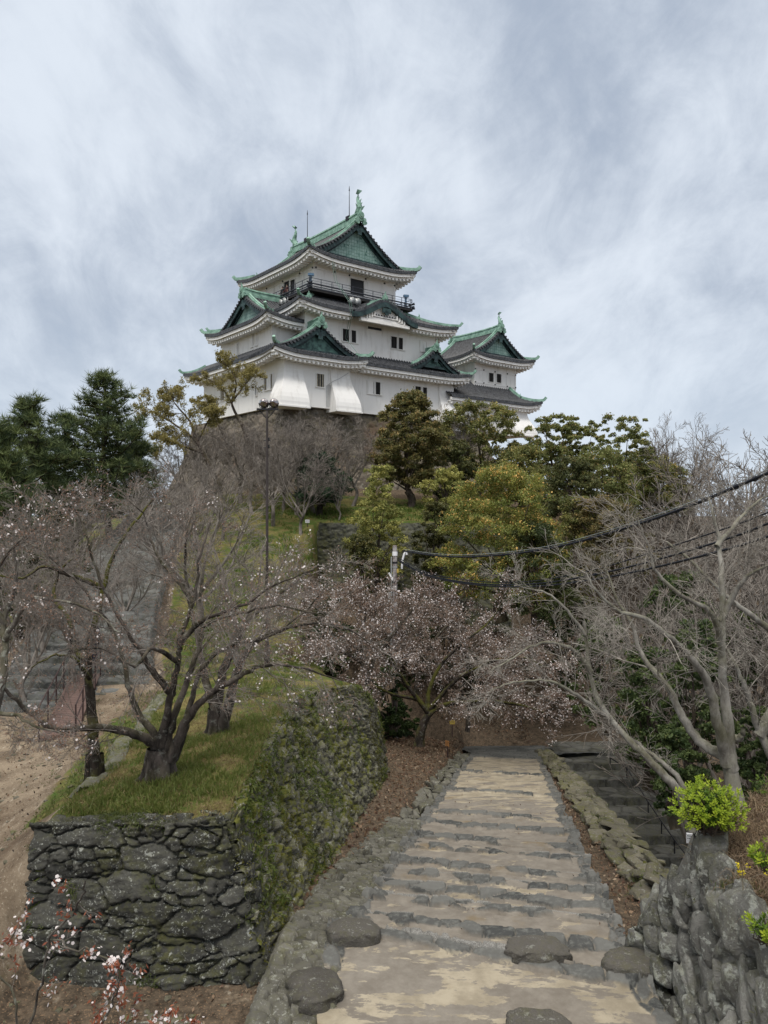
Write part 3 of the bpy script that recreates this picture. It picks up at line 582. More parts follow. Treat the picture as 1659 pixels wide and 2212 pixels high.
tag(mesh_np('lower_stairs', np.stack([X, A, Z], -1).reshape(-1, 3), [grid_faces(len(yl), len(vl))[:, ::-1]], M['flag'], None, np.stack([cc, f, 0 * f], -1).reshape(-1, 3), False), kind='structure')
# ---------------------------------------------------------------- left stairs and flagged path climbing to the castle
LT = [(23.4, -5.95), (24.0, -5.78), (24.9, -5.6), (25.9, -5.4), (27.0, -5.2), (28.2, -5.02)]
def ltz(y):
    z = np.full(np.shape(y), -6.2)
    for (a, h) in LT: z = np.where(y >= a, h, z) - .10 * np.exp(-((y - a + .05) / .05) ** 2) * (y < a)
    return np.where(y > 29, np.maximum(z, np.interp(y, [29, 45, 60, 64], [-5.0, -2.45, .14, .5])), z)
yl = np.concatenate([np.arange(23.3, 29.2, .06), np.arange(29.2, 64, .09)]); vl = np.linspace(0, 1, 120); A, Bv = np.meshgrid(yl, vl, indexing='ij')
xc_ = np.interp(A, [23, 30, 45, 60, 64], [-9.4, -11.5, -14.8, -17.3, -17.6]); hw = np.interp(A, [23, 30, 60], [2.7, 2.5, 2.3]); X = xc_ + hw * (2 * Bv - 1) + .25 * (fbm(A * .9, Bv * 2, 3) - .5)
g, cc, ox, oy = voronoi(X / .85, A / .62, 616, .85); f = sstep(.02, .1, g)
rs = sum(np.exp(-((A + .25 * (fbm(X * 1.3, A * .2, 42) - .5) - a_) / .09) ** 2) for a_, h_ in LT); cc = (.35 + .65 * cc) * sstep(.05, .18, g) * (1 - np.clip(rs, 0, 1))  # joints darker, and riser shade painted into the stone tone
Z = ltz(A + .25 * (fbm(X * 1.3, A * .2, 42) - .5)) + .10 * f * (.5 + .6 * cc) + .10 * f * ((cc * 9 % 1) - .5) * ox + .03 * (fbm(X * 4, A * 4, 5) - .5) + .03
ed = np.minimum(Bv, 1 - Bv) / .03; Z = Z - .35 * (1 - np.clip(ed, 0, 1))
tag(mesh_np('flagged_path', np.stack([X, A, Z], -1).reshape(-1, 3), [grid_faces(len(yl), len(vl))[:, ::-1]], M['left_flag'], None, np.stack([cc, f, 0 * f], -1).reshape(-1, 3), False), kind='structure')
# kerb of flat stones along the left edge of the grass terrace
yk = np.linspace(14.6, 23.2, 14); kx = lambda y: -5.75 - .135 * (y - 14.6)
stone_wall('kerb', 'low broken kerb of flat grey stones edging the grass terrace beside the dirt yard', [(kx(y) + .1 * sin(y * 2), y, gz(kx(y), y) + .16) for y in yk[::-1]], [(kx(y) - .35 + .1 * sin(y * 2), y, gz(kx(y) - .3, y) - .15) for y in yk[::-1]], M['curb_stone'], (.6, .3), .08, .05, 61, .4, cat='kerb')
# ---------------------------------------------------------------- rock-faced wall under the camera on the right
rt = [(4.6, 12.6, -6.9), (4.05, 12.1, -6.45), (4.22, 11.6, -5.9), (4.38, 11.05, -4.9), (4.42, 10.7, -4.62), (4.34, 9.6, -4.8), (4.24, 8.6, -4.85), (4.2, 7.4, -4.8), (4.2, 5.2, -4.7)]
rf = [(4.6, 12.9, -7.6), (3.90, 12.5, -7.6), (3.92, 12.0, -7.6), (3.98, 11.3, -7.6), (4.02, 10.8, -7.6), (4.02, 9.7, -7.6), (3.98, 8.7, -7.6), (3.96, 7.5, -7.6), (3.96, 5.3, -7.6)]
it = []; rta = np.array(rt)[1:]; rfa = np.array(rf)[1:]; cum = np.r_[0, np.cumsum(np.linalg.norm(np.diff(rta[:, :2], axis=0), axis=1))]
for si in np.arange(0.05, cum[-1], .235):
    T_ = np.array([np.interp(si, cum, rta[:, k]) for k in range(3)]); B_ = np.array([np.interp(si, cum, rfa[:, k]) for k in range(3)]); n_ = max(2, int((T_[2] - B_[2]) / .40))
    for j in range(n_ + 1):
        f = (j + _hr.uniform(-.3, .3)) / n_; p = T_ + (B_ - T_) * f; big = _hr.random() < .3
        it.append(((p[0] + .10 + _hr.normal() * .05, p[1] + _hr.normal() * .06, p[2] + _hr.normal() * .04 - .05), (_hr.uniform(.26, .42), _hr.uniform(.22, .46) * (1.3 if big else 1), _hr.uniform(.40, .80) * (1.25 if big else 1)), (_hr.normal() * .25 - .32, _hr.normal() * .12 + .10, _hr.normal() * .22)))
it += [((4.42, 11.0, -5.15), (.34, .55, 1.5), (.28, .05, .2)), ((4.36, 11.35, -5.7), (.36, .6, 1.2), (.45, .08, .25)), ((4.2, 11.8, -6.35), (.5, .6, .9), (.5, .1, .3)), ((4.45, 10.75, -4.95), (.34, .4, .9), (.1, .05, .1)), ((4.05, 12.1, -6.8), (.5, .5, .6), (.3, .1, .3))]
for y in np.arange(5.2, 12.2, .5):
    for z in (-7.3, -6.6, -5.9, -5.3):
        if z < np.interp(y, [5, 10.7, 11.4, 12.2], [-4.8, -4.8, -5.8, -6.8]): it.append(((4.62, y, z), (.8, .75, .9), (0, 0, _hr.normal() * .3)))
blocks('rock_wall', 'grey craggy lichen-covered rock wall in the near right corner', it, M['rock'], 'rock wall', 7)
def bankz(x, y): return -4.78 + .88 * np.clip(x - 4.45, -.6, 3) - .5 * np.clip(x - 7.4, 0, 9) + .10 * (fbm(x * 2, y * 2, 7) - .5) - 2.5 * np.clip(y - 11.0, 0, 3)
xa = np.arange(4.5, 10, .12); ya = np.arange(4.6, 11.9, .12); A, Bv = np.meshgrid(xa, ya, indexing='ij')
BZ = bankz(A, Bv) - .10; BZ[-1, :] = -14; BZ[:, 0] = -9; BZ[:, -1] = -12
tag(mesh_np('dry_grass_bank', np.stack([A, Bv, BZ], -1).reshape(-1, 3), [grid_faces(len(xa), len(ya))], M['ground'], None, np.tile([[.25, 0, .85]], (A.size, 1)), True), kind='structure')
# ---------------------------------------------------------------- boulders
def boulder(x, y, z, sx, sy, sz, seed, label, rz=0.0):
    nu, nv = 90, 46; a = np.linspace(0, 2 * pi, nu); b = np.linspace(-pi / 2, pi / 2, nv); A, B_ = np.meshgrid(a, b, indexing='ij')
    sx_ = np.sign(np.cos(A)) * np.abs(np.cos(A)) ** .8; sy_ = np.sign(np.sin(A)) * np.abs(np.sin(A)) ** .8
    r = 1 + .30 * (fbm(np.cos(A) * 1.2 + 4 + seed, np.sin(A) * 1.2 + B_ * .9 + 4, seed) - .5) + .30 * (fbm(np.cos(A) * 2.5 + 9, np.sin(A) * 2.5 + B_ * 2 + 9, seed + 2, 5) - .5)
    X = np.cos(B_) ** .7 * sx_ * r * sx; Y = np.cos(B_) ** .7 * sy_ * r * sy; Z = np.sign(np.sin(B_)) * np.abs(np.sin(B_)) ** .42 * sz * (1 + .35 * (fbm(X * 2 + 7, Y * 2 + 7, seed + 5) - .5))
    Xr = X * cos(rz) - Y * sin(rz); Yr = X * sin(rz) + Y * cos(rz)
    o = mesh_np('boulder', np.stack([Xr, Yr, Z], -1).reshape(-1, 3), [grid_faces(nu, nv)], M['boulder'], None, np.tile([[.5, 1, 0]], (A.size, 1)) * np.array([hash2(seed, 1) + .4, 1, 1]), True)
    o.location = (x, y, z); tag(o, label, 'boulder', 'boulders set along the path'); return o
boulder(-.50, 12.55, -6.93, .42, .30, .22, 1, 'dark oval boulder at the left end of the lowest step')
boulder(-1.0, 11.05, -6.95, .40, .42, .24, 2, 'grey rounded boulder beside the rubble at the foot of the mossy wall', .4)
boulder(2.42, 12.05, -6.95, .50, .30, .22, 3, 'broad flat dark boulder set into the middle of the lowest step', -.15)
boulder(3.78, 11.75, -6.95, .44, .33, .19, 4, 'brownish boulder at the right end of the lowest step', -.1)
boulder(2.05, 10.3, -6.95, .43, .26, .21, 5, 'dark smooth boulder at the bottom edge of the sandy landing', -.1)
# ---------------------------------------------------------------- the castle
CO = np.array([-6.54, 72.0]); CROT = radians(38); ZB = 9.3
class RoofSet:
    def __init__(s): s.t = MB(); s.w = MB(); s.d = MB(); s.pn = MB(); s.gs = []
    def new(s, nm): b = MB(); s.gs.append((nm, b)); return b
    def build(s, par, nm='roof', pm='gable'):
        r = s.t.build(nm, M['tile'], par)
        for nm_, b_ in s.gs: b_.build(nm_, M['copper'], r)
        if s.d.v: s.d.build('barge_board', M['copper_dark'], r)
        if s.pn.v: s.pn.build('gable_panel', M[pm], r)
        if s.w.v: s.w.build('eaves', M['plaster'], par)
        return r
PITCH = .33
def cols(p0, p1):
    n = max(1, int(round((p1 - p0) / PITCH))); st = (p1 - p0) / n; P_ = []; Hh = []
    for k in range(n):
        for f, h in ((0, 0), (.40, 0), (.46, .10), (.68, .15), (.90, .10), (.96, 0)): P_.append(p0 + (k + f) * st); Hh.append(h)
    P_.append(p1); Hh.append(0); return P_, Hh
def surf(mb, pos, p0, p1, qmax, nt=9, lip=.17, qmin=None):
    ps, hs = cols(p0, p1); vs = []; n = nt + 1
    for p, hh in zip(ps, hs):
        qm = qmax(p); q0 = qmin(p) if qmin else 0
        x, y, z = pos(p, q0); vs.append((x, y, z - lip))
        for k in range(nt):
            q = q0 + (qm - q0) * k / (nt - 1); x, y, z = pos(p, q); vs.append((x, y, z + hh * (1 if qm > .05 else .3) + (.035 if k == 0 else 0)))
    fs = [(i * n + k, (i + 1) * n + k, (i + 1) * n + k + 1, i * n + k + 1) for i in range(len(ps) - 1) for k in range(n - 1)]
    mb.add(vs, fs)
def mkpos(o, U, V, z, hf, lf):
    """position on a roof side: p along U (the eave), q inward along V"""
    def f(p, q, extra=0.0):
        return (o[0] + U[0] * p + V[0] * q, o[1] + U[1] * p + V[1] * q, z + hf(q) + lf(p, q) + extra)
    return f
def liftf(L, A0, A1, w, Q):
    def f(p, q):
        a = max(0, 1 - max(p, 0) / w) ** 2.2 * A0 + max(0, 1 - max(L - p, 0) / w) ** 2.2 * A1
        return a * max(0, 1 - q / Q) ** 1.2
    return f
def eave(w, o, U, V, L, z, lf, wall, p0=0, p1=None, step=.46, drop=0.0):
    p1 = L if p1 is None else p1; n = max(2, int((p1 - p0) / .5)); O2 = np.array(o); U = np.array(U, float); V = np.array(V, float)
    def pt(p, q, dz): a = O2 + U * p + V * q; return (a[0], a[1], z + lf(p, 0) + dz)
    ps = np.linspace(p0 + .1, p1 - .1, n + 1)
    for (q0, q1, z0, z1) in ((.10, .42, -.46, -.17), (.34, .9, -.60, -.44)):
        vs = []
        for p in ps: vs += [pt(p, q0, z0), pt(p, q0, z1), pt(p, q1, z1 + .06), pt(p, q1, z0 + .06)]
        w.add(vs, [(i * 4 + k, i * 4 + (k + 1) % 4, i * 4 + 4 + (k + 1) % 4, i * 4 + 4 + k) for i in range(n) for k in range(4)] + [(3, 2, 1, 0), (n * 4, n * 4 + 1, n * 4 + 2, n * 4 + 3)])
    vs = []
    for p in ps: vs += [pt(p, .34, -.5), pt(p, wall + .15, -.32)]
    w.add(vs, [(2 * i, 2 * i + 1, 2 * i + 3, 2 * i + 2) for i in range(n)])
    for p in np.arange(p0 + .35, p1 - .2, step):
        c = np.array(pt(p, .66, -.66)); w.obox(c, (U[0] * .10, U[1] * .10, 0), (V[0] * .42, V[1] * .42, .03), (0, 0, .10))
def hipbar(g, pts, w=.13, h=.2, curl=True):
    pts = [np.array(p) for p in pts]
    if curl:
        d = pts[-1] - pts[-2]; d /= np.linalg.norm(d); pts = pts + [pts[-1] + d * .25 + np.array([0, 0, .12]), pts[-1] + d * .45 + np.array([0, 0, .36])]
    g.sweep(pts, [(-w, -.05), (w, -.05), (w, h * .55), (w * .6, h * .6), (w * .6, h), (-w * .6, h), (-w * .6, h * .6), (-w, h * .55)])
def ornament(g, c, V, s=1.0):
    """ridge-end tile: ringed disc with scrolled shoulders"""
    V = np.array([V[0], V[1], 0.]); c = np.array(c, float); U = np.array([-V[1], V[0], 0.]); Zv = np.array([0, 0, 1.])
    g.obox(c + Zv * .28 * s, U * .34 * s, V * .12 * s, Zv * .42 * s)
    g.tube([c + Zv * .45 * s - V * .2 * s, c + Zv * .45 * s + V * .1 * s], .34 * s, 12); g.tube([c + Zv * .45 * s - V * .27 * s, c + Zv * .45 * s - V * .18 * s], .2 * s, 10)
    for sg in (-1, 1):
        for a, b, r in ((.42, .05, .2), (.55, -.22, .17), (.36, -.3, .17)): g.tube([c + U * sg * a * s + Zv * b * s - V * .17 * s, c + U * sg * a * s + Zv * b * s + V * .12 * s], r * s, 8)
    g.tube([c + Zv * .8 * s, c + Zv * 1.0 * s - V * .05 * s, c + Zv * 1.25 * s - V * .16 * s], [.15 * s, .09 * s, .03 * s], 7)
def fish(par, c, V, s=1.0):
    g = MB(); c = np.array(c, float); V = np.array([V[0], V[1], 0.]); U = np.array([-V[1], V[0], 0.]); Z = np.array([0, 0, 1.])
    sp = [(.30, .05), (.02, .22), (-.14, .5), (-.10, .82), (.08, 1.1), (.16, 1.38), (.04, 1.62)]
    P_ = [c + (V * a + Z * b) * s for a, b in sp]; g.tube(P_, [r * s for r in (.2, .27, .25, .2, .15, .10, .05)], 9)
    for (i, a, b) in ((1, -.42, .12), (2, -.45, .2), (3, -.36, .22), (4, -.25, .2), (5, -.12, .2), (2, .3, .16), (4, .3, .05)):
        p = P_[i]; q = P_[i + 1]; e = p + (V * a + Z * (b + .12)) * s; g.add([p + U * .05 * s, p - U * .05 * s, q, e], [(0, 2, 3), (1, 3, 2), (0, 3, 1)])
    for sg in (-1, 1):
        p = P_[2]; g.add([p, p + (U * sg * .5 + Z * .25 - V * .1) * s, p + (U * sg * .3 - Z * .15) * s, p + V * .05 * s], [(0, 1, 2), (3, 2, 1), (0, 3, 1)])
        t = P_[6]; g.add([t, t + (U * sg * .26 + Z * .34 - V * .22) * s, t + (Z * .42 - V * .1) * s, t + (U * sg * .12 + Z * .12 + V * .2) * s], [(0, 1, 2), (3, 2, 1), (0, 3, 1)])
    return g.build('fish_ornament', M['copper'], par)
def gabled(R, o, U, V, Wd, L, z, rise, g0, g1=None, ov=.5, A=.45, lw=3.5, hip=True, wall=1.5, conc=.45, skips=None, eaves=(1, 1, 1, 1), orn=1.0, ridge_h=.62, fish_at=None, barge=.42, side_from=None, kud=True, hiptip=(1, 1)):
    """hip-and-gable roof: U across, V along the ridge; g0 = inset of the front gable, g1 = inset of the back gable (None: runs into a building)"""
    o = np.array(o, float); U = np.array(U, float); V = np.array(V, float); H = Wd / 2
    hf = lambda q: rise * ((1 - conc) * (min(q, H) / H) + conc * (min(q, H) / H) ** 2)
    lE = liftf(Wd, A, A, min(lw, H), H); A1 = A if g1 is not None else 0
    lS = liftf(L, A if hip else 0, A1, lw, H)
    fE = mkpos(o, U, V, z, hf, lE); fL = mkpos(o, V, U, z, hf, lS); fR = mkpos(o + U * Wd, V, -U, z, hf, lS); fB = mkpos(o + U * Wd + V * L, -U, -V, z, hf, lE)
    a = g0 - ov
    if hip:
        surf(R.t, fE, 0, Wd, lambda p: max(.02, min(p, Wd - p, g0 + .05)))
        if eaves[0]: eave(R.w, o, U, V, Wd, z, lE, wall)
    Lb = L - (g1 - ov if g1 is not None else 0)
    for f, k in ((fL, 1), (fR, 2)):
        s0 = a
        if side_from and side_from[k - 1] is not None: s0 = max(a, side_from[k - 1])
        if hip and s0 == a: surf(R.t, f, 0.0, max(a, .1), lambda p: max(.02, p))
        if g1 is not None: surf(R.t, f, Lb, L, lambda p: max(.02, L - p))
        surf(R.t, f, s0, Lb, lambda p: H)
        if eaves[k]:
            eave(R.w, (o if k == 1 else o + U * Wd), V, (U if k == 1 else -U), L, z, lS, wall, p0=(0 if s0 == a else s0))
    if g1 is not None:
        surf(R.t, fB, 0, Wd, lambda p: max(.02, min(p, Wd - p, g1 + .05)))
        if eaves[3]: eave(R.w, o + U * Wd + V * L, -U, -V, Wd, z, lE, wall)
    for (gi, sg, vv_) in ((g0, 1, 0), (g1, -1, L)):
        if gi is None: continue
        vpos = vv_ + sg * gi; vo = vpos - sg * ov
        def at(u, v, dz=0.0):
            a_ = o + U * u + V * v; q = min(u, Wd - u); return np.array((a_[0], a_[1], z + hf(q) + dz))
        us = np.linspace(max(gi, .05), H, 9); q0 = max(gi, .05)
        base = z + hf(q0) + .05
        pl = [at(u, vpos, -.12) for u in us] + [at(Wd - u, vpos, -.12) for u in us[::-1][1:]]
        for p_ in pl: p_[2] = max(p_[2], base)
        R.pn.add(pl, [tuple(range(len(pl)))])
        # dark frame boards just in front of the panel
        for side in (0, 1):
            fu = [u if side == 0 else Wd - u for u in np.linspace(q0 * .55 if hip else .05, H, 10)]
            R.d.sweep([at(u, vo + sg * .16, -.10 - barge) for u in fu], [(-.07, 0), (.07, 0), (.07, barge), (-.07, barge)])
            R.d.sweep([at(u, vpos - sg * .06, -.30 - barge) for u in fu[2:]], [(-.05, 0), (.05, 0), (.05, .34), (-.05, .34)])
            for u in np.arange(q0 * .6 if hip else .1, H, .33):        # verge tiles seen end-on
                uu = u if side == 0 else Wd - u; p = at(uu, vo, .03); d3 = np.array([V[0], V[1], 0]) * sg
                R.t.tube([p - d3 * .06, p + d3 * .42], .125, 7)
            if kud:
                ku = [u if side == 0 else Wd - u for u in np.linspace(H, q0 * 1.1 if hip else .5, 9)]
                R.new('copper_ridge').sweep([at(u, vo + sg * .62, .05) for u in ku], [(-.17, 0), (.17, 0), (.17, .16), (.10, .18), (.10, .30), (-.10, .30), (-.10, .18), (-.17, .16)])
                ornament(R.new('ridge_ornament'), at(ku[-1], vo + sg * .62, .08), (U if side == 0 else -U), .42 * orn)
        R.d.add([at(q0 * 1.0, vpos - sg * .1), at(Wd - q0 * 1.0, vpos - sg * .1), at(Wd - q0, vpos - sg * .1, .22), at(q0, vpos - sg * .1, .22)], [(0, 1, 2, 3)])
        ap = at(H, vo + sg * .12, -.55 - barge)   # hanging fish board under the apex
        R.d.obox(ap, np.r_[U, 0] * .22, np.r_[V, 0] * .05, (0, 0, .34)); R.d.obox(ap + np.array([0, 0, .12]), np.r_[U, 0] * .42, np.r_[V, 0] * .045, (0, 0, .13))
        ornament(R.new('ridge_ornament'), at(H, vo - sg * .02, .1), V * sg, .85 * orn)
        if hip or gi is g1:
            for side in (0, 1):
                if gi is g0 and not hiptip[side]: continue
                pts = []
                for f_ in np.linspace(1, 0, 8):
                    q = gi * f_; u = q if side == 0 else Wd - q; a_ = o + U * u + V * (vv_ + sg * q); lz = A * max(0, 1 - q / min(lw, H)) ** 2.2
                    pts.append((a_[0], a_[1], z + hf(q) + lz * max(0, 1 - q / H) ** 1.2 + .08))
                hipbar(R.new('hip_ridge'), pts, .13 * orn, .26 * orn)
    v0 = g0 - ov + .15; v1 = (L - g1 + ov - .15) if g1 is not None else L
    rp = []
    for v in np.linspace(v0, v1, 9):
        e = abs((v - v0) / (v1 - v0) * 2 - 1) if g1 is not None else max(0, 1 - 2 * (v - v0) / (v1 - v0)); a_ = o + U * H + V * v
        rp.append((a_[0], a_[1], z + rise + .02 + .14 * e ** 3))
    hw = .24 * orn; R.new('copper_ridge').sweep(rp, [(-hw, -.1), (hw, -.1), (hw, ridge_h * .3), (hw * .72, ridge_h * .36), (hw * .72, ridge_h * .72), (hw * .98, ridge_h * .78), (hw * .8, ridge_h), (-hw * .8, ridge_h), (-hw * .98, ridge_h * .78), (-hw * .72, ridge_h * .72), (-hw * .72, ridge_h * .36), (-hw, ridge_h * .3)])
    return rp
def skirt(R, eo, inn, z, rise, sides, A=.45, lw=4.0, wall=1.3, conc=.35, skip=None, tips=(1, 1, 1, 1)):
    """pent roof round a storey: eo/inn = (x0,x1,y0,y1) of eave and of the wall it meets"""
    x0, x1, y0, y1 = eo; a0, a1, b0, b1 = inn
    crn = [np.array(c, float) for c in ((x0, y0), (x1, y0), (x1, y1), (x0, y1))]; Qs = [b0 - y0, x1 - a1, y1 - b1, a0 - x0]
    D = [np.array(d, float) for d in ((1, 0), (0, 1), (-1, 0), (0, -1))]
    for k in range(4):
        o = crn[k]; U = D[k]; V = D[(k + 1) % 4]; L = abs((crn[(k + 1) % 4] - o) @ U); Q = Qs[k]; Qp, Qn = Qs[k - 1], Qs[(k + 1) % 4]
        hf = lambda q, Q=Q: rise * ((1 - conc) * (q / Q) + conc * (q / Q) ** 2)
        lf = liftf(L, A, A, lw, Q); f = mkpos(o, U, V, z, hf, lf)
        if k in sides:
            surf(R.t, f, 0, L, lambda p: max(.02, min(p * Q / Qp, (L - p) * Q / Qn, Q)))
            segs = [(0, L)] if not (skip and k in skip) else [(0, skip[k][0]), (skip[k][1], L)]
            for s0, s1 in segs: eave(R.w, o, U, V, L, z, lf, wall, s0, s1)
        if tips[k]:
            pts = []
            for t in np.linspace(1, 0, 9):
                a_ = o + V * Q * t + U * Qp * t; zz_ = z + rise * ((1 - conc) * t + conc * t * t) + lf(Qp * t, Q * t) + .08; pts.append((a_[0], a_[1], zz_))
            hipbar(R.new('hip_ridge'), pts)
            if Q > 2.5: ornament(R.new('ridge_ornament'), np.array(pts[3]) + np.array([0, 0, .1]), -(U + V) / 1.414, .4)
castle = empty('castle_keep', (CO[0], CO[1], 0), CROT, 'white plastered three-storey castle keep with green copper ridges on the hilltop', 'castle')
def wallpart(name, boxes, par=castle, m='plaster'):
    b = MB()
    for bx in boxes: b.box(*bx)
    return b.build(name, M[m], par)
wallpart('storey_wall', [(-5.05, 1.8, -3.15, 13, ZB, 13.6), (1.75, 15.5, -2.4, 12.9, ZB, 13.62)])
wallpart('storey_wall', [(-2.25, 13.4, -2.0, 12.8, 13, 18.5), (-4.88, 0, -.65, 9.2, 13, 17.4)])
wallpart('storey_wall', [(0, 9.78, 0, 11.05, 18, 23.75)])
# top roof
R = RoofSet(); gabled(R, (-1.55, -1.55), (1, 0), (0, 1), 12.88, 14.15, 23.72, 4.45, 1.45, 1.45, ov=.55, A=.55, lw=4.2, wall=1.55, orn=1.15, ridge_h=.75)
r = R.build(castle)
fish(castle, (4.89, -.35, 28.95), (0, 1), 1.15); fish(castle, (4.89, 11.4, 28.95), (0, -1), 1.15)
for yv in (1.2, 8.9):
    b = MB(); b.tube([(4.89, yv, 28.7), (4.89, yv, 29.6), (4.89, yv, 32.0)], [.06, .04, .025], 6); b.tube([(4.89, yv, 31.7), (4.89, yv, 32.2)], [.06, .01], 6); b.box(4.6, 5.2, yv - .25, yv + .25, 28.75, 29.15); b.build('lightning_rod', M['black_metal'], castle)
# second storey: pent roof with a cusped gable, and the left wing's gable roof
KX, KW = 5.7, 3.7
R = RoofSet(); skirt(R, (-3.75, 15.3, -3.45, 14.3), (0, 9.78, 0, 11.05), 18.42, 1.95, (0, 1, 2, 3), skip={0: (KX - KW + 3.75 + .3, KX + KW + 3.75 - .3)})
def kara(x): t = min(1, abs(x) / KW); return 1.42 * (cos(pi * t) * .5 + .5) ** .85 - .10 * sin(pi * t) ** 2
kp = lambda p, q: (KX - KW + p, -3.75 + q, 18.45 + kara(p - KW) + .10 * q)
surf(R.t, kp, 0, 2 * KW, lambda p: 3.3, 5)
for q0, z0, th, mb in ((.0, -.58, .46, R.d),):
    mb.sweep([kp(p, .12) for p in np.linspace(-.15, 2 * KW + .15, 41)], [(-.16, z0), (.16, z0), (.16, z0 + th), (-.16, z0 + th)])
R.w.add([(KX + x, -3.42, 17.75 if i == 0 else 18.0 + max(0, kara(x))) for x in np.linspace(-2.9, 2.9, 25) for i in (0, 1)], [(2 * i, 2 * i + 2, 2 * i + 3, 2 * i + 1) for i in range(24)])
R.w.box(KX - 2.9, KX + 2.9, -3.66, -3.30, 17.66, 17.94); R.w.box(KX - 2.2, KX + 2.2, -3.5, -3.43, 18.3, 18.42)
for sg in (-1, 1):
    for j in range(4): R.w.obox((KX + sg * (1.35 + .3 * j), -3.5, 18.5 - .13 * j), (.05, 0, 0), (0, .2, 0), (-sg * .0, 0, .20))
R.d.obox((KX, -3.74, 18.95), (.5, 0, 0), (0, .06, 0), (0, 0, .22)); R.d.obox((KX, -3.74, 18.75), (.2, 0, 0), (0, .06, 0), (0, 0, .2))
ornament(R.new('ridge_ornament'), (KX, -3.5, 19.9), (0, 1), .75); R.new('copper_ridge').sweep([(KX, -3.3, 19.92), (KX, -1.2, 20.15)], [(-.16, 0), (.16, 0), (.12, .28), (-.12, .28)])
for sg in (-1, 1): hipbar(R.new('hip_ridge'), [(KX + sg * x, -3.35, 18.57 + kara(x)) for x in (.5, 1.0, 1.5, 2.0)], .1, .18, False)
R.build(castle)
R = RoofSet(); gabled(R, (-6.15, 10.5), (0, -1), (1, 0), 12.4, 6.0, 17.12, 3.2, 1.45, None, ov=.5, A=.5, lw=3.6, wall=1.3, eaves=(1, 1, 1, 0))
R.build(castle)
# first storey: corner gable roof, straight pent roof with a dormer gable, left pent roof
R = RoofSet(); gabled(R, (-6.75, -4.45), (1, 0), (0, 1), 9.9, 4.6, 13.72, 2.75, .95, None, ov=.45, A=.42, lw=3.2, wall=1.3, eaves=(1, 0, 1, 0), barge=.36)
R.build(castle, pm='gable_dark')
R = RoofSet(); skirt(R, (-6.75, 16.95, -3.75, 14.3), (-4.88, 15.2, -1.98, 12.8), 13.72, 1.15, (1, 2, 3), A=.42, tips=(0, 1, 1, 1))
f0 = liftf(23.7, 0, .42, 4, 1.77); fp = mkpos(np.array([-6.75, -3.75]), np.array([1., 0]), np.array([0, 1.]), 13.72, lambda q: 1.15 * (.65 * q / 1.77 + .35 * (q / 1.77) ** 2), f0)
surf(R.t, fp, 9.6, 23.7, lambda p: max(.02, min(1.77, (23.7 - p) * 1.01))); eave(R.w, (-6.75, -3.75), (1, 0), (0, 1), 23.7, 13.72, f0, 1.35, 9.7, 23.7)
R.build(castle)
R = RoofSet(); gabled(R, (9.0, -3.62), (1, 0), (0, 1), 6.3, 1.75, 14.2, 1.95, .42, None, ov=.4, A=0, lw=1, hip=False, eaves=(0, 0, 0, 0), conc=.5, orn=.85, ridge_h=.4, barge=.34)
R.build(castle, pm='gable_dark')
# stone-dropping bays that flare out at the foot
def drop(x0, x1, y0, fl, lft, rgt, ztop=13.2, par=castle, zb=ZB - .18, back=.6):
    b = MB(); vs = []; n = 12
    for i in range(n):
        t = i / (n - 1); z = ztop + (zb - ztop) * t; k = fl * (.03 + .97 * sstep(.12, .95, np.array(t)) ** 1.15); k = float(k)
        xa = x0 - k * lft; xb = x1 + k * rgt; vs += [(xa, y0 - k, z), (xb, y0 - k, z), (xb, y0 + back + (2.0 if lft > .5 else 0) * 0, z), (xa, y0 + back, z)]
    fs = [(4 * i + k, 4 * i + 4 + k, 4 * i + 4 + (k + 1) % 4, 4 * i + (k + 1) % 4) for i in range(n - 1) for k in range(4)] + [(4 * n - 4, 4 * n - 3, 4 * n - 2, 4 * n - 1), (0, 1, 2, 3)]
    b.add(vs, fs); k = fl + .12
    b.box(x0 - k * lft, x1 + k * rgt, y0 - k, y0 + back - .02, zb - .14, zb - .005)
    return b.build('stone_drop', M['plaster'], par)
drop(-5.08, -3.25, -3.18, 1.0, 1.0, .12, back=.95); drop(-.3, 1.83, -3.17, 1.0, .06, .62, back=.8); drop(13.5, 15.53, -2.43, .85, .06, .8, 13.0)
# windows: solid panel coloured dark for the unlit opening, plaster frame, bars, half-slid shutter
def window(par, plane, c, u0, u1, z0, z1, bars=3, shutter=None, m='unlit_panel'):
    def bx(b, ua, ub, da, db, za, zb_):
        if plane == 'y': b.box(ua, ub, c - db, c - da, za, zb_)
        else: b.box(c - db, c - da, ua, ub, za, zb_)
    b = MB(); bx(b, u0, u1, -.05, .012, z0, z1); w = b.build('window', M[m], par)
    b = MB(); t = .07
    bx(b, u0 - t, u0, -.05, .11, z0 - t, z1 + t); bx(b, u1, u1 + t, -.05, .11, z0 - t, z1 + t); bx(b, u0, u1, -.05, .11, z1, z1 + t); bx(b, u0, u1, -.05, .12, z0 - t, z0)
    b.build('window_frame', M['plaster'], w)
    if bars:
        b = MB()
        for k in range(bars):
            uc = u0 + (u1 - u0) * (k + .5) / bars; bx(b, uc - .05, uc + .05, .0, .06, z0, z1)
        b.build('window_bar', M['pale_wood' if bars < 4 else 'dark_wood'], w)
    if shutter:
        b = MB(); bx(b, u0 + shutter[0] * (u1 - u0), u0 + shutter[1] * (u1 - u0), .02, .08, z0, z1); b.build('shutter', M['plaster'], w)
    return w
window(castle, 'y', -3.15, -1.82, -1.02, 11.15, 12.3, 3)
window(castle, 'y', -2.4, 4.4, 5.15, 11.22, 12.4, 0, (.08, .92)); window(castle, 'y', -2.4, 5.35, 6.15, 11.22, 12.4, 4, (.72, 1))
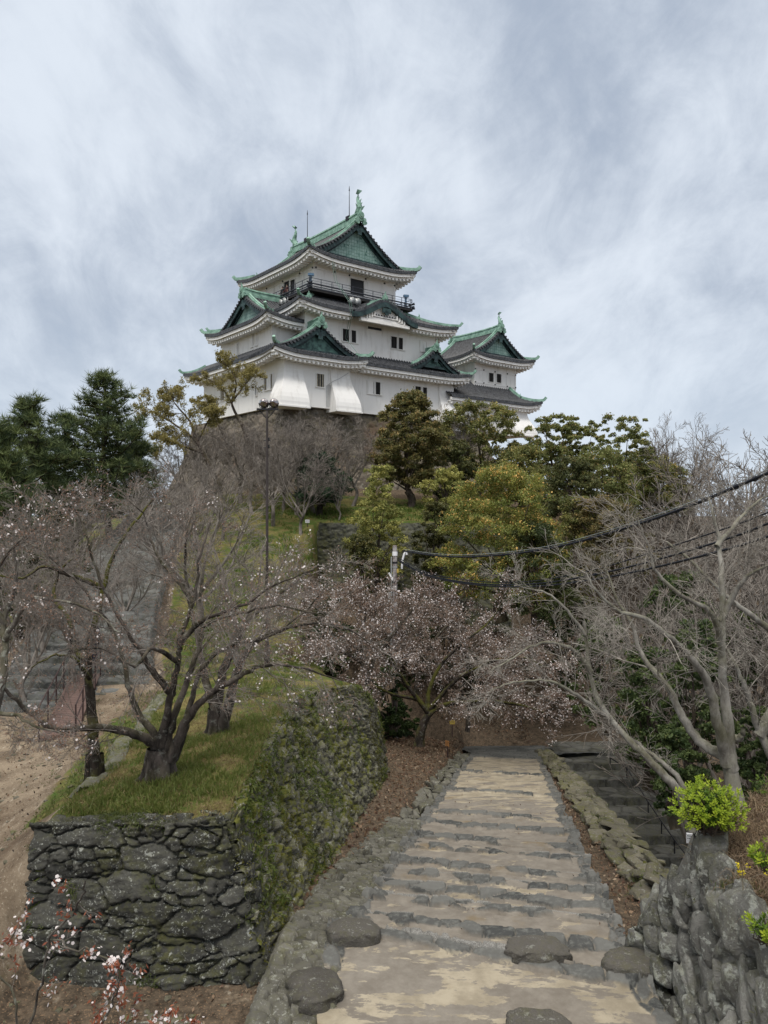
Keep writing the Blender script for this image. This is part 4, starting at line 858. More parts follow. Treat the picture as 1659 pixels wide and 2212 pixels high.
window(castle, 'y', -2.4, 10.3, 11.05, 11.4, 12.5, 4); window(castle, 'y', -2.4, 11.3, 12.1, 11.4, 12.5, 4, (.7, 1))
window(castle, 'y', -2.0, 1.8, 2.55, 15.9, 17.05, 4); window(castle, 'y', -2.0, 2.8, 3.6, 15.9, 17.05, 4, (.68, 1))
window(castle, 'y', -2.0, 7.55, 8.3, 16.0, 17.15, 4); window(castle, 'y', -2.0, 8.5, 9.3, 16.0, 17.15, 4, (.68, 1))
window(castle, 'y', -2.0, 4.7, 6.4, 17.45, 17.72, 0, None, 'dark_rail'); window(castle, 'y', -2.0, 11.35, 12.1, 16.2, 17.2, 0, (.05, .95))
window(castle, 'x', -5.05, -1.2, -.55, 10.9, 12.2, 2, (.55, 1)); window(castle, 'x', -5.05, -.4, .3, 10.9, 12.2, 2, (0, .4)); window(castle, 'x', -5.05, 1.7, 1.95, 10.65, 11.3, 0)
window(castle, 'x', -5.05, 3.5, 4.45, 10.95, 12.2, 3, (.5, 1)); window(castle, 'x', -5.05, 8.2, 9.0, 10.95, 12.2, 3)
window(castle, 'x', -4.88, 1.9, 2.3, 15.3, 16.5, 0, (.3, 1)); window(castle, 'x', -4.88, 2.75, 3.2, 15.3, 16.5, 0, (.3, 1)); window(castle, 'x', -4.88, 5.7, 6.35, 14.7, 16.1, 0, (.3, 1))
window(castle, 'y', -2.4, 1.9, 2.5, 9.55, 9.85, 4, None, 'dark_wood')
# top storey: doorways, battens, nail heads
window(castle, 'y', 0, 4.1, 5.75, 20.75, 22.65, 0); window(castle, 'x', 0, 4.35, 5.4, 20.75, 22.7, 0); window(castle, 'x', 0, 3.3, 4.15, 20.75, 22.6, 0)
b = MB()
for z0 in (22.78, 21.0):
    for (x0, x1, y0, y1) in ((-.06, 9.84, -.06, 0), (-.06, 0, -.06, 11.1), (9.78, 9.84, -.06, 11.1)): b.box(x0, x1, y0, y1, z0, z0 + .22 if z0 > 22 else z0 - .12 + .2)
for x in (0.15, 2.3, 6.4, 8.3, 9.6): b.box(x - .13, x + .13, -.045, 0, 20.5, 23.7)
for y in (.15, 2.4, 6.6, 8.8, 10.9): b.box(-.045, 0, y - .13, y + .13, 20.5, 23.7)
b.build('wall_batten', M['plaster'], castle)
b = MB()
for x in (.15, 2.3, 4.0, 5.95, 8.3, 9.6): b.tube([(x, -.13, 22.89), (x, -.05, 22.89)], .09, 8)
for y in (.15, 2.4, 5.6, 8.8): b.tube([(-.13, y, 22.89), (-.05, y, 22.89)], .09, 8)
b.build('nail_cover', M['black_metal'], castle)
# balcony and its railing
b = MB(); b.box(-1.25, 11.0, -1.25, -.07, 20.28, 20.45); b.box(-1.25, -.07, -.07, 12.2, 20.28, 20.45); b.box(9.85, 11.0, -.07, 12.2, 20.28, 20.45); b.box(-.07, 9.85, 11.1, 12.2, 20.28, 20.45); bal = b.build('balcony', M['dark_wood'], castle)
b = MB(); cx = [(-1.2, -1.2), (10.95, -1.2), (10.95, 12.15), (-1.2, 12.15), (-1.2, -1.2)]
for (a, c2) in zip(cx[:-1], cx[1:]):
    d = np.array(c2) - np.array(a); L = np.linalg.norm(d); d = d / L
    for z, w in ((20.52, .09), (20.72, .05), (20.95, .07)):
        b.tube([(a[0] - d[0] * .35, a[1] - d[1] * .35, z + (.08 if w > .06 else 0)), (a[0], a[1], z), (c2[0], c2[1], z), (c2[0] + d[0] * .35, c2[1] + d[1] * .35, z + (.08 if w > .06 else 0))], w, 6)
    b.tube([(*a, 21.45), (*c2, 21.45)], .028, 5); b.tube([(*a, 21.2), (*c2, 21.2)], .012, 4)
    for k in range(int(L / 1.2) + 1): p = np.array(a) + d * min(k * 1.2, L); b.tube([(*p, 20.4), (*p, 21.47)], .032, 5)
b.build('railing', M['dark_rail'], bal)
for (x, y) in ((-1.05, -1.05), (10.3, -1.0)):
    b = MB(); b.lathe((x, y, 20.45), (0, 0, 1), [(0, .2), (.1, .12), (.9, .10), (1.15, .14), (1.2, .05)], 8); b.obox((x, y - .05, 21.75), (.24, -.1, 0), (.05, .13, 0), (0, 0, .11)); b.build('viewing_scope', M['blue_metal'], bal)
# loudspeakers under the balcony
for (x, y, dx, dy) in ((-1.45, 3.0, -1, 0), (-1.45, 2.35, -1, 0), (3.1, -1.45, 0, -1), (3.75, -1.45, 0, -1)):
    b = MB(); b.lathe((x - dx * .1, y - dy * .1, 19.95), (dx, dy, -.12), [(-.3, .1), (0, .1), (.15, .16), (.45, .33), (.5, .36), (.48, .30), (.2, .10), (.15, .02)], 14); b.tube([(x, y, 20.0), (x, y, 20.35)], .04, 5)
    b.build('loudspeaker', M['grey_metal'], castle, True)
# hanging lines and conduits on the front
b = MB(); rp = [(1.0, -1.5, 23.3), (1.3, -1.55, 21.5), (1.55, -3.45, 19.2), (1.7, -3.5, 18.2), (2.05, -2.15, 16.2), (2.0, -4.3, 14.3), (1.95, -4.35, 13.6)]
b.tube(rp, .022, 5); b.tube([(p[0] + .22, p[1], p[2]) for p in rp[:5]], .018, 5); b.build('rope', M['rope'], castle)
b = MB()
for k in range(4): b.tube([(-.75 + .13 * k, -3.19, 9.4), (-.75 + .13 * k, -3.19, 11.35 + .03 * k)], .022, 5)
b.tube([(-.6, -3.19, 11.4), (-.2, -3.5, 11.75), (.6, -3.3, 12.1), (1.6, -3.22, 12.7), (1.86, -3.0, 13.2)], .02, 5); b.build('conduit', M['grey_metal'], castle)
# stone base under the keep
def wloc(x, y, z): c, s = cos(CROT), sin(CROT); return (CO[0] + c * x - s * y, CO[1] + s * x + c * y, z)
ft = lambda d: d
stone_wall('stone_wall', 'tall battered base of brown and grey boulders carrying the castle keep', [wloc(-4.85, 16, 9.25), wloc(-4.85, 8, 9.25), wloc(-4.85, -2.6, 9.25), wloc(1.2, -2.62, 9.28), wloc(1.3, -2.2, 9.28), wloc(12, -2.2, 9.28), wloc(20, -2.6, 9.0)],
           [wloc(-8.8, 17, .2), wloc(-8.8, 8, .6), wloc(-8.6, -6.4, .8), wloc(.8, -6.4, .6), wloc(1.3, -6.2, .6), wloc(12, -6.2, .3), wloc(22, -6.4, -.5)], M['base_stone'], (1.0, .62), .30, .13, 91, 1.2, curve=.45)
# ---------------------------------------------------------------- corner turret and its wing, behind on the right
turret = empty('castle_turret', (CO[0], CO[1], 0), CROT, 'small white castle turret with green-ridged gable roof, right of the keep', 'castle turret')
wallpart('turret_wall', [(21.0, 27.7, .05, 7.0, 13.5, 17.05)], turret)
wallpart('wing_wall', [(15.3, 26.6, -2.5, 7.5, 8.4, 11.9)], turret)
R = RoofSet(); gabled(R, (19.55, -1.35), (1, 0), (0, 1), 10.0, 9.4, 17.1, 3.3, 1.15, 1.15, ov=.5, A=.45, lw=3.3, wall=1.4, orn=1.0, ridge_h=.6); R.build(turret)
fish(turret, (24.55, -.35, 20.85), (0, 1), .85); fish(turret, (24.55, 7.0, 20.85), (0, -1), .85)
R = RoofSet(); gabled(R, (28.4, -3.4), (0, 1), (-1, 0), 8.6, 14.0, 11.9, 2.85, 1.7, None, ov=.6, A=.5, lw=3.2, wall=1.35, eaves=(1, 1, 1, 0), orn=1.0); R.build(turret)
window(turret, 'y', .05, 23.2, 23.95, 14.62, 15.62, 4); window(turret, 'y', .05, 24.45, 25.2, 14.65, 15.65, 4)
b = MB()
for z0 in (15.75, 14.3, 16.6): b.box(20.95, 27.75, -.0, .05, z0, z0 + .17)
for x in (21.1, 22.4, 24.2, 26.2, 27.6): b.box(x - .1, x + .1, .01, .05, 14.2, 17)
b.build('wall_batten', M['plaster'], turret); b = MB()
for z0 in (15.83, 14.38):
    for x in (21.1, 22.4, 24.2, 26.2, 27.6): b.tube([(x, -.07, z0), (x, 0, z0)], .08, 8)
b.build('nail_cover', M['black_metal'], turret)
drop(23.9, 26.62, -2.55, .95, .1, .8, 11.6, turret, 8.5)
# ---------------------------------------------------------------- plants
def vnorm(a):
    l = sqrt(a[0] * a[0] + a[1] * a[1] + a[2] * a[2]) + 1e-9; return (a[0] / l, a[1] / l, a[2] / l)
def tubes_np(lines, thick=.03, ks=(7, 5, 3)):
    """lines: list of (pts, radii); returns verts, faces"""
    groups = {}
    for pts, rad in lines:
        k = ks[0] if max(rad) > thick * 2 else ks[1] if max(rad) > thick else ks[2]
        groups.setdefault((len(pts), k), []).append((pts, rad))
    Vs = []; Fs = []; base = 0
    for (n, k), ls in groups.items():
        Pn = np.array([l[0] for l in ls], float); Rn = np.array([l[1] for l in ls], float); B = len(ls)
        d = np.empty_like(Pn); d[:, 1:-1] = Pn[:, 2:] - Pn[:, :-2]; d[:, 0] = Pn[:, 1] - Pn[:, 0]; d[:, -1] = Pn[:, -1] - Pn[:, -2]
        d /= np.linalg.norm(d, axis=2, keepdims=True) + 1e-9
        ref = np.where(np.abs(d[:, :1, 2:3]) < .85, np.array([0, 0, 1.]), np.array([1., 0, 0])); ref = np.repeat(ref, n, 1)
        u = np.cross(d, ref); u /= np.linalg.norm(u, axis=2, keepdims=True) + 1e-9; w = np.cross(d, u)
        a = np.arange(k) * 2 * pi / k
        V = Pn[:, :, None] + Rn[:, :, None, None] * (np.cos(a)[None, None, :, None] * u[:, :, None] + np.sin(a)[None, None, :, None] * w[:, :, None])
        Vs.append(V.reshape(-1, 3))
        bi = base + (np.arange(B) * n * k)[:, None, None]; ii = (np.arange(n - 1) * k)[None, :, None]; kk = np.arange(k)[None, None, :]; k2 = (kk + 1) % k
        f = np.stack([bi + ii + kk, bi + ii + k2, bi + ii + k + k2, bi + ii + k + kk], -1).reshape(-1, 4); Fs.append(f); base += B * n * k
    return np.concatenate(Vs), np.concatenate(Fs)
def catmull(pts, sub=4):
    p = [np.array(q, float) for q in pts]; p = [2 * p[0] - p[1]] + p + [2 * p[-1] - p[-2]]; o = []
    for i in range(1, len(p) - 2):
        for k in range(sub):
            t = k / sub; a, b, c, d = p[i - 1:i + 3]
            o.append(.5 * ((2 * b) + (c - a) * t + (2 * a - 5 * b + 4 * c - d) * t * t + (3 * b - a - 3 * c + d) * t ** 3))
    o.append(p[-2]); return o
class Wood:
    def __init__(s, seed, wig=.16, up=.05, seg=.35, thin=.0085): s.thin = thin; s.r = random.Random(seed); s.lines = []; s.twigs = []; s.wig = wig; s.up = up; s.seg = seg
    def limb(s, pts, r0, r1, sub=4, jit=0.0, pw=.8):
        q = catmull(pts, sub); n = len(q); rr = [r0 + (r1 - r0) * (i / (n - 1)) ** pw for i in range(n)]
        q = [tuple(a + np.array([s.r.gauss(0, jit) for _ in range(3)])) for a in q]
        rr = [a * (1 + s.r.uniform(-.05, .05)) for a in rr]
        s.lines.append((q, rr)); return q, rr
    def grow(s, p, d, L, r, lev, spec, tipr=.004):
        """spec[lev] = (children, child length ratio, spread angle, up-pull)"""
        R_ = s.r; n = max(3, min(9, int(L / (s.seg if lev else s.seg * .7)) + 2)); st = L / (n - 1); pts = [p]; rad = [r]; d = vnorm(d)
        up = spec[lev][3] if lev < len(spec) else s.up
        e = max(tipr, r * (.35 if lev else .4))
        for i in range(1, n):
            d = vnorm((d[0] + R_.gauss(0, s.wig), d[1] + R_.gauss(0, s.wig), d[2] + R_.gauss(0, s.wig) + up))
            p = (p[0] + d[0] * st, p[1] + d[1] * st, p[2] + d[2] * st); pts.append(p); rad.append(r + (e - r) * i / (n - 1))
        s.lines.append((pts, rad))
        if lev <= 1: s.twigs.append(pts)
        if lev > 0: s.kids(pts, rad, L, lev, spec, tipr)
    def kids(s, pts, rad, L, lev, spec, tipr=.004, t0=.18):
        R_ = s.r; nch, ratio, ang, up = spec[lev - 1]; n = len(pts)
        m = max(1, int(nch * (.75 + .5 * R_.random())))
        for k in range(m):
            t = t0 + (1 - t0) * ((k + R_.random()) / m); x = t * (n - 1); i = min(int(x), n - 2); f = x - i
            a, b = pts[i], pts[i + 1]; p = tuple(a[j] + (b[j] - a[j]) * f for j in range(3)); d = vnorm((b[0] - a[0], b[1] - a[1], b[2] - a[2]))
            q = vnorm((R_.gauss(0, 1), R_.gauss(0, 1), R_.gauss(0, 1) * .8)); dt = q[0] * d[0] + q[1] * d[1] + q[2] * d[2]; q = vnorm((q[0] - d[0] * dt, q[1] - d[1] * dt, q[2] - d[2] * dt))
            an = ang * R_.uniform(.65, 1.25); c, sn = cos(an), sin(an)
            nd = (d[0] * c + q[0] * sn, d[1] * c + q[1] * sn, d[2] * c + q[2] * sn)
            s.grow(p, nd, (l_ := L * ratio * (1.15 - .55 * t) * R_.uniform(.7, 1.25)), max(tipr, min(rad[i] * .75, l_ * s.thin * (1.35 if lev > 2 else 1))), lev - 1, spec, tipr)
    def mesh(s, name, m, parent, thick=.03, ks=(8, 5, 3)):
        V, Fq = tubes_np(s.lines, thick, ks); return mesh_np(name, V, [Fq], m, parent, None, True)
    def tips(s, n, rng, lo=.3, hi=1.0):
        out = []
        tw = s.twigs
        for _ in range(n):
            pts = tw[rng.integers(len(tw))]; x = (lo + (hi - lo) * rng.random()) * (len(pts) - 1); i = min(int(x), len(pts) - 2); f = x - i
            out.append([pts[i][j] + (pts[i + 1][j] - pts[i][j]) * f for j in range(3)])
        return np.array(out)
def leaf_quads(c, size, rng, asp=.55, upb=.0, szvar=.35, nrm=None):
    """c (n,3) centres -> rhombus leaves"""
    n = len(c); d = rng.normal(size=(n, 3)); d /= np.linalg.norm(d, axis=1, keepdims=True)
    nn = rng.normal(size=(n, 3)) + np.array([0, 0, upb]) if nrm is None else nrm + rng.normal(size=(n, 3)) * .55
    s_ = np.cross(d, nn); s_ /= np.linalg.norm(s_, axis=1, keepdims=True) + 1e-9
    sz = size * (1 + szvar * rng.uniform(-1, 1, n))[:, None]
    V = np.stack([c - d * sz * .5, c + s_ * sz * asp * .5, c + d * sz * .5, c - s_ * sz * asp * .5], 1).reshape(-1, 3)
    return V, np.arange(4 * n).reshape(-1, 4)
def flowers(c, size, rng, k=5):
    n = len(c); nn = rng.normal(size=(n, 3)); nn /= np.linalg.norm(nn, axis=1, keepdims=True); u = np.cross(nn, rng.normal(size=(n, 3))); u /= np.linalg.norm(u, axis=1, keepdims=True); w = np.cross(nn, u)
    a = np.arange(k) * 2 * pi / k; sz = size * rng.uniform(.6, 1.2, n)[:, None, None]
    V = c[:, None] + sz * .5 * (np.cos(a)[None, :, None] * u[:, None] + np.sin(a)[None, :, None] * w[:, None]) + nn[:, None] * (rng.random((n, 1, 1)) - .5) * size
    return V.reshape(-1, 3), np.arange(n * k).reshape(-1, k)
def blossom_part(par, wood, n, rng, size=.036, cl=4, buds=0, box=None, spread=.035):
    t = wood.tips(n, rng)
    if box is not None: t = t[box(t)]
    c = np.repeat(t, cl, 0) + rng.normal(size=(len(t) * cl, 3)) * spread
    V, Fq = flowers(c, size, rng); pink = rng.random(len(c))[:, None]
    col = np.array([.82, .77, .76]) * (1 - pink * .14) + np.array([.72, .52, .52]) * pink * .14
    o = mesh_np('blossom', V, [Fq], M['petal'], par, np.repeat(col, 5, 0)); o['kind'] = 'stuff'
    if buds:
        c = wood.tips(buds, rng, .25, 1.0) + rng.normal(size=(buds, 3)) * .012
        V, Fq = leaf_quads(c, .030, rng, .55); k = rng.random(buds)[:, None]
        col = np.array([.23, .125, .085]) * (1 - k) + np.array([.40, .27, .20]) * k
        o = mesh_np('bud', V, [Fq], M['petal'], par, np.repeat(col, 4, 0)); o['kind'] = 'stuff'
def rel(pts, o): return [tuple(np.array(p) - np.array(o)) for p in pts]
def px(l): return [P(*p) for p in l]

CH = [(7, .50, .85, .03), (7, .50, .80, .03), (6, .52, .75, .02), (5, .5, .7, .0)]
# ---- the big many-stemmed cherry on the grass terrace
def hero(name, label, cat, base, limbs, barkm, seed, spec, lev, flare=None, group=None, wig=.13, tipr=.0028, ks=(10, 5, 3), seg=.3, L0=None):
    o = empty(name, base, 0, label, cat, group); w = Wood(seed, wig, .03, seg); main = Wood(seed + 1)
    for l in limbs:
        pts = rel(px(l['p']), base); q, rr = main.limb(pts, l['r'][0] * (.92 if 'n' not in l else .74), max(.008, l['r'][1] * .45), 5, .012, .62)
        if 'n' in l:
            Ltot = sum(np.linalg.norm(np.array(a) - np.array(b)) for a, b in zip(q[:-1], q[1:]))
            sp = list(spec); lv = l.get('lev', lev); sp[lv - 1] = (l['n'], sp[lv - 1][1], sp[lv - 1][2], sp[lv - 1][3])
            w.kids(q, rr, l.get('L', Ltot * .75), lv, sp, tipr, l.get('t0', .25))
    if flare:
        for (a, r0, ln) in flare: main.limb([(cos(a) * ln, sin(a) * ln, -.12), (cos(a) * ln * .45, sin(a) * ln * .45, .06), (cos(a) * .08, sin(a) * .08, .55)], r0 * .5, r0, 3)
    main.mesh('trunk', barkm, o, .02, (12, 8, 6)); w.mesh('branches', M['cherry_twig'] if barkm in (M['cherry_bark'], M['dark_bark'], M['lichen_bark']) else M['grey_twig'] if barkm is M['grey_bark'] else barkm, o, .02, ks)
    return o, w
D0 = 14.3
b0 = P(345, 1690, D0); b0 = (b0[0], b0[1], gz(b0[0], b0[1]) - .03)
SP4 = [(8, .55, .75, .0), (9, .50, .80, .0), (11, .52, .85, -.01), (9, .55, .8, .0)]
cherry, w1 = hero('cherry_tree', 'many-stemmed cherry tree spreading low over the grass terrace, first blossoms opening', 'cherry tree', b0, [
    {'p': [(345, 1698, 14.3), (345, 1650, 14.3), (350, 1605, 14.3), (357, 1560, 14.3)], 'r': (.33, .16)},
    {'p': [(348, 1640, 14.3), (325, 1600, 14.25), (280, 1583, 14.1), (210, 1570, 13.9), (120, 1575, 13.6), (60, 1535, 13.4), (0, 1480, 13.2)], 'r': (.17, .06), 'n': 11, 'lev': 3, 'L': 2.2},
    {'p': [(344, 1650, 14.3), (332, 1585, 14.35), (302, 1545, 14.6), (280, 1490, 14.8), (268, 1430, 15), (240, 1360, 15.2), (170, 1260, 15.2), (90, 1190, 15), (0, 1140, 15)], 'r': (.13, .03), 'n': 15, 'L': 2.0},
    {'p': [(350, 1640, 14.25), (356, 1570, 14.2), (370, 1500, 14.0), (384, 1430, 13.8), (388, 1380, 13.8), (420, 1290, 13.8), (430, 1210, 14), (455, 1130, 14.2)], 'r': (.14, .03), 'n': 15, 'L': 1.9},
    {'p': [(388, 1390, 13.8), (440, 1340, 13.6), (520, 1310, 13.4), (600, 1260, 13.3), (680, 1230, 13.2)], 'r': (.085, .02), 'n': 12, 'L': 2.2},
    {'p': [(372, 1500, 14.0), (330, 1450, 13.6), (300, 1400, 13.4), (250, 1320, 13.2), (205, 1230, 13.2), (185, 1150, 13.4), (150, 1075, 13.5)], 'r': (.10, .02), 'n': 15, 'L': 2.0},
    {'p': [(354, 1650, 14.3), (370, 1570, 14.25), (400, 1480, 14.4), (430, 1400, 14.6), (445, 1350, 14.8), (520, 1325, 14.8), (600, 1310, 14.6), (700, 1330, 14.4)], 'r': (.13, .025), 'n': 13, 'L': 2.3},
    {'p': [(370, 1640, 14.2), (400, 1560, 14.0), (450, 1500, 13.8), (520, 1460, 13.6), (560, 1440, 13.5), (640, 1440, 13.4), (735, 1470, 13.2)], 'r': (.15, .025), 'n': 14, 'L': 2.2},
    {'p': [(365, 1660, 14.4), (392, 1600, 14.6), (410, 1520, 14.9), (440, 1440, 15.2), (500, 1395, 15.4), (590, 1370, 15.4), (680, 1300, 15.4), (740, 1200, 15.4)], 'r': (.13, .02), 'n': 14, 'L': 2.5},
    {'p': [(420, 1300, 13.8), (370, 1240, 14.2), (330, 1180, 14.4), (310, 1110, 14.6), (250, 1060, 14.6)], 'r': (.06, .015), 'n': 12, 'L': 2.2},
    {'p': [(384, 1430, 13.8), (330, 1400, 13.0), (290, 1440, 12.6), (220, 1400, 12.4), (150, 1410, 12.2)], 'r': (.07, .015), 'n': 10, 'L': 1.7}],
    M['cherry_bark'], 5, SP4, 3, [(a, .16, .5) for a in (.3, 1.3, 2.4, 3.3, 4.3, 5.3)])
rg = np.random.default_rng(3)
blossom_part(cherry, w1, 380, rg, .04, 3, 8000, lambda t: rg.random(len(t)) < np.clip(.18 + (t[:, 0] - .2) * .42, .12, 1))
# ---- second cherry behind it
b2 = P(470, 1585, 17.6); b2 = (b2[0], b2[1], gz(b2[0], b2[1]) - .03)
c2, w2 = hero('cherry_tree', 'cherry tree with two thick dark trunks just behind the many-stemmed one', 'cherry tree', b2, [
    {'p': [(462, 1592, 17.6), (468, 1530, 17.7), (482, 1450, 17.8), (510, 1390, 18), (545, 1330, 18.2), (620, 1270, 18.5), (690, 1220, 18.8)], 'r': (.26, .04), 'n': 13, 'L': 3},
    {'p': [(478, 1580, 17.6), (500, 1500, 17.2), (520, 1430, 17), (560, 1380, 17), (640, 1350, 17), (730, 1350, 17), (800, 1390, 17)], 'r': (.20, .03), 'n': 14, 'L': 2.8},
    {'p': [(466, 1540, 17.7), (440, 1450, 18), (425, 1370, 18.2), (405, 1280, 18.5), (400, 1180, 18.5), (420, 1090, 18.5)], 'r': (.16, .03), 'n': 14, 'L': 2.2}],
    M['cherry_bark'], 15, SP4, 3, [(a, .14, .4) for a in (.3, 1.7, 3.0, 4.3)])
blossom_part(c2, w2, 700, rg, .04, 3, 5000, lambda t: rg.random(len(t)) < np.clip(.2 + t[:, 0] * .3, .1, .9))
# ---- dark mossy leaning tree at the dirt's edge
b3 = P(205, 1668, 15.6); b3 = (b3[0], b3[1], gz(b3[0], b3[1]) - .03)
t3, w3 = hero('old_tree', 'old black-barked tree with mossy crooked limbs beside the dirt yard', 'tree', b3, [
    {'p': [(206, 1675, 15.6), (202, 1600, 15.6), (195, 1500, 15.7), (190, 1420, 15.8), (205, 1350, 16), (222, 1270, 16.2), (250, 1190, 16.4), (290, 1130, 16.6), (330, 1080, 17)], 'r': (.20, .04), 'n': 10, 'L': 2.6, 't0': .5},
    {'p': [(190, 1430, 15.8), (160, 1400, 16), (145, 1330, 16.2), (120, 1300, 16.4), (125, 1240, 16.6), (160, 1205, 16.6)], 'r': (.11, .04), 'n': 6, 'L': 1.8},
    {'p': [(222, 1270, 16.2), (180, 1250, 16.0), (140, 1240, 15.8), (95, 1225, 15.6), (40, 1250, 15.4), (-20, 1240, 15.2)], 'r': (.09, .03), 'n': 9, 'L': 2},
    {'p': [(195, 1470, 15.7), (165, 1425, 15.2), (120, 1415, 14.9), (70, 1440, 14.7)], 'r': (.07, .02), 'n': 7, 'L': 1.6}], M['dark_bark'], 25, SP4, 3, [(a, .1, .3) for a in (.5, 2, 3.5, 5)])
# ---- lichen-covered cherry at the left edge of the picture
b4 = P(25, 1640, 12.6); b4 = (b4[0] - .5, b4[1], gz(b4[0], b4[1]) - .03)
t4, w4 = hero('cherry_tree', 'pale lichen-covered cherry trunk leaning in at the left edge of the view', 'cherry tree', b4, [
    {'p': [(-40, 1700, 12.6), (-15, 1560, 12.6), (10, 1420, 12.6), (8, 1340, 12.7), (35, 1260, 12.8), (30, 1180, 13)], 'r': (.15, .04), 'n': 12, 'L': 2.2},
    {'p': [(12, 1380, 12.6), (60, 1300, 12.4), (110, 1295, 12.3), (200, 1318, 12.2), (260, 1370, 12.1)], 'r': (.075, .02), 'n': 9, 'L': 1.6},
    {'p': [(8, 1350, 12.7), (-20, 1270, 12.6), (20, 1190, 12.6), (80, 1140, 12.6), (140, 1090, 12.8)], 'r': (.07, .015), 'n': 12, 'L': 2.0},
    {'p': [(-10, 1540, 12.6), (30, 1545, 12.2), (85, 1570, 12), (150, 1590, 11.9)], 'r': (.06, .02), 'n': 8, 'L': 1.2}], M['lichen_bark'], 35, SP4, 3)
blossom_part(t4, w4, 120, rg, .04, 3, 4000)
# ---- foreground sprays of an early cherry, bottom left, rooted below the frame
b5 = (-4.6, 6.2, -7.5)
t5, w5 = hero('cherry_tree', 'young cherry with red leaf buds and pink-white flowers in the near left corner', 'cherry tree', b5, [
    {'p': [(-480, 3300, 6.0), (-300, 2700, 6.6), (-120, 2400, 7.2)], 'r': (.07, .035)},
    {'p': [(-120, 2400, 7.2), (40, 2250, 7.0), (90, 2120, 6.8), (110, 2030, 6.6), (165, 1960, 6.4), (185, 1905, 6.3)], 'r': (.022, .005), 'n': 9, 'L': .8, 'lev': 2},
    {'p': [(-120, 2400, 7.2), (150, 2290, 6.9), (230, 2190, 6.6), (255, 2110, 6.4), (280, 2070, 6.3)], 'r': (.02, .005), 'n': 7, 'L': .6, 'lev': 2},
    {'p': [(40, 2250, 7.0), (30, 2150, 6.9), (-20, 2080, 6.8), (20, 2030, 6.8), (60, 2000, 6.8)], 'r': (.014, .004), 'n': 8, 'L': .6, 'lev': 2},
    {'p': [(110, 2030, 6.6), (200, 2060, 6.3), (260, 2100, 6.1), (240, 2180, 6.0)], 'r': (.01, .003), 'n': 7, 'L': .5, 'lev': 2},
    {'p': [(-120, 2400, 7.2), (120, 2260, 6.5), (300, 2215, 6.2), (380, 2205, 6.0)], 'r': (.014, .004), 'n': 8, 'L': .5, 'lev': 2}],
    M['lichen_bark'], 45, [(4, .45, .7, .1), (5, .5, .75, .1), (5, .5, .75, .05)], 2, wig=.1, tipr=.0022, seg=.12)
blossom_part(t5, w5, 95, rg, .034, 3, 0, None, .03)
c = w5.tips(330, rg, .5, 1.0); c = np.repeat(c, 2, 0) + rg.normal(size=(660, 3)) * .018
V, Fq = leaf_quads(c, .045, rg, .35); k_ = rg.random(len(c))[:, None]; o = mesh_np('leaf_bud', V, [Fq], M['leaf'], t5, np.repeat(np.array([.20, .045, .025]) * (1 - k_) + np.array([.34, .13, .07]) * k_, 4, 0)); o['kind'] = 'stuff'
# ---- cherries in the hollow beside the path
def cherry_mid(label, u, v, D, limbs, seed, nb, nbud, spec=SP4, zfix=None):
    b = P(u, v, D); b = (b[0], b[1], gz(b[0], b[1]) - .05); dv = 0
    o, w = hero('cherry_tree', label, 'cherry tree', b, limbs, M['dark_bark'] if seed == 55 else M['cherry_bark'], seed, spec, 3, wig=.15, tipr=.008, seg=.5, ks=(7, 4, 3))
    blossom_part(o, w, nb, rg, .07, 3, 0, None, .10)
    cc = w.tips(nbud, rg, .2, 1.0); V, Fq = leaf_quads(cc, .075, rg, .6); k = rg.random(nbud)[:, None]
    q = mesh_np('bud', V, [Fq], M['petal'], o, np.repeat(np.array([.20, .13, .095]) * (1 - k) + np.array([.38, .285, .225]) * k, 4, 0)); q['kind'] = 'stuff'
    return o, w
SPM = [(7, .5, .8, .0), (8, .5, .85, -.01), (9, .5, .85, .0), (6, .5, .8, .0)]
cherry_mid('dark leaning cherry in bloom at the edge of the leaf-strewn bank beside the path', 905, 1605, 37, [
    {'p': [(905, 1610, 37), (912, 1570, 37), (935, 1535, 37), (975, 1520, 37), (1060, 1515, 36.5), (1150, 1530, 36), (1215, 1560, 36)], 'r': (.38, .05), 'n': 15, 'L': 4.5},
    {'p': [(925, 1545, 37), (925, 1500, 37.5), (950, 1440, 38), (1000, 1390, 38.5), (1060, 1340, 39), (1090, 1290, 39)], 'r': (.22, .04), 'n': 15, 'L': 4.5},
    {'p': [(925, 1540, 37), (880, 1480, 36.5), (850, 1430, 36), (830, 1360, 36), (800, 1300, 36)], 'r': (.2, .04), 'n': 15, 'L': 4.5},
    {'p': [(930, 1530, 37), (985, 1470, 36), (1060, 1430, 35.5), (1130, 1420, 35), (1190, 1450, 35)], 'r': (.18, .04), 'n': 14, 'L': 4},
    {'p': [(900, 1510, 37), (850, 1500, 35.5), (800, 1480, 34.5), (760, 1500, 34)], 'r': (.15, .03), 'n': 12, 'L': 3.2}], 55, 1500, 30000, SPM)
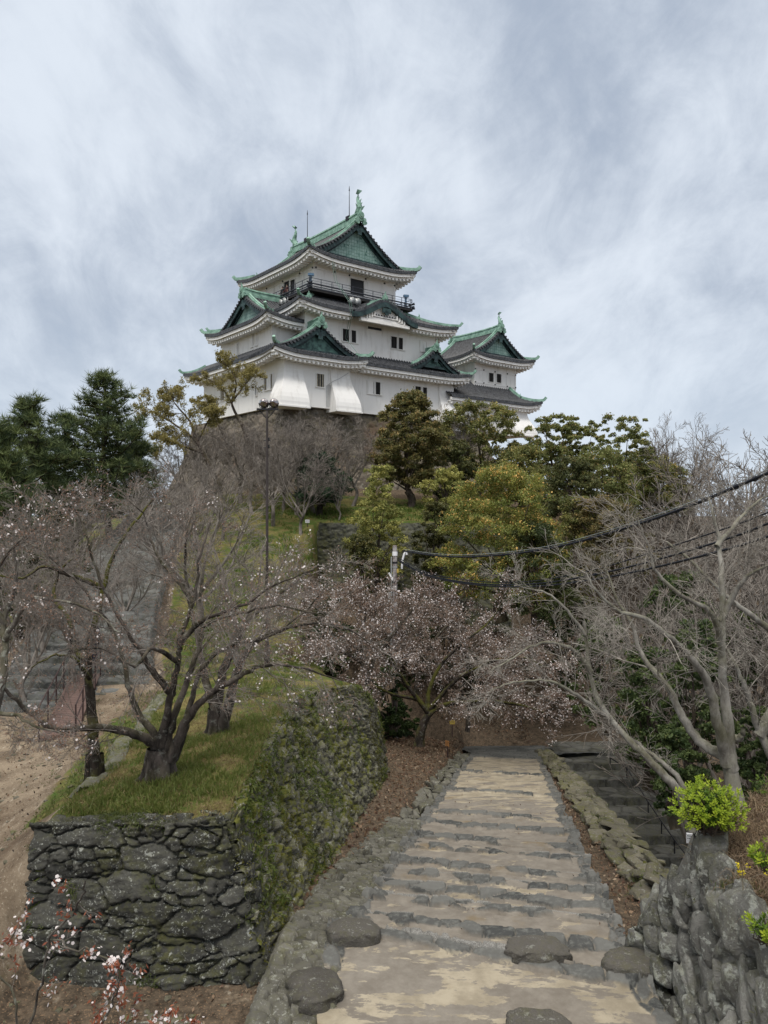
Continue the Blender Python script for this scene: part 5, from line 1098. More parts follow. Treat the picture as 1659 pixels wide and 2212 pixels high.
cherry_mid('broad cherry full of pink buds between the mossy wall and the utility pole', 790, 1540, 35, [
    {'p': [(790, 1560, 35), (792, 1480, 35), (780, 1420, 35), (740, 1370, 34.5), (690, 1320, 34), (640, 1290, 33.5)], 'r': (.3, .04), 'n': 16, 'L': 4.2},
    {'p': [(792, 1480, 35), (810, 1420, 35.5), (850, 1370, 36), (900, 1310, 36.5), (960, 1280, 37)], 'r': (.2, .04), 'n': 16, 'L': 4.2},
    {'p': [(785, 1440, 35), (780, 1380, 35), (790, 1320, 35.5), (770, 1280, 35.5)], 'r': (.16, .04), 'n': 13, 'L': 3.6},
    {'p': [(780, 1430, 35), (720, 1400, 33), (680, 1390, 32), (640, 1420, 31)], 'r': (.14, .03), 'n': 13, 'L': 3.2}], 65, 1100, 26000, SPM)
cherry_mid('grey-twigged cherry with few flowers where the path meets the lower stairs', 1120, 1545, 46, [
    {'p': [(1120, 1560, 46), (1122, 1500, 46), (1110, 1440, 46), (1140, 1380, 46), (1180, 1330, 46)], 'r': (.3, .05), 'n': 15, 'L': 4.6},
    {'p': [(1120, 1500, 46), (1060, 1430, 46.5), (1000, 1370, 47), (960, 1320, 47)], 'r': (.2, .05), 'n': 14, 'L': 4.6},
    {'p': [(1118, 1480, 46), (1190, 1440, 45), (1240, 1420, 45), (1290, 1440, 44)], 'r': (.18, .04), 'n': 14, 'L': 4.2}], 75, 700, 16000, SPM)
cherry_mid('cherry behind the pole whose reddish buds reach the terrace wall', 900, 1480, 44, [
    {'p': [(900, 1500, 44), (902, 1430, 44), (880, 1370, 44), (850, 1310, 44), (800, 1260, 44)], 'r': (.25, .05), 'n': 16, 'L': 4.4},
    {'p': [(902, 1440, 44), (940, 1380, 44), (985, 1330, 44), (1020, 1280, 44)], 'r': (.2, .05), 'n': 16, 'L': 4.4},
    {'p': [(902, 1420, 44), (910, 1350, 44.5), (925, 1290, 45)], 'r': (.18, .05), 'n': 14, 'L': 4}], 85, 700, 26000, SPM)
cherry_mid('low cherry with white flowers hanging over the left edge of the path junction', 1010, 1570, 42, [
    {'p': [(1010, 1580, 42), (1015, 1530, 42), (1040, 1490, 41.5), (1090, 1480, 41), (1150, 1500, 40.5), (1210, 1520, 40)], 'r': (.2, .05), 'n': 15, 'L': 3.6},
    {'p': [(1015, 1530, 42), (990, 1480, 42), (950, 1440, 42), (900, 1430, 42)], 'r': (.18, .05), 'n': 14, 'L': 3.8},
    {'p': [(1015, 1520, 42), (1050, 1440, 42), (1110, 1390, 42), (1170, 1380, 42)], 'r': (.18, .05), 'n': 15, 'L': 4.2}], 95, 1500, 26000, SPM)
# ---- bare grey trees on the right
SPR = [(7, .5, .75, .0), (8, .5, .85, .0), (8, .52, .85, -.01), (8, .55, .8, .0)]
b6 = (17.5 * (1600 - UC) / F, 17.5, -11.5)
t6, w6 = hero('bare_tree', 'tall grey bare tree with forked smooth trunks behind the lime bush', 'bare tree', b6, [
    {'p': [(1620, 2050, 17.5), (1605, 1850, 17.5), (1585, 1700, 17.5), (1570, 1640, 17.5)], 'r': (.36, .30)},
    {'p': [(1578, 1660, 17.5), (1575, 1590, 17.4), (1565, 1500, 17.3), (1560, 1420, 17.2), (1560, 1300, 17.2), (1556, 1200, 17.4), (1545, 1130, 17.6), (1530, 1075, 17.8)], 'r': (.23, .05), 'n': 13, 'L': 2.3, 't0': .35},
    {'p': [(1570, 1650, 17.5), (1550, 1560, 17.2), (1530, 1480, 17), (1500, 1430, 16.8), (1460, 1390, 16.6), (1400, 1340, 16.4), (1340, 1320, 16.2), (1290, 1280, 16), (1265, 1235, 16)], 'r': (.20, .035), 'n': 14, 'L': 3.2, 't0': .3},
    {'p': [(1575, 1640, 17.5), (1510, 1600, 17.9), (1470, 1540, 18.2), (1440, 1480, 18.4), (1390, 1420, 18.6), (1365, 1350, 18.8), (1330, 1290, 19), (1300, 1200, 19.2)], 'r': (.2, .04), 'n': 13, 'L': 3.6, 't0': .35},
    {'p': [(1560, 1420, 17.2), (1540, 1330, 16.8), (1480, 1290, 16.5), (1420, 1240, 16.3), (1400, 1180, 16.2), (1375, 1120, 16.2)], 'r': (.12, .03), 'n': 12, 'L': 2.8},
    {'p': [(1556, 1340, 17.2), (1600, 1260, 17), (1640, 1230, 16.8), (1720, 1190, 16.6)], 'r': (.12, .03), 'n': 10, 'L': 2.8},
    {'p': [(1548, 1180, 17.4), (1600, 1120, 17.8), (1640, 1080, 18.2), (1690, 1060, 18.4)], 'r': (.09, .03), 'n': 12, 'L': 2.0},
    {'p': [(1585, 1600, 17.5), (1600, 1592, 17.3), (1606, 1575, 17.2)], 'r': (.14, .1)}], M['grey_bark'], 105, SPR, 3, wig=.14, tipr=.0035, seg=.35)
b7 = (16.5 * (1500 - UC) / F, 16.5, -10.5)
t7, w7 = hero('bare_tree', 'slim grey bare tree leaning left over the lower stairs toward the path', 'bare tree', b7, [
    {'p': [(1530, 2030, 16.8), (1500, 1830, 16.6), (1470, 1720, 16.5), (1430, 1670, 16.5), (1370, 1610, 16.6), (1310, 1540, 16.8), (1280, 1480, 17), (1268, 1410, 17), (1262, 1340, 17)], 'r': (.20, .07), 'n': 9, 'L': 2.6, 't0': .5},
    {'p': [(1320, 1555, 16.8), (1270, 1520, 16.3), (1230, 1490, 16), (1180, 1470, 15.7), (1110, 1475, 15.4), (1060, 1490, 15.2)], 'r': (.09, .02), 'n': 12, 'L': 2.2},
    {'p': [(1278, 1450, 17), (1230, 1400, 16.6), (1170, 1390, 16.2), (1110, 1420, 15.9), (1060, 1450, 15.7)], 'r': (.085, .02), 'n': 12, 'L': 2.3},
    {'p': [(1265, 1370, 17), (1225, 1320, 17), (1180, 1280, 17), (1130, 1270, 17), (1090, 1240, 17)], 'r': (.06, .015), 'n': 11, 'L': 2.0},
    {'p': [(1520, 1800, 16.5), (1470, 1690, 16.8), (1420, 1640, 17), (1370, 1600, 17.2), (1330, 1580, 17.4)], 'r': (.11, .06), 'n': 6, 'L': 1.8}], M['grey_bark'], 115, SPR, 3, wig=.14, tipr=.0035, seg=.35)
b8 = (21 * (1690 - UC) / F, 21, -12)
t8, w8 = hero('bare_tree', 'pale brown bare trunk slanting in at the right edge behind the grass bank', 'bare tree', b8, [
    {'p': [(1760, 2000, 21), (1700, 1720, 21), (1640, 1580, 21), (1615, 1500, 21), (1600, 1460, 21), (1570, 1400, 21.3)], 'r': (.22, .09), 'n': 9, 'L': 3, 't0': .4},
    {'p': [(1690, 1380, 21), (1610, 1320, 21), (1560, 1280, 21), (1490, 1210, 21.3), (1440, 1170, 21.5)], 'r': (.15, .05), 'n': 10, 'L': 3.2},
    {'p': [(1640, 1590, 21), (1680, 1500, 21), (1690, 1380, 21), (1720, 1250, 21)], 'r': (.18, .1)}], M['grey_bark'], 125, SPR, 3, wig=.14, tipr=.004, seg=.4)
# ---- generic bare trees, one mesh each for a few kinds, then copied
def bare_proto(seed, H, spread, spec, lev, tipr, barkm, nlimb=5, name='bare_tree', split=.3, wig=.15):
    o = empty(name, (0, 0, 0)); w = Wood(seed, wig, .03, H * .05, .010); R_ = random.Random(seed); tr = Wood(seed + 1)
    hs = H * split; q, rr = tr.limb([(0, 0, -.4), (R_.gauss(0, .03) * H, R_.gauss(0, .03) * H, hs * .55), (R_.gauss(0, .04) * H, R_.gauss(0, .04) * H, hs)], H * .02, H * .014, 4)
    for k in range(nlimb):
        a = 2 * pi * (k + R_.random() * .7) / nlimb; top = q[-1 if k % 2 else -3]; L = H * (1 - split) * R_.uniform(.8, 1.12)
        e = (top[0] + cos(a) * spread * R_.uniform(.5, 1) * H, top[1] + sin(a) * spread * R_.uniform(.5, 1) * H, top[2] + L * R_.uniform(.7, 1))
        m_ = tuple(top[j] + (e[j] - top[j]) * .45 + R_.gauss(0, .035) * H for j in range(3)); m_ = (m_[0] + cos(a) * .05 * H, m_[1] + sin(a) * .05 * H, m_[2])
        ql, rl = tr.limb([top, m_, e], H * .011, H * .002, 4); w.kids(ql, rl, L * .75, lev, spec, tipr, .15)
    tr.mesh('trunk', barkm, o, .05, (7, 6, 4)); w.mesh('branches', barkm, o, .05, (5, 4, 3)); o['H'] = H
    return o, w
def copy_tree(o, label, loc, rz, sc, cat='bare tree', group=None):
    c = o.copy(); C.objects.link(c)
    for k in ('label', 'group'):
        if k in c: del c[k]
    for ch in o.children:
        d = ch.copy(); C.objects.link(d); d.parent = c
    c.location = loc; c.rotation_euler = (0, 0, rz); c.scale = (sc[0], sc[0], sc[1]) if isinstance(sc, tuple) else (sc,) * 3
    tag(c, label, cat, group); return c
SPF = [(7, .5, .7, .05), (7, .5, .75, .06), (8, .55, .75, .06), (8, .55, .8, .06)]
protos = [bare_proto(s, 9, sp, SPF, 3, .0085, M['far_bark'], nl, split=spl)[0] for s, sp, nl, spl in ((201, .30, 6, .25), (202, .40, 6, .2), (203, .22, 6, .32))]
used = [0] * 3
def place(u, vtop, D, Hm, label, k, rz, sx=1.0, group=None):
    """a bare tree whose top shows at (u, vtop), Hm metres tall, rooted in the ground there"""
    x, y, zt = P(u, vtop, D); z = gz(x, y); Hh = max(3.0, zt - z); s = Hh / 9.0
    if Hm: s = Hm / 9.0; z = zt - Hm
    o = protos[k]
    if not used[k]:
        used[k] = 1; o.location = (x, y, z); o.rotation_euler = (0, 0, rz); o.scale = (s * sx, s * sx, s); return tag(o, label, 'bare tree', group)
    return copy_tree(o, label, (x, y, z), rz, (s * sx, s), 'bare tree', group)
GR = 'bare trees of the wooded right slope'; GB = 'bare trees below the castle base'; GL = 'bare trees on the left slope'
for i, (u, v, D, k, sx, lab, g) in enumerate([
    (1470, 902, 88, 1, 1.0, 'rounded bare tree alone on the skyline right of the evergreens', GR),
    (1610, 930, 60, 0, 1.1, 'tall bare tree on the skyline at the right edge', GR),
    (1690, 940, 52, 1, 1.1, 'bare tree cut off by the right edge, its twigs against the sky', GR),
    (1550, 960, 70, 2, 1.3, 'thin bare tree between the rounded one and the right-edge one', GR),
    (1390, 985, 66, 0, 1.2, 'bare crown just below the skyline evergreens', GR),
    (1590, 1040, 40, 0, 1.1, 'bare tree behind the thick cable near the right edge', GR),
    (1690, 1120, 30, 2, 1.2, 'bare tree at the far right below the cables', GR),
    (1520, 1150, 30, 1, .9, 'bare tree directly behind the forked grey trunks', GR),
    (1620, 1250, 26, 0, .9, 'low bare tree among the dark shrubs at the right', GR),
    (610, 895, 58, 1, 1.0, 'bare tree in front of the base corner by the lamp post', GB),
    (700, 900, 60, 0, 1.2, 'bare tree spreading over the brown stones of the castle base', GB),
    (760, 925, 60, 2, 1.3, 'bare tree left of the round evergreen', GB),
    (545, 930, 57, 2, 1.3, 'bare tree under the yellow-green budding tree', GB),
    (650, 960, 52, 1, 1.1, 'pale-limbed bare tree above the dark shrub', GB),
    (480, 985, 50, 0, 1.2, 'bare tree on the slope beside the flagged path', GB),
    (985, 870, 70, 2, 1.1, 'thin bare tree against the white wall right of the round evergreen', GB),
    (420, 1010, 44, 1, 1.2, 'bare tree at the right edge of the flagged path', GB),
    (130, 1050, 36, 1, 1.2, 'bare tree below the two pines', GL),
    (60, 1180, 24, 1, 1.0, 'low bare tree beside the left steps', GL),
    (400, 930, 60, 1, 1.3, 'bare tree against the left face of the castle base', GB),
    (470, 930, 58, 0, 1.3, 'bare tree between the two budding trees', GB),
    (590, 960, 54, 2, 1.4, 'dense bare tree at the foot of the base corner', GB),
    (360, 985, 52, 0, 1.3, 'bare tree left of the castle base above the flagged path', GB),
    (730, 990, 56, 1, .9, 'bare tree overhanging the dark dome-shaped evergreen', GB),
    (100, 1120, 28, 0, 1.2, 'grey twiggy tree left of the steps', GL),
    (430, 1040, 34, 0, 1.4, 'bare tree on the grass edge right of the flagged path', GB),
    (350, 1030, 40, 1, 1.3, 'bare tree over the top of the flagged path', GB),
    (520, 1140, 27, 2, 1.5, 'low bushy bare tree beside the lamp post foot', GB),
    (680, 930, 58, 2, 1.5, 'twiggy bare tree against the middle of the castle base', GB),
    (570, 915, 61, 0, 1.2, 'twiggy bare tree under the corner stone-drop of the keep', GB),
    (440, 905, 63, 2, 1.4, 'bare tree rising beside the leaning budding tree', GB),
    (20, 1070, 34, 2, 1.3, 'bare tree in front of the pine cut by the left edge', GL),
    (165, 1195, 25, 2, 1.5, 'low twiggy tree in front of the upper part of the ramp railing', GL),
    (275, 1180, 33, 1, 1.3, 'low spreading bare tree over the middle of the flagged path', GL),
    (520, 905, 60, 2, 1.5, 'pale twiggy tree against the base corner left of the lamp post', GB),
    (640, 905, 57, 1, 1.4, 'pale twiggy tree below the gap between the two stone-drops', GB)]):
    place(u, v, D, None, lab, k, i * 1.7, sx, g)
# ---- evergreens
EXTRA = []
def crown(name, par, prof, H, rad, nclump, nleaf, lsize, rng, cols, rc=.22, sparse=0.0, flat=.75, base=.25, upb=.35):
    """leaf sprays on sub-clumps of clumps spread through a crown; prof(t) = relative radius at relative height t"""
    Vs = []; Cs = []; cl = []
    while len(cl) < nclump:
        t = rng.random(); a = rng.random() * 2 * pi; r = prof(t) * rad * sqrt(rng.uniform(.05, 1)) * rng.uniform(.85, 1.06)
        cl.append((cos(a) * r, sin(a) * r, H * (base + (1 - base) * t * .97), rad * rc * rng.uniform(.6, 1.25)))
    for (x, y, z, r) in cl:
        ns = 9; d0 = rng.normal(size=(ns, 3)); d0 /= np.linalg.norm(d0, axis=1, keepdims=True); d0[:, 2] = np.abs(d0[:, 2]) * 1.2 - .45
        n1 = max(6, int(nleaf / ns * (r / (rad * rc)) ** 1.5)); sc = np.array([x, y, z]) + d0 * r * rng.uniform(.5, 1.0, (ns, 1)) * np.array([1, 1, flat])
        c = np.repeat(sc, n1, 0) + rng.normal(size=(ns * n1, 3)) * r * .24 * np.array([1, 1, .8]); d = np.repeat(d0, n1, 0); n = len(c)
        V, _ = leaf_quads(c, lsize, rng, .6, upb, .4, d * .7 + np.array([0, 0, upb])); Vs.append(V)
        k = np.clip(rng.random() + .25 * np.repeat(rng.normal(size=(ns, 1)), n1, 0), 0, 1); tone = np.array(cols[0]) * (1 - k) + np.array(cols[1]) * k
        new = (rng.random(n) < (.8 * np.clip(d[:, 2] + .1, 0, 1) * cols[3] * np.repeat(rng.random(ns) < .75, n1)))[:, None]; kk = rng.random((n, 1))
        cc = np.where(new, np.array(cols[2]) * (.7 + .6 * kk), tone * (.65 + .7 * kk)); Cs.append(np.repeat(cc, 4, 0))
    V = np.concatenate(Vs); col = np.concatenate(Cs); o = mesh_np(name, V, [np.arange(len(V)).reshape(-1, 4)], M['leaf'], par, col)
    return cl
def evergreen(u, vtop, D, wid, label, seed, cols, shape='round', zb=None, vbase=None, nclump=90, nleaf=150, lsize=None, base=.22, name='evergreen_tree', cat='tree', barkm='brown_bark', rc=.22, group=None, forks=3, dens=1.0):
    rng = np.random.default_rng(seed); x, y, zt = P(u, vtop, D)
    z = gz(x, y) if vbase is None else (VC - vbase) / F * D
    H = zt - z; rad = wid / 2 / F * D; o = empty(name, (x, y, z), 0, label, cat, group)
    prof = {'round': lambda t: (sin(pi * min(1, .16 + .80 * t)) ** .7), 'dome': lambda t: sqrt(max(0, 1 - (t * .96) ** 2)) * (.75 + .25 * min(1, t * 4)), 'tall': lambda t: .55 + .45 * sin(pi * min(1, t * 1.1 + .1)) - .35 * max(0, t - .7), 'top': lambda t: .55 + .5 * sin(pi * (t * .75 + .12))}[shape]
    ls = (lsize or max(.14, D * .0031)) * .86; nleaf = int(nleaf * 1.3); nclump = int(nclump * 1.9); rc = rc * .78
    cl = crown('crown', o, prof, H, rad, nclump, int(nleaf * dens), ls, rng, cols, rc, base=base)
    w = Wood(seed); hs = H * max(.12, base * .8); tr = rad * .055 + .10
    tp, _ = w.limb([(0, 0, -.4), (rng.normal() * .1, rng.normal() * .1, hs * .5), (rng.normal() * .15, rng.normal() * .15, hs)], tr * 1.25, tr, 3)
    ids = rng.permutation(len(cl))[:min(len(cl), 13)]
    for i in ids:
        c_ = cl[i]; s0 = tp[-1]; w.limb([s0, (s0[0] * .6 + c_[0] * .4 + rng.normal() * .1, s0[1] * .6 + c_[1] * .4 + rng.normal() * .1, s0[2] + (c_[2] - s0[2]) * .55), (c_[0], c_[1], c_[2])], tr * .36, tr * .06, 3)
    w.mesh('trunk', M[barkm], o, .05, (8, 6, 5)); return o
GREEN = ((0.1224, 0.141, 0.0474), (0.2232, 0.2227, 0.0719), (0.3888, 0.3042, 0.1077), 0.6)
DARK = ((0.026, 0.0546, 0.0338), (0.0585, 0.104, 0.052), (0.0845, 0.143, 0.0585), 0.4)
OLIVE = ((0.1949, 0.2176, 0.0656), (0.3441, 0.3314, 0.0984), (0.5504, 0.5087, 0.1639), 0.56)
ORANGE = ((0.1556, 0.1863, 0.0477), (0.2594, 0.263, 0.065), (0.6847, 0.4383, 0.141), 0.64)
MIDG = ((0.1318, 0.1544, 0.0508), (0.227, 0.2393, 0.0777), (0.3954, 0.3011, 0.1271), 0.48)
EG = 'evergreens on the castle slope'
for i, (u, vt, D, wd, vb, cl_, lab) in enumerate([(1300, 965, 58, 180, 1160, MIDG, 'olive evergreen filling the slope under the sparse skyline tree'), (1425, 1000, 64, 160, 1130, GREEN, 'dull olive evergreen at the right end of the evergreen belt'), (1340, 1085, 45, 150, 1260, ((.12, .11, .045), (.19, .165, .07), (.30, .21, .09), .6), 'brownish leafy tree just above the upper cable'), (1245, 1070, 48, 150, 1330, GREEN, 'olive evergreen right behind the orange-leaved tree'), (940, 1080, 52, 120, 1280, ((.07, .08, .028), (.12, .12, .04), (.19, .16, .06), .5), 'olive shrub covering the right half of the terrace wall')]):
    EXTRA.append((u, vt, D, wd, vb, cl_, lab))
evergreen(884, 846, 60, 172, 'large round brown-green evergreen standing alone before the keep', 301, ((.10, .105, .036), (.19, .17, .06), (.32, .23, .09), .8), 'round', vbase=1100, nclump=150, nleaf=170, base=.20, rc=.19, group=EG)
evergreen(690, 980, 57, 132, 'very dark green dome-shaped evergreen left of the round one', 302, DARK, 'dome', vbase=1118, nclump=70, nleaf=170, base=.25, group=EG, barkm='dark_bark')
evergreen(815, 1002, 50, 135, 'light olive evergreen in front of the terrace wall', 303, OLIVE, 'tall', vbase=1300, nclump=75, nleaf=130, base=.18, rc=.2, group=EG)
evergreen(1085, 1005, 46, 310, 'broad evergreen with orange young leaves above the cables', 304, ORANGE, 'dome', vbase=1330, nclump=150, nleaf=190, base=.12, rc=.17, group=EG)
evergreen(1035, 872, 70, 185, 'loose olive-green evergreen in front of the turret wing', 305, GREEN, 'top', vbase=1060, nclump=95, nleaf=150, base=.12, rc=.17, group=EG)
evergreen(1200, 898, 66, 150, 'open-topped evergreen right of the turret', 306, MIDG, 'top', vbase=1080, nclump=85, nleaf=150, base=.05, rc=.17, group=EG)
evergreen(1345, 898, 62, 135, 'sparse leafy evergreen top standing above the right slope', 307, MIDG, 'top', vbase=1090, nclump=70, nleaf=150, base=.05, rc=.19, group=EG)
evergreen(1258, 905, 68, 95, 'small leafy top between the two taller sparse evergreens', 308, MIDG, 'top', vbase=1080, nclump=40, nleaf=130, base=.1, rc=.22, group=EG)
evergreen(1235, 985, 56, 150, 'dark rounded evergreen behind the orange-leaved one', 309, ((.065, .080, .03), (.125, .13, .045), (.21, .17, .07), .5), 'dome', vbase=1130, nclump=60, nleaf=140, base=.1, group=EG)
evergreen(1130, 965, 60, 170, 'olive evergreen mass between the keep tree and the turret tree', 310, GREEN, 'dome', vbase=1100, nclump=70, nleaf=140, base=.08, group=EG)
evergreen(985, 950, 63, 110, 'shaded green evergreen tucked behind the round one', 311, ((.06, .075, .026), (.11, .115, .04), (.17, .14, .055), .4), 'dome', vbase=1090, nclump=50, nleaf=130, base=.08, group=EG)
evergreen(1385, 975, 72, 170, 'low olive evergreen under the skyline bare tree', 312, GREEN, 'dome', vbase=1080, nclump=50, nleaf=120, base=.08, group=EG)
evergreen(1290, 1070, 47, 130, 'pale yellow-brown leafy shrub right of the orange-leaved evergreen', 313, ((.15, .13, .05), (.22, .18, .07), (.33, .23, .09), .7), 'dome', vbase=1190, nclump=40, nleaf=110, base=.08, group=EG)
evergreen(1160, 1130, 44, 190, 'shaded evergreen undergrowth below the orange-leaved one', 314, ((.045, .065, .024), (.085, .10, .034), (.13, .13, .05), .3), 'dome', vbase=1340, nclump=70, nleaf=140, base=.05, group=EG)
evergreen(960, 1010, 56, 120, 'olive shrub beside the round evergreen trunk', 315, OLIVE, 'dome', vbase=1110, nclump=36, nleaf=110, base=.1, group=EG)
evergreen(785, 1150, 46, 120, 'olive undergrowth at the foot of the terrace wall', 316, ((.06, .07, .022), (.11, .105, .032), (.18, .15, .05), .5), 'dome', vbase=1300, nclump=40, nleaf=110, base=.05, group=EG)
evergreen(860, 1518, 43, 95, 'dark green shrub behind the leaning cherry trunk', 317, ((.022, .042, .014), (.05, .08, .022), (.07, .1, .03), .4), 'dome', vbase=1590, nclump=34, nleaf=110, base=.05, lsize=.16, name='evergreen_shrub', cat='shrub')
evergreen(835, 1440, 40, 110, 'dark evergreen shrub under the pink cherry', 326, ((.022, .042, .014), (.05, .08, .022), (.07, .1, .03), .4), 'dome', vbase=1600, nclump=34, nleaf=110, base=.05, lsize=.16, name='evergreen_shrub', cat='shrub')
for i, (u, vt, D, wd, vb, cl_, lab) in enumerate(EXTRA): evergreen(u, vt, D, wd, lab, 380 + i, cl_, 'dome', vbase=vb, nclump=60, nleaf=140, base=.08, group=EG)
for i, (u, vt, D, wd, vb, lab) in enumerate([(960, 1300, 49, 170, 1480, 'dark evergreen undergrowth behind the pink cherry right of the pole'), (720, 1290, 45, 150, 1440, 'dark shrub at the left end of the terrace wall'), (1010, 1400, 50, 150, 1540, 'shaded shrub on the leafy bank above the path junction'), (870, 1330, 47, 120, 1480, 'dark shrub right behind the utility pole'), (1130, 1420, 54, 170, 1560, 'dark shrub behind the grey-twigged cherry'), (700, 1390, 40, 110, 1500, 'dark low shrub over the far end of the mossy wall')]):
    evergreen(u, vt, D, wd, lab, 360 + i, ((.028, .045, .018), (.065, .08, .03), (.10, .11, .04), .4), 'dome', vbase=vb, nclump=40, nleaf=120, base=.05, lsize=.17, name='evergreen_shrub', cat='shrub', rc=.2, group='dark shrubs on the bank behind the cherries')
US = 'dark shrubs under the bare trees on the right'
UND = ((0.0448, 0.0747, 0.0269), (0.1046, 0.142, 0.0478), (0.1644, 0.1943, 0.0673), 0.45)
for i, (u, vt, D, wd, vb, lab) in enumerate([(1400, 1400, 27, 190, 1680, 'dark glossy evergreen shrub overhanging the lower stairs'), (1500, 1330, 25, 190, 1700, 'tall dark evergreen shrub behind the forked grey trunks'),
        (1620, 1310, 29, 180, 1720, 'dark evergreen shrub at the right edge behind the pale trunk'), (1310, 1330, 36, 170, 1570, 'shaded evergreen shrub behind the leaning grey tree'), (1460, 1560, 22, 120, 1760, 'leafy dark shrub between the leaning and the forked trunk'),
        (1640, 1520, 22, 130, 1760, 'dark leafy shrub beyond the dry grass at the right edge'), (45, 1185, 31, 170, 1390, 'dark green shrub left of the stone steps under the bare branches'), (120, 1110, 40, 160, 1340, 'green shrub behind the mossy crooked limbs'), (1470, 1230, 34, 200, 1480, 'olive evergreen undergrowth below the cables'), (1230, 1290, 50, 200, 1480, 'dull green undergrowth above the path junction')]):
    evergreen(u, vt, D, wd, lab, 330 + i, UND if i < 6 or i > 7 else ((.04, .055, .02), (.085, .09, .035), (.14, .12, .05), .3), 'dome', vbase=vb, nclump=55, nleaf=140, base=.05, lsize=max(.12, D * .0045), name='evergreen_shrub', cat='shrub', rc=.2, group=US)
# ---- yellow-green budding trees beside the keep
def budding(label, base, limbs, seed, n):
    o, w = hero('budding_tree', label, 'tree', base, limbs, M['brown_bark'], seed, [(6, .5, .75, .04), (6, .5, .8, .05), (7, .5, .8, .05), (6, .5, .8, .05)], 3, wig=.16, tipr=.008, seg=.6, ks=(6, 4, 3), group='yellow-green budding trees left of the keep')
    rng = np.random.default_rng(seed); c = w.tips(n, rng, .3, 1.0); c = np.repeat(c, 2, 0) + rng.normal(size=(2 * n, 3)) * .08
    V, Fq = leaf_quads(c, .13, rng, .5); k = rng.random((2 * n, 1))
    q = mesh_np('young_leaf', V, [Fq], M['leaf'], o, np.repeat(np.array([.20, .175, .06]) * (1 - k) + np.array([.35, .30, .11]) * k, 4, 0)); q['kind'] = 'stuff'
budding('yellow-green budding tree leaning left in front of the keep', P(535, 960, 62), [
    {'p': [(540, 985, 62), (528, 930, 62), (508, 890, 62), (495, 860, 62), (470, 830, 62), (430, 810, 62)], 'r': (.30, .05), 'n': 10, 'L': 3.2, 't0': .45},
    {'p': [(500, 870, 62), (510, 830, 62.5), (500, 800, 63), (480, 780, 63)], 'r': (.16, .04), 'n': 12, 'L': 3.0}, {'p': [(500, 870, 62), (530, 830, 61.5), (550, 810, 61)], 'r': (.14, .04), 'n': 11, 'L': 2.6},
    {'p': [(500, 985, 62), (478, 930, 62), (460, 895, 62), (455, 880, 62), (420, 860, 62)], 'r': (.17, .04), 'n': 8, 'L': 2.4, 't0': .5}], 401, 6500)
budding('broad yellow-green budding tree between the pines and the keep', P(470, 1040, 58), [
    {'p': [(480, 1060, 58), (450, 1000, 58), (425, 955, 58), (390, 925, 58), (350, 900, 58), (315, 880, 58)], 'r': (.32, .05), 'n': 14, 'L': 4, 't0': .35},
    {'p': [(425, 955, 58), (410, 910, 58.5), (380, 875, 59), (370, 855, 59)], 'r': (.2, .05), 'n': 14, 'L': 3.6}, {'p': [(440, 980, 58), (400, 965, 57), (360, 950, 56.5), (330, 960, 56)], 'r': (.18, .05), 'n': 13, 'L': 3.2},
    {'p': [(425, 955, 58), (450, 910, 58), (460, 890, 58)], 'r': (.15, .04), 'n': 11, 'L': 2.6}], 402, 10000)
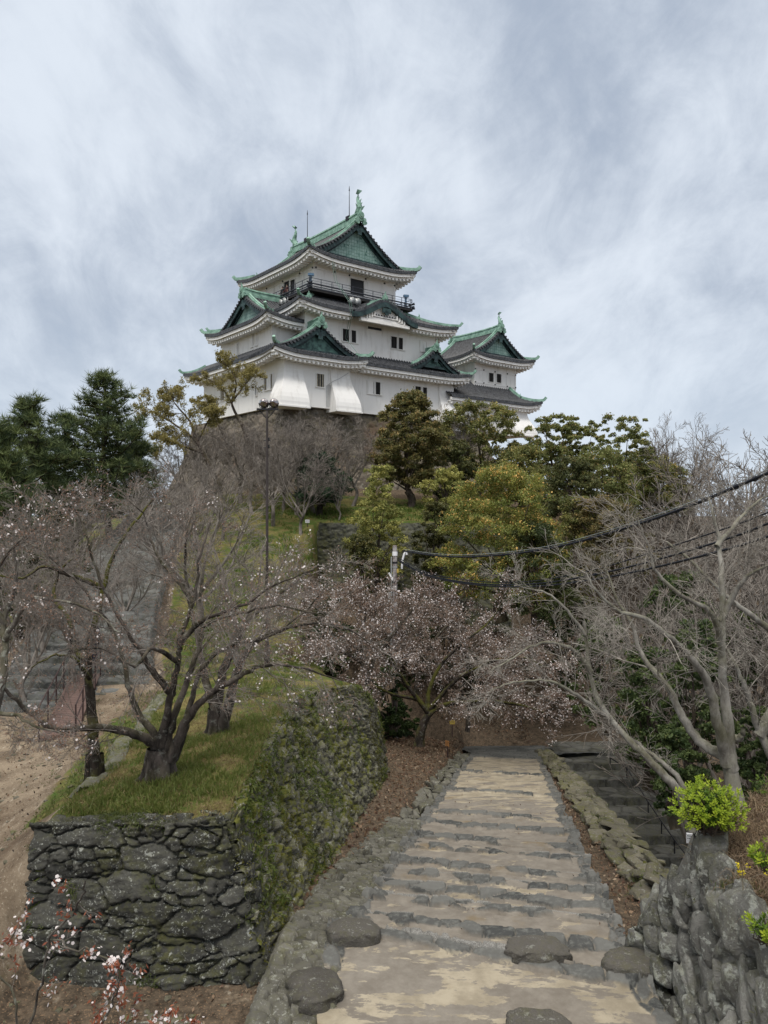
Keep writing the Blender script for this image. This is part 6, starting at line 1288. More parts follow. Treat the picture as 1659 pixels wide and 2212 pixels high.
# ---- pines
def pine(label, u, vtop, D, vbase, wid, seed, lean=0.0, n_wh=11):
    rng = np.random.default_rng(seed); x, y, zt = P(u, vtop, D); z = (VC - vbase) / F * D; z = min(z, gz(x, y)); H = zt - z; rad = wid / 2 / F * D
    o = empty('pine_tree', (x, y, z), 0, label, 'pine tree', 'pines on the left slope'); w = Wood(seed, .12)
    tp, tr = w.limb([(lean * H * .12, 0, -.3), (0, 0, H * .3), (-lean * H * .05, .1, H * .65), (0, 0, H * .98)], H * .026, H * .006, 4)
    tuft = []
    for k in range(n_wh * 2):
        t = .14 + .84 * (k + rng.random()) / (n_wh * 2); zc = H * t; L = rad * (1.1 * min(1, (1.03 - t) * 1.75) ** .8) * (1 if t > .25 else .85)
        for j in range(3 if t < .8 else 2):
            a = 2 * pi * (j / 3 + rng.random() * .4) + k * 2.2; l = L * rng.uniform(.45, 1.2); i = min(int(t * (len(tp) - 1)), len(tp) - 1); s0 = tp[i]
            e = (s0[0] + cos(a) * l, s0[1] + sin(a) * l, zc + l * rng.uniform(.1, .55)); m_ = (s0[0] + cos(a) * l * .5, s0[1] + sin(a) * l * .5, zc + l * rng.uniform(-.05, .15))
            q, rr = w.limb([(s0[0], s0[1], zc), m_, e], H * .008, H * .002, 3)
            for p in q[2:]:
                for _ in range(4):
                    v_ = rng.normal(size=3) * np.array([.36, .36, .20]) * max(.8, l * .28); pp = np.array(p) + v_; pp[2] += .22
                    tuft.append(pp)
                    if rng.random() < .4: w.lines.append(([tuple(p), tuple((np.array(p) + pp) / 2 + np.array([0, 0, -.05])), tuple(pp)], [H * .0022, H * .0018, H * .0012]))
    tuft = np.array(tuft); n = len(tuft); K = 16; d = rng.normal(size=(n, K, 3)); d[:, :, 2] = np.abs(d[:, :, 2]) * .9 + .25; d /= np.linalg.norm(d, axis=2, keepdims=True)
    ln = .50 * rng.uniform(.7, 1.25, (n, K, 1)); s_ = np.cross(d, rng.normal(size=(n, K, 3))); s_ /= np.linalg.norm(s_, axis=2, keepdims=True)
    a = tuft[:, None] + d * .02; V = np.stack([a - s_ * .022, a + s_ * .022, a + d * ln], 2).reshape(-1, 3)
    k = rng.random((n, 1, 1, 1)); kk = rng.random((n, K, 1, 1)); col = (np.array([.035, .060, .028]) * (1 - k) + np.array([.135, .165, .055]) * k) * (.7 + .6 * kk); col = np.broadcast_to(col, (n, K, 3, 3)).reshape(-1, 3)
    w.mesh('trunk', M['dark_bark'], o, .05, (8, 6, 4)); q = mesh_np('needles', V, [np.arange(len(V)).reshape(-1, 3)], M['needle'], o, col); return o
pine('tall dark pine with a broken-looking double top on the left', 228, 815, 50, 1110, 200, 501, .3, 13)
pine('broad pine at the far left with rounded tufted top', 60, 868, 44, 1120, 200, 502, -.2, 11)
pine('lower pine between the broad and the tall pine', 140, 905, 48, 1120, 150, 503, .1, 9)
pine('low pine right of the tall one beside the budding tree', 290, 935, 54, 1110, 110, 504, .1, 8)
pine('pine in front of the broad one, cut by the left edge', 5, 930, 38, 1150, 160, 505, .1, 9)
# ---------------------------------------------------------------- ground cover
rg = np.random.default_rng(77)
def blades(name, base, nper, h, rng, c0, c1, wd=.012, lean=.5, spread=.05, nrm=None, kind='stuff', m='leaf', droop=0.0, hv=.4):
    n = len(base); b = np.repeat(base, nper, 0) + rng.normal(size=(n * nper, 3)) * np.array([spread, spread, spread * .1 if nrm is None else spread]); k = len(b)
    up = np.array([0, 0, 1.]) if nrm is None else np.repeat(nrm, nper, 0) * .8 + np.array([0, 0, .5])
    d = up + rng.normal(size=(k, 3)) * lean; d /= np.linalg.norm(d, axis=1, keepdims=True)
    hh = (h * (1 + hv * rng.uniform(-1, 1, k)))[:, None]; s_ = np.cross(d, rng.normal(size=(k, 3))); s_ /= np.linalg.norm(s_, axis=1, keepdims=True)
    mid = b + d * hh * .55; tip = b + d * hh + rng.normal(size=(k, 3)) * hh * .18 - np.array([0, 0, 1.]) * hh * droop
    V = np.stack([b - s_ * wd, b + s_ * wd, mid + s_ * wd * .7, tip, mid - s_ * wd * .7], 1).reshape(-1, 3); i = np.arange(k)[:, None] * 5
    t = np.clip(np.repeat(rng.random(n), nper) * .6 + .4 * rng.random(k), 0, 1)[:, None]; col = np.repeat(np.array(c0) * (1 - t) + np.array(c1) * t, 5, 0)
    return tag(mesh_np(name, V, [i + np.array([0, 1, 2, 4]), i + np.array([2, 3, 4])], M[m], None, col), kind=kind)
def on_ground(n, x0, x1, y0, y1, rng, pw=1.0, cond=None):
    x = rng.uniform(x0, x1, n); y = y0 + (y1 - y0) * rng.random(n) ** pw; 
    if cond is not None: k = cond(x, y); x, y = x[k], y[k]
    return np.stack([x, y, height(x, y)], 1)
terr_c = lambda x, y: (tside(x, y) > .12) & (x + .135 * (y - 14.6) > -5.7) & (fbm(x * 1.3, y * 1.3, 91) + .18 * rg.random(len(x)) > .57)
blades('grass', on_ground(12500, -7.5, -2.5, 12.9, 30, rg, 1.5, terr_c), 6, .105, rg, (.075, .12, .022), (.21, .22, .065), .009, .45, .05)
blades('dry_grass', on_ground(3500, -6.6, -2.45, 12.75, 22, rg, 1.3, lambda x, y: (tside(x, y) > .1) & (x + .135 * (y - 14.6) > -5.7)), 5, .07, rg, (.20, .15, .07), (.33, .26, .13), .007, .8, .06)
blades('meadow_grass', on_ground(6000, -9, 6, 30, 62, rg, 1.0, lambda x, y: (tside(x, y) > .3) & (fbm(x * .4, y * .4, 93) > .45)), 5, .22, rg, (.075, .14, .02), (.17, .21, .05), .03, .4, .2)
blades('roadside_grass', on_ground(1500, -9.5, -5.9, 12.9, 24, rg, 1.0, lambda x, y: (np.abs(x + .135 * (y - 14.6) + 6.0) < .45) & (y > 14)), 6, .09, rg, (.06, .10, .02), (.16, .17, .06), .008, .5, .06)
def wall_pts(o, n, rng, zlim=None, dens=None):
    me = o.data; V = np.empty(len(me.vertices) * 3, np.float32); me.vertices.foreach_get('co', V); V = V.reshape(-1, 3); Nn = np.empty(len(me.vertices) * 3, np.float32); me.vertices.foreach_get('normal', Nn); Nn = Nn.reshape(-1, 3)
    i = rng.integers(len(V), size=n); v, q = V[i], Nn[i]
    if dens is not None: k = dens(v); v, q = v[k], q[k]
    return v, q
walls = {o['label']: o for o in C.objects if o.type == 'MESH' and o.get('category') in ('stone wall', 'rock wall', 'low wall')}
fw = walls['dark lichen-spotted stone wall end of big blocks below the grass terrace']; mw = walls['long mossy stone wall sloping along the left side of the stepped path']; rw = walls['grey craggy lichen-covered rock wall in the near right corner']
v, q = wall_pts(mw, 14000, rg, None, lambda v: (fbm(v[:, 1] * .9 + 3, v[:, 2] * .9, 71) + .26 * sstep(-7.6, -5.2, v[:, 2]) > .64) & (v[:, 1] > 12.4))
blades('wall_ferns', v, 5, .11, rg, (.055, .085, .016), (.15, .18, .04), .011, .6, .03, q, droop=.35)
v, q = wall_pts(mw, 6000, rg, None, lambda v: (fbm(v[:, 1] * .7 + 9, v[:, 2] * .7, 72) > .60))
blades('wall_moss', v, 6, .035, rg, (.085, .085, .012), (.17, .155, .03), .012, 1.0, .03, q)
v, q = wall_pts(fw, 9000, rg, None, lambda v: (fbm(v[:, 0] * 1.4 + 3, v[:, 2] * 2.2, 75) > .69))
blades('wall_weeds', v, 5, .085, rg, (.04, .06, .014), (.12, .14, .035), .006, .7, .03, q, droop=.5)
v, q = wall_pts(rw, 5000, rg, None, lambda v: (fbm(v[:, 1] * 1.4 + 3, v[:, 2] * 1.6, 78) > .66))
blades('rock_weeds', v, 5, .07, rg, (.05, .065, .02), (.14, .14, .05), .005, .8, .03, q, droop=.5)
v, q = wall_pts(walls['low rough stone wall between the stepped path and the dark lower stairs'], 900, rg, None, lambda v: fbm(v[:, 1] * 1.1, v[:, 0] * 2, 79) > .55)
blades('kerb_weeds', v, 5, .09, rg, (.05, .085, .015), (.13, .15, .04), .008, .6, .04, q)
# moss strip of bright green beyond the low wall
yb = rg.uniform(17, 39, 1500); xb = lwx(yb) + rg.uniform(.75, 1.6, 1500)
blades('moss_strip', np.stack([xb, yb, pz(yb) - .35 - (xb - lwx(yb) - .6) * .9], 1), 5, .10, rg, (.06, .12, .015), (.12, .20, .03), .02, .6, .1)
def litter(name, pts, size, rng, cols):
    c = pts + np.array([0, 0, .02]); nn = np.tile(np.array([0, 0, 1.]), (len(c), 1)) + rng.normal(size=(len(c), 3)) * .25
    V, Fq = leaf_quads(c, size, rng, .6, 0, .5, nn); k = rng.integers(len(cols), size=len(c)); col = np.array(cols)[k] * rng.uniform(.7, 1.25, (len(c), 1))
    return tag(mesh_np(name, V, [Fq], M['leaf'], None, np.repeat(col, 4, 0)), kind='stuff')
LC = [(.17, .105, .065), (.24, .16, .10), (.10, .065, .045), (.30, .23, .16), (.14, .08, .055)]
yg = 12 + 29 * rg.random(2000) ** 1.4; xg = pxr(yg) + rg.random(2000) ** .8 * (lwx(yg) + .3 - pxr(yg)); litter('fallen_leaves', np.stack([xg, yg, pz(np.maximum(yg, 12.6)) + .0 + .05 * rg.random(2000)], 1), .07, rg, LC)
yg = 14 + 32 * rg.random(9000); xg = pxl(yg) - .6 - rg.random(9000) * 5; litter('fallen_leaves', np.stack([xg, yg, height(xg, yg) + .01], 1)[(tside(xg, yg) < -.3)], .10, rg, LC)
xg = rg.uniform(-4, 9, 7000); yg = rg.uniform(38, 54, 7000); litter('fallen_leaves', np.stack([xg, yg, height(xg, yg) + .02], 1)[(tside(xg, yg) < -.3)], .13, rg, LC)
xg = rg.uniform(3.6, 4.4, 900); yg = rg.uniform(7.5, 12.6, 900); litter('fallen_leaves', np.stack([xg, yg, height(xg, yg) + .03], 1), .06, rg, LC)
xg = rg.uniform(-12, -6, 900); yg = rg.uniform(12.5, 26, 900); litter('fallen_leaves', np.stack([xg, yg, height(xg, yg) + .01], 1), .05, rg, LC)
yg = np.concatenate([a_ - .04 - np.abs(rg.normal(size=160)) * .12 for a_, h_ in LT]); xg = np.interp(yg, [23, 30], [-9.4, -11.5]) + rg.uniform(-2.6, 2.6, len(yg)); litter('fallen_leaves', np.stack([xg, yg, ltz(yg) + .08], 1), .08, rg, LC)
xg = rg.uniform(-7, -1.6, 900); yg = rg.uniform(8.5, 12.0, 900); litter('fallen_leaves', np.stack([xg, yg, height(xg, yg) + .02], 1), .05, rg, LC)
yg = 12 + 28 * rg.random(260); xg = pxl(yg) + rg.random(260) * (pxr(yg) - pxl(yg)); vg = (xg - pxl(yg)) / (pxr(yg) - pxl(yg)); ag = yg + .42 * (vg - .5) * 4.6; litter('fallen_leaves', np.stack([xg, yg, pathz_s(ag) + pz(np.maximum(yg, 12.6)) - pz(np.maximum(ag, 12.6)) + .04], 1), .045, rg, LC[:3])
# ---------------------------------------------------------------- dry bank and lime bush on the right
xa = rg.uniform(4.45, 6.6, 4200); yb = rg.uniform(6.5, 11.15, 4200)
blades('dry_straw', np.stack([xa, yb, bankz(xa, yb) - .08], 1), 5, .22, rg, (.17, .115, .08), (.40, .31, .20), .0035, 1.1, .06, None, droop=.5)
xa = rg.uniform(4.4, 6.4, 900); yb = rg.uniform(7, 11.1, 900)
blades('bank_weeds', np.stack([xa, yb, bankz(xa, yb) - .05], 1)[fbm(xa * 1.6, yb * 1.6, 5) > .52], 5, .12, rg, (.06, .09, .02), (.15, .17, .05), .006, .6, .05)
litter('fallen_leaves', np.stack([xa, yb, bankz(xa, yb)], 1), .055, rg, LC)
def bush(label, c, rad, seed, n, cols, ls, name='bush', cat='bush', flat=.85):
    rng = np.random.default_rng(seed); o = empty(name, (c[0], c[1], c[2] - rad * .8), 0, label, cat); w = Wood(seed, .12, .05, .12); off = np.array([0, 0, rad * .8]); Vs = []; Cs = []
    for i in range(n):
        d = rng.normal(size=3); d /= np.linalg.norm(d); d[2] = d[2] * .8 + .12; e = off + d * rad * rng.uniform(.45, 1.05) * (1 + .25 * sin(3 * math.atan2(d[1], d[0]) + seed)) * np.array([1, 1, flat])
        if i % 3 == 0: w.lines.append(([(0, 0, 0), tuple(e * .5 + rng.normal(size=3) * .03 + np.array([0, 0, -.03])), tuple(e)], [.012, .007, .003]))
        dd = d + np.array([0, 0, .9]); dd /= np.linalg.norm(dd); u = np.cross(dd, rng.normal(size=3)); u /= np.linalg.norm(u); v2 = np.cross(dd, u); k = 7; a = np.arange(k) * 2.4 + rng.random(); t = np.arange(k) / k
        ld = (np.cos(a)[:, None] * u + np.sin(a)[:, None] * v2) * (.95 - .5 * t)[:, None] + dd * (.35 + .6 * t)[:, None]; ld /= np.linalg.norm(ld, axis=1, keepdims=True); b0_ = e + dd * (t * ls * .8)[:, None]
        sd_ = np.cross(ld, dd); sd_ /= np.linalg.norm(sd_, axis=1, keepdims=True) + 1e-9; L_ = ls * rng.uniform(.75, 1.2, k)[:, None]
        Vs.append(np.stack([b0_, b0_ + ld * L_ * .55 + sd_ * L_ * .24, b0_ + ld * L_, b0_ + ld * L_ * .55 - sd_ * L_ * .24], 1).reshape(-1, 3))
        inner = np.linalg.norm(e - off) < rad * .62; kk = rng.random(); cc = np.array(cols[0]) * (1 - kk) + np.array(cols[1]) * kk if not inner else np.array(cols[2]) * (.7 + .6 * kk); Cs.append(np.tile(cc, (4 * k, 1)))  # inner leaves get a darker green: shade inside the bush, put into colour
    V = np.concatenate(Vs); mesh_np('leaves', V, [np.arange(len(V)).reshape(-1, 4)], M['leaf'], o, np.concatenate(Cs)); w.mesh('stems', M['brown_bark'], o, .05, (5, 4, 4)); return o
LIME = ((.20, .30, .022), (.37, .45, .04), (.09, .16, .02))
bush('bright lime-green bush at the top corner of the rock wall', P(1530, 1748, 10.5), .425, 601, 700, LIME, .050)
bush('small lime-green sprig below the bush at the right edge', P(1652, 1855, 8.8), .17, 602, 60, LIME, .05, 'sprig', 'sprig')
bush('lowest lime-green sprig hanging over the rock wall at the right edge', P(1655, 2008, 8.4), .18, 603, 60, LIME, .05, 'sprig', 'sprig')
bush('green sprig on the dry grass bank right of the lime bush', P(1655, 1705, 11), .17, 604, 40, ((.09, .15, .02), (.20, .27, .04), (.06, .1, .02)), .05, 'sprig', 'sprig')
o = empty('flowering_weed', P(1605, 1905, 9.3), 0, 'yellow-flowered weed on the dry grass above the rock wall', 'weed'); w = Wood(9, .1); pts = []
for i in range(9): e = (rg.normal() * .07, rg.normal() * .05, .10 + rg.random() * .12); w.lines.append(([(0, 0, -.15), (e[0] * .4, e[1] * .4, e[2] * .5), e], [.004, .003, .002])); pts.append(e)
w.mesh('stem', M['twig_pale'], o, .05, (4, 4, 3)); c = np.repeat(np.array(pts), 4, 0) + rg.normal(size=(36, 3)) * .014; V, Fq = flowers(c, .03, rg); mesh_np('flower', V, [Fq], M['petal'], o, np.tile([[.75, .62, .03]], (len(V), 1)))
# ---------------------------------------------------------------- lamp post on the grass slope
lb = P(577, 1454, 27); lz = gz(lb[0], lb[1]); lamp = empty('floodlight_post', (lb[0], lb[1], lz), 0, 'tall dark post with two round floodlights on a crossbar', 'lamp post'); top = P(577, 884, 27)[2] - lz
b = MB(); b.lathe((0, 0, -.3), (0, 0, 1), [(0, .10), (1.1, .10), (1.15, .07), (1.3, .055), (top, .042), (top + .3, .04)], 10); b.build('post', M['post_metal'], lamp, True)
b = MB(); b.box(-.36, .40, -.05, .05, top - .03, top + .03); b.tube([(-.28, 0, top - .02), (0, 0, top - .35)], .015, 5); b.tube([(.28, 0, top - .02), (0, 0, top - .35)], .015, 5)
b.build('crossbar', M['black_metal'], lamp)
for zz_ in (top - 1.1, top - 1.35): b = MB(); b.tube([(-.12, 0, zz_), (.12, 0, zz_)], .02, 5); b.box(.03, .08, -.03, .03, zz_ + .02, zz_ + .10); b.build('step_peg', M['black_metal'], lamp)
pass
for sx in (-.115, .23):
    b = MB(); cz = top + .22; n = 9
    b.lathe((sx, .04, cz), (-.15 * (1 if sx > 0 else .6), -1, .28), [(-.17, .02), (-.165, .08), (-.13, .135), (-.06, .165), (0, .17), (.05, .16), (.11, .12), (.15, .075), (.2, .07), (.21, .02)], 16); fl = b.build('floodlight', M['chrome'], lamp, True)
    b = MB(); b.tube([(sx - .18, 0, cz), (sx - .14, 0, cz - .15), (sx, 0, cz - .19), (sx + .14, 0, cz - .15), (sx + .18, 0, cz)], .014, 5); b.tube([(sx, 0, cz - .19), (sx, 0, top)], .03, 6); b.build('yoke', M['black_metal'], fl)
# ---------------------------------------------------------------- utility pole and cables
PD = 41.0; pt_ = P(853, 1178, PD); pb = gz(pt_[0], pt_[1]); ph = pt_[2] - pb
pole = empty('utility_pole', (pt_[0], pt_[1], pb), 0, 'weathered grey utility pole rising from the cherry blossom in the middle', 'utility pole')
b = MB(); b.lathe((0, 0, -.5), (0, 0, 1), [(0, .16), (ph * .5, .145), (ph + .45, .115), (ph + .5, .09)], 12); b.build('post', M['concrete_pole'], pole, True)
for z0, hh_, mm in ((ph - .55, .22, 'white_paint'), (ph - .95, .08, 'black_metal'), (ph - 1.2, .10, 'grey_metal'), (ph - 2.0, .05, 'black_metal'), (ph - 2.5, .05, 'black_metal')):
    b = MB(); b.lathe((0, 0, z0), (0, 0, 1), [(0, .14), (hh_, .138)], 12); b.build('pole_band', M[mm], pole)
b = MB(); b.tube([(.36, -.05, ph - 1.25), (.40, -.05, ph - .8), (.50, -.05, ph - .45), (.60, -.05, ph - .3), (.63, -.05, ph - .5)], .055, 7); b.build('cable_guard', M['white_paint'], pole)
b = MB(); b.tube([(-.32, -.1, ph - 1.45), (-.13, -.13, ph - 1.85)], .05, 7); b.build('insulator', M['white_paint'], pole)
b = MB(); b.tube([(-.19, -.1, ph - .6), (-.2, -.1, ph - 5.5)], .035, 6); b.box(-.36, -.22, -.12, 0, ph - 3.0, ph - 2.5); b.build('conduit', M['grey_metal'], pole)
b = MB(); b.box(.10, .2, -.1, .05, ph - 1.45, ph - 1.25); b.build('junction_box', M['yellow_sign'], pole)
A0 = np.array([pt_[0] + .1, PD]); A1 = np.array([15.0, 3.0])
def cable(name, label, pix, r, m='cable', rings=0, sub=None, dx=0.0):
    pts = []
    for (u, v) in pix:
        k = (u - UC) / F; d = A1 - A0; t = (k * A0[1] - A0[0]) / (d[0] - k * d[1]); p = A0 + d * t; pts.append((p[0], p[1], (VC - v) / F * p[1]))
    q = catmull(pts, 8); b = MB(); b.tube(q, r, 6); o = b.build(name, M[m], None, True); tag(o, label, 'cable', 'cables running from the utility pole')
    if rings:
        for i in range(3, len(q) - 1, rings):
            b = MB(); d = q[i + 1] - q[i]; d /= np.linalg.norm(d); b.tube([q[i] - d * .05, q[i] + d * .05], r * 1.45, 7); b.build('cable_clamp', M[m], o)
    if sub:
        b = MB(); b.tube([np.array(p) + np.array([0, 0, sub * (1 + .0 * i)]) for i, p in enumerate(q)], .010, 4); b.build('support_wire', M['steel_wire'], o)
    return o
cable('overhead_cable', 'thick upper black cable bundle with a thin wire along its top', [(872, 1190), (930, 1199), (1000, 1203), (1100, 1197), (1200, 1182), (1300, 1156), (1400, 1125), (1500, 1089), (1600, 1047), (1659, 1022), (1740, 985)], .045, rings=5, sub=.09)
cable('overhead_cable', 'thin uppermost of the three lower cables', [(862, 1206), (920, 1236), (1000, 1252), (1080, 1258), (1180, 1252), (1300, 1226), (1400, 1196), (1500, 1164), (1600, 1130), (1659, 1107), (1740, 1075)], .020)
cable('overhead_cable', 'middle one of the three lower cables', [(862, 1210), (920, 1240), (1000, 1257), (1080, 1263), (1180, 1259), (1300, 1238), (1400, 1214), (1500, 1186), (1600, 1154), (1659, 1131), (1740, 1100)], .030, rings=9)
cable('overhead_cable', 'lowest black cable sagging over the pink trees', [(862, 1213), (920, 1243), (1000, 1260), (1080, 1267), (1180, 1265), (1300, 1249), (1400, 1229), (1500, 1205), (1600, 1178), (1659, 1159), (1740, 1130)], .034, rings=11)
# ---------------------------------------------------------------- signs
def sign(label, u, v, D, vb, w_, h_, m, name='sign', yaw=0.0, rows=3, post=True, tilt=0.0):
    p = P(u, v, D); zb = (VC - vb) / F * D; o = empty(name, (p[0], p[1], zb), yaw, label, 'sign'); zc = p[2] - zb
    b = MB(); b.box(-w_ / 2, w_ / 2, -.012, .012, zc - h_ / 2, zc + h_ / 2); pl = b.build('sign_plate', M[m], o)
    b = MB()
    for r in range(rows):
        z0 = zc + h_ * (.28 - .25 * r); x = -w_ * .38
        while x < w_ * .34: l_ = w_ * rg.uniform(.05, .13); b.box(x, x + l_, -.0155, -.0125, z0 - h_ * .05, z0 + h_ * rg.uniform(.02, .05)); x += l_ + w_ * .05
    b.build('lettering', M['ink'], pl)
    if post: b = MB(); b.box(-.025, .025, .013, .055, -.15, zc + h_ * .3); b.build('sign_post', M['brown_rail'], o)
    return o
sign('yellow notice plate on a brown stake beyond the leaning cherry', 977, 1560, 41, 1586, .28, .22, 'yellow_sign', rows=2)
sign('orange notice plate on a dark stake beside the gutter wall', 966, 1606, 38, 1642, .22, .27, 'orange_sign', yaw=-.7, rows=4)
sign('tiny white plaque on a stake by the dark evergreens', 664, 1126, 54, 1142, .3, .22, 'white_paint')
o = sign('white paper tag tied to a twig at the tip of the rock wall', 1491, 1811, 11.3, 1850, .11, .145, 'paper', name='paper_tag', yaw=-.35, rows=2, post=False)
b = MB(); b.tube([(.05, .01, -.02), (.04, .01, (VC - 1811) / F * 11.3 - (VC - 1850) / F * 11.3), (.10, .03, .36)], .006, 4); b.build('twig', M['twig_pale'], o)
b = MB(); c_ = P(1006, 2042, 12.35); b.add([(-.05, -.035, 0), (.045, -.05, .004), (.055, .04, .006), (-.045, .05, .002)], [(0, 1, 2, 3)]); b.box(-.02, .02, -.012, .012, .007, .009)
o = b.build('paper_scrap', M['paper']); o.location = (c_[0], c_[1], -6.915); tag(o, 'scrap of white paper lying on the sandy landing', 'paper')
# ---------------------------------------------------------------- ramp with rails beside the left steps
ra = np.array([-8.87, 20.9, gz(-8.87, 20.9) + .06]); rb = np.array([-9.85, 25.4, -5.35]); ramp = empty('ramp', tuple(ra), 0, 'brown ribbed metal ramp with thin rails over the left steps', 'ramp'); d = rb - ra; sd_ = np.array([d[1], -d[0], 0]) / np.hypot(d[0], d[1]) * .45
b = MB(); b.add([-sd_, sd_, d + sd_, d - sd_, -sd_ - np.array([0, 0, .06]), sd_ - np.array([0, 0, .06]), d + sd_ - np.array([0, 0, .06]), d - sd_ - np.array([0, 0, .06])], [(0, 1, 2, 3), (4, 7, 6, 5), (0, 4, 5, 1), (1, 5, 6, 2), (2, 6, 7, 3), (3, 7, 4, 0)])
for k in range(1, 36): b.tube([d * k / 36 - sd_ * .96 + np.array([0, 0, .004]), d * k / 36 + sd_ * .96 + np.array([0, 0, .004])], .009, 4)
b.build('ramp_plate', M['brown_metal'], ramp)
for s_ in (-1, 1):
    b = MB(); e = sd_ * s_ * 1.04
    for hh_ in (.45, .85): b.tube([e + np.array([0, 0, hh_]), e + d + np.array([0, 0, hh_])], .022, 6)
    for k in range(5): b.tube([e + d * k / 4 - np.array([0, 0, .1]), e + d * k / 4 + np.array([0, 0, .86])], .024, 6)
    b.build('railing', M['brown_rail'], ramp)
# ---------------------------------------------------------------- handrail on the lower stairs
hp = [(1318, 1665, 40.6), (1354, 1688, 39.3), (1400, 1763, 36.5), (1429, 1807, 35), (1457, 1848, 33.7), (1490, 1892, 32.4)]
hr = empty('handrail', P(*hp[3]), 0, 'thin black handrail on posts down the dark lower stairs', 'handrail'); o3 = np.array(P(*hp[3])); b = MB(); tp = []
for p in hp: a = np.array(P(*p)) - o3; b.tube([a - np.array([0, 0, .4]), a + np.array([0, 0, .68])], .03, 6); tp.append(a + np.array([0, 0, .68]))
b.build('post', M['black_metal'], hr); b = MB(); b.tube(tp, .032, 6); b.build('rail', M['black_metal'], hr)
st = P(1437, 1925, 13.2); b = MB(); b.tube([(0, 0, -.35), (.02, 0, 0), (.06, 0, .14)], .022, 6); b.tube([(.0, 0, .0), (.10, 0, .07)], .014, 5); o = b.build('iron_stake', M['black_metal']); o.location = st; tag(o, 'bent black iron stake where the low wall meets the rock wall', 'stake')
# broken stump at the foot of the front wall
sx_ = P(612, 2165, 11.0); b = MB(); zz0 = gz(sx_[0], sx_[1]); b.tube([(0, 0, -.2), (.01, 0, .05), (.05, .01, .18), (.09, .02, .30)], [.07, .055, .045, .025], 9); b.tube([(.02, 0, .1), (-.05, .02, .2)], [.03, .015], 6); o = b.build('stump', M['lichen_bark'], None, True); o.location = (sx_[0], sx_[1], zz0); tag(o, 'small weathered wood stump at the corner below the front wall', 'stump')
# ---------------------------------------------------------------- people
M['skin'] = simple('skin', (.50, .33, .25), .6, .05, 8); M['navy'] = simple('navy_cloth', (.018, .022, .045), .85, .2, 8); M['black_cloth'] = simple('black_cloth', (.02, .02, .022), .9, .2, 8); M['maroon'] = simple('maroon_cloth', (.10, .035, .035), .9, .2, 8); M['hair'] = simple('dark_hair', (.015, .012, .010), .6, .1, 9); M['grey_cloth'] = simple('grey_cloth', (.16, .18, .22), .85, .15, 8)
def skinmesh(name, vs, es, rad, m, par, root=0, sub=1):
    me = bpy.data.meshes.new(name); me.from_pydata(vs, es, []); o = link(name, me, m, par)
    md = o.modifiers.new('skin', 'SKIN'); md.use_smooth_shade = True
    for i, r in enumerate(rad):
        sv = me.skin_vertices[0].data[i]; sv.radius = (r, r) if not isinstance(r, tuple) else r; sv.use_root = (i == root)
    o.modifiers.new('sub', 'SUBSURF').levels = sub; o.modifiers['sub'].render_levels = sub; return o
def person(label, loc, rz, h, coat, trousers, stride=.0, hat=None, arms=(-.1, .1)):
    o = empty('person', loc, rz, label, 'person'); s = h / 1.7; S = lambda p: (p[0] * s, p[1] * s, p[2] * s); st = stride
    B = [(0, 0, .92), (0, 0, 1.15), (0, 0, 1.38), (0, 0, 1.47), (0, -.01, 1.55), (0, -.015, 1.66)]; E = [(0, 1), (1, 2), (2, 3), (3, 4), (4, 5)]; Rr = [.13, .12, .12, .05, .088, .07]
    for sg, ar in ((-1, arms[0]), (1, arms[1])):
        i = len(B); B += [(sg * .19, 0, 1.38), (sg * .23, ar * .3, 1.12), (sg * .22, -abs(ar) - .05 + ar, .9), (sg * .215, -abs(ar) - .08 + ar, .82)]; E += [(2, i), (i, i + 1), (i + 1, i + 2), (i + 2, i + 3)]; Rr += [.055, .045, .035, .03]
    for sg in (-1, 1):
        i = len(B); f = st * sg; B += [(sg * .095, 0, .86), (sg * .10, -f * .6 - .02, .48), (sg * .10, -f * .8 + .03 + max(0, -f) * .4, .08), (sg * .10, -f * .8 - .12 + max(0, -f) * .3, .04)]; E += [(0, i), (i, i + 1), (i + 1, i + 2), (i + 2, i + 3)]; Rr += [.085, .06, .042, .035]
    skinmesh('body', [S(p) for p in B], E, [r * s for r in Rr], M['skin'], o)
    skinmesh('coat', [S(B[i]) for i in (0, 1, 2, 6, 7, 8, 10, 11, 12)] + [S((0, 0, .80))], [(0, 1), (1, 2), (2, 3), (3, 4), (4, 5), (2, 6), (6, 7), (7, 8), (0, 9)], [r * s for r in (.165, .155, .145, .085, .07, .055, .085, .07, .055, .16)], M[coat], o)
    skinmesh('trousers', [S(p) for p in (B[0], B[14], B[15], B[16], B[18], B[19], B[20])], [(0, 1), (1, 2), (2, 3), (0, 4), (4, 5), (5, 6)], [r * s for r in (.14, .105, .08, .062, .105, .08, .062)], M[trousers], o)
    b = MB(); b.lathe(S((0, .012, 1.575)), (0, .05, 1), [(-.07 * s, .07 * s), (0, .098 * s), (.07 * s, .095 * s), (.12 * s, .06 * s), (.135 * s, .01 * s)], 10); hh_ = b.build('hat' if hat else 'hair', M[hat or 'hair'], o, True); hh_.location = (0, .018 * s, 0)
    return o
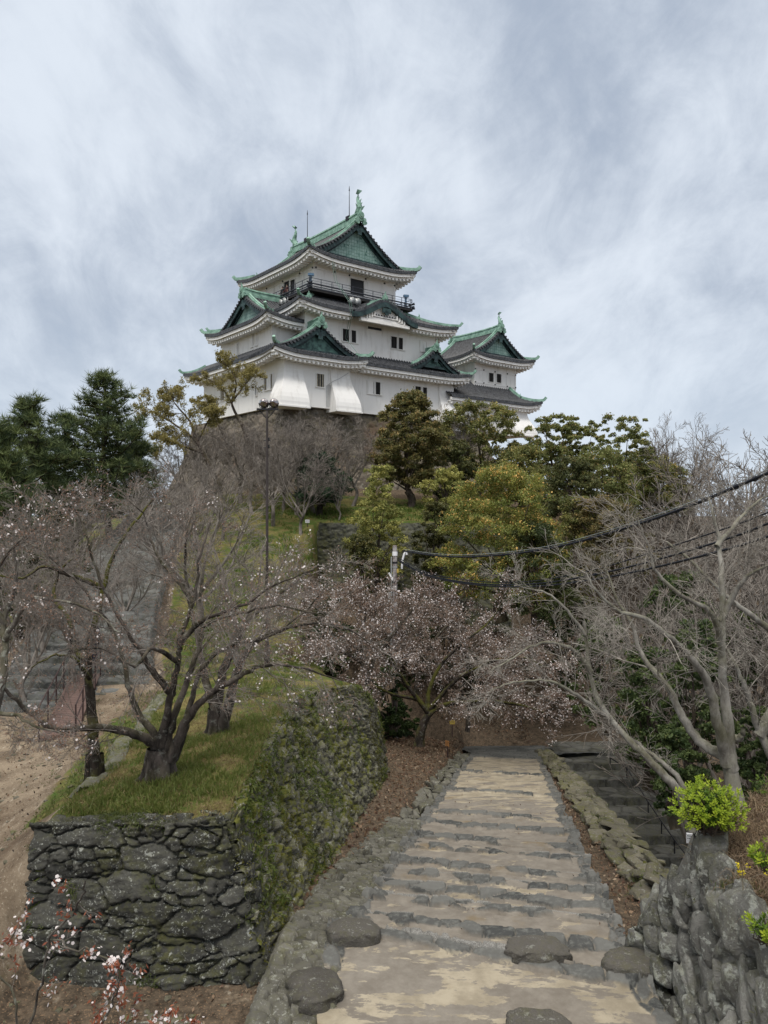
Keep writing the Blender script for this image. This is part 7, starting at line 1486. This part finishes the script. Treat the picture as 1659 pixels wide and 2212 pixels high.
py_ = 26.6; px__ = (202 - UC) / F * py_; person('person in navy with a grey hood climbing the left steps behind the mossy tree', (px__, py_, -5.37), 2.6, 1.68, 'navy', 'navy', .22, 'grey_cloth')
for (lx, ly, cl, lb_, ar) in ((-.62, 4.75, 'black_cloth', 'person in black at the balcony rail before the open window', .1), (-.62, 3.85, 'maroon', 'person in dark red on the castle balcony beside the one in black', .15)):
    x, y, z = wloc(lx, ly, 20.45); person(lb_, (x, y, z), CROT - pi / 2, 1.65, cl, 'black_cloth', 0, None, (-ar, ar))

# loose stones in the dirt yard and on the earth below the front wall
def scatter_stones(name, pts, s0, s1, rng, m):
    Vs = []; Fs = []; Cs = []; b = 0
    for p in pts:
        V, Fc = HULLS[rng.integers(len(HULLS))]; sz = rng.uniform(s0, s1) * np.array([rng.uniform(.7, 1.4), rng.uniform(.7, 1.4), rng.uniform(.35, .7)]); a = rng.random() * 6.28
        V = V * sz; V = np.stack([V[:, 0] * cos(a) - V[:, 1] * sin(a), V[:, 0] * sin(a) + V[:, 1] * cos(a), V[:, 2]], 1) + p; Vs.append(V); Fs.append(Fc + b); b += len(V); Cs.append(np.tile([rng.random(), 1, 0], (len(V), 1)))
    return tag(mesh_np(name, np.concatenate(Vs), [np.concatenate(Fs)], m, None, np.concatenate(Cs)), kind='stuff')
pp = np.concatenate([on_ground(230, -12.5, -6.2, 12.6, 23, rg, 1.2), on_ground(90, -6.5, -1.8, 9.5, 11.9, rg), on_ground(60, -9.5, -5.9, 9.5, 13, rg)])
scatter_stones('loose_stones', pp, .05, .15, rg, M['kerb_pale'])
xg = rg.uniform(-12.5, -6.3, 1500); yg = rg.uniform(12.5, 24, 1500); litter('twig_litter', np.stack([xg, yg, height(xg, yg) + .01], 1), .045, rg, [(.09, .06, .04), (.05, .035, .025), (.30, .24, .17)])
blades('yard_weeds', on_ground(700, -11, -6.2, 12.4, 24, rg, 1.2, lambda x, y: fbm(x * .9, y * .9, 97) > .60), 6, .06, rg, (.06, .09, .02), (.15, .15, .06), .007, .6, .06)
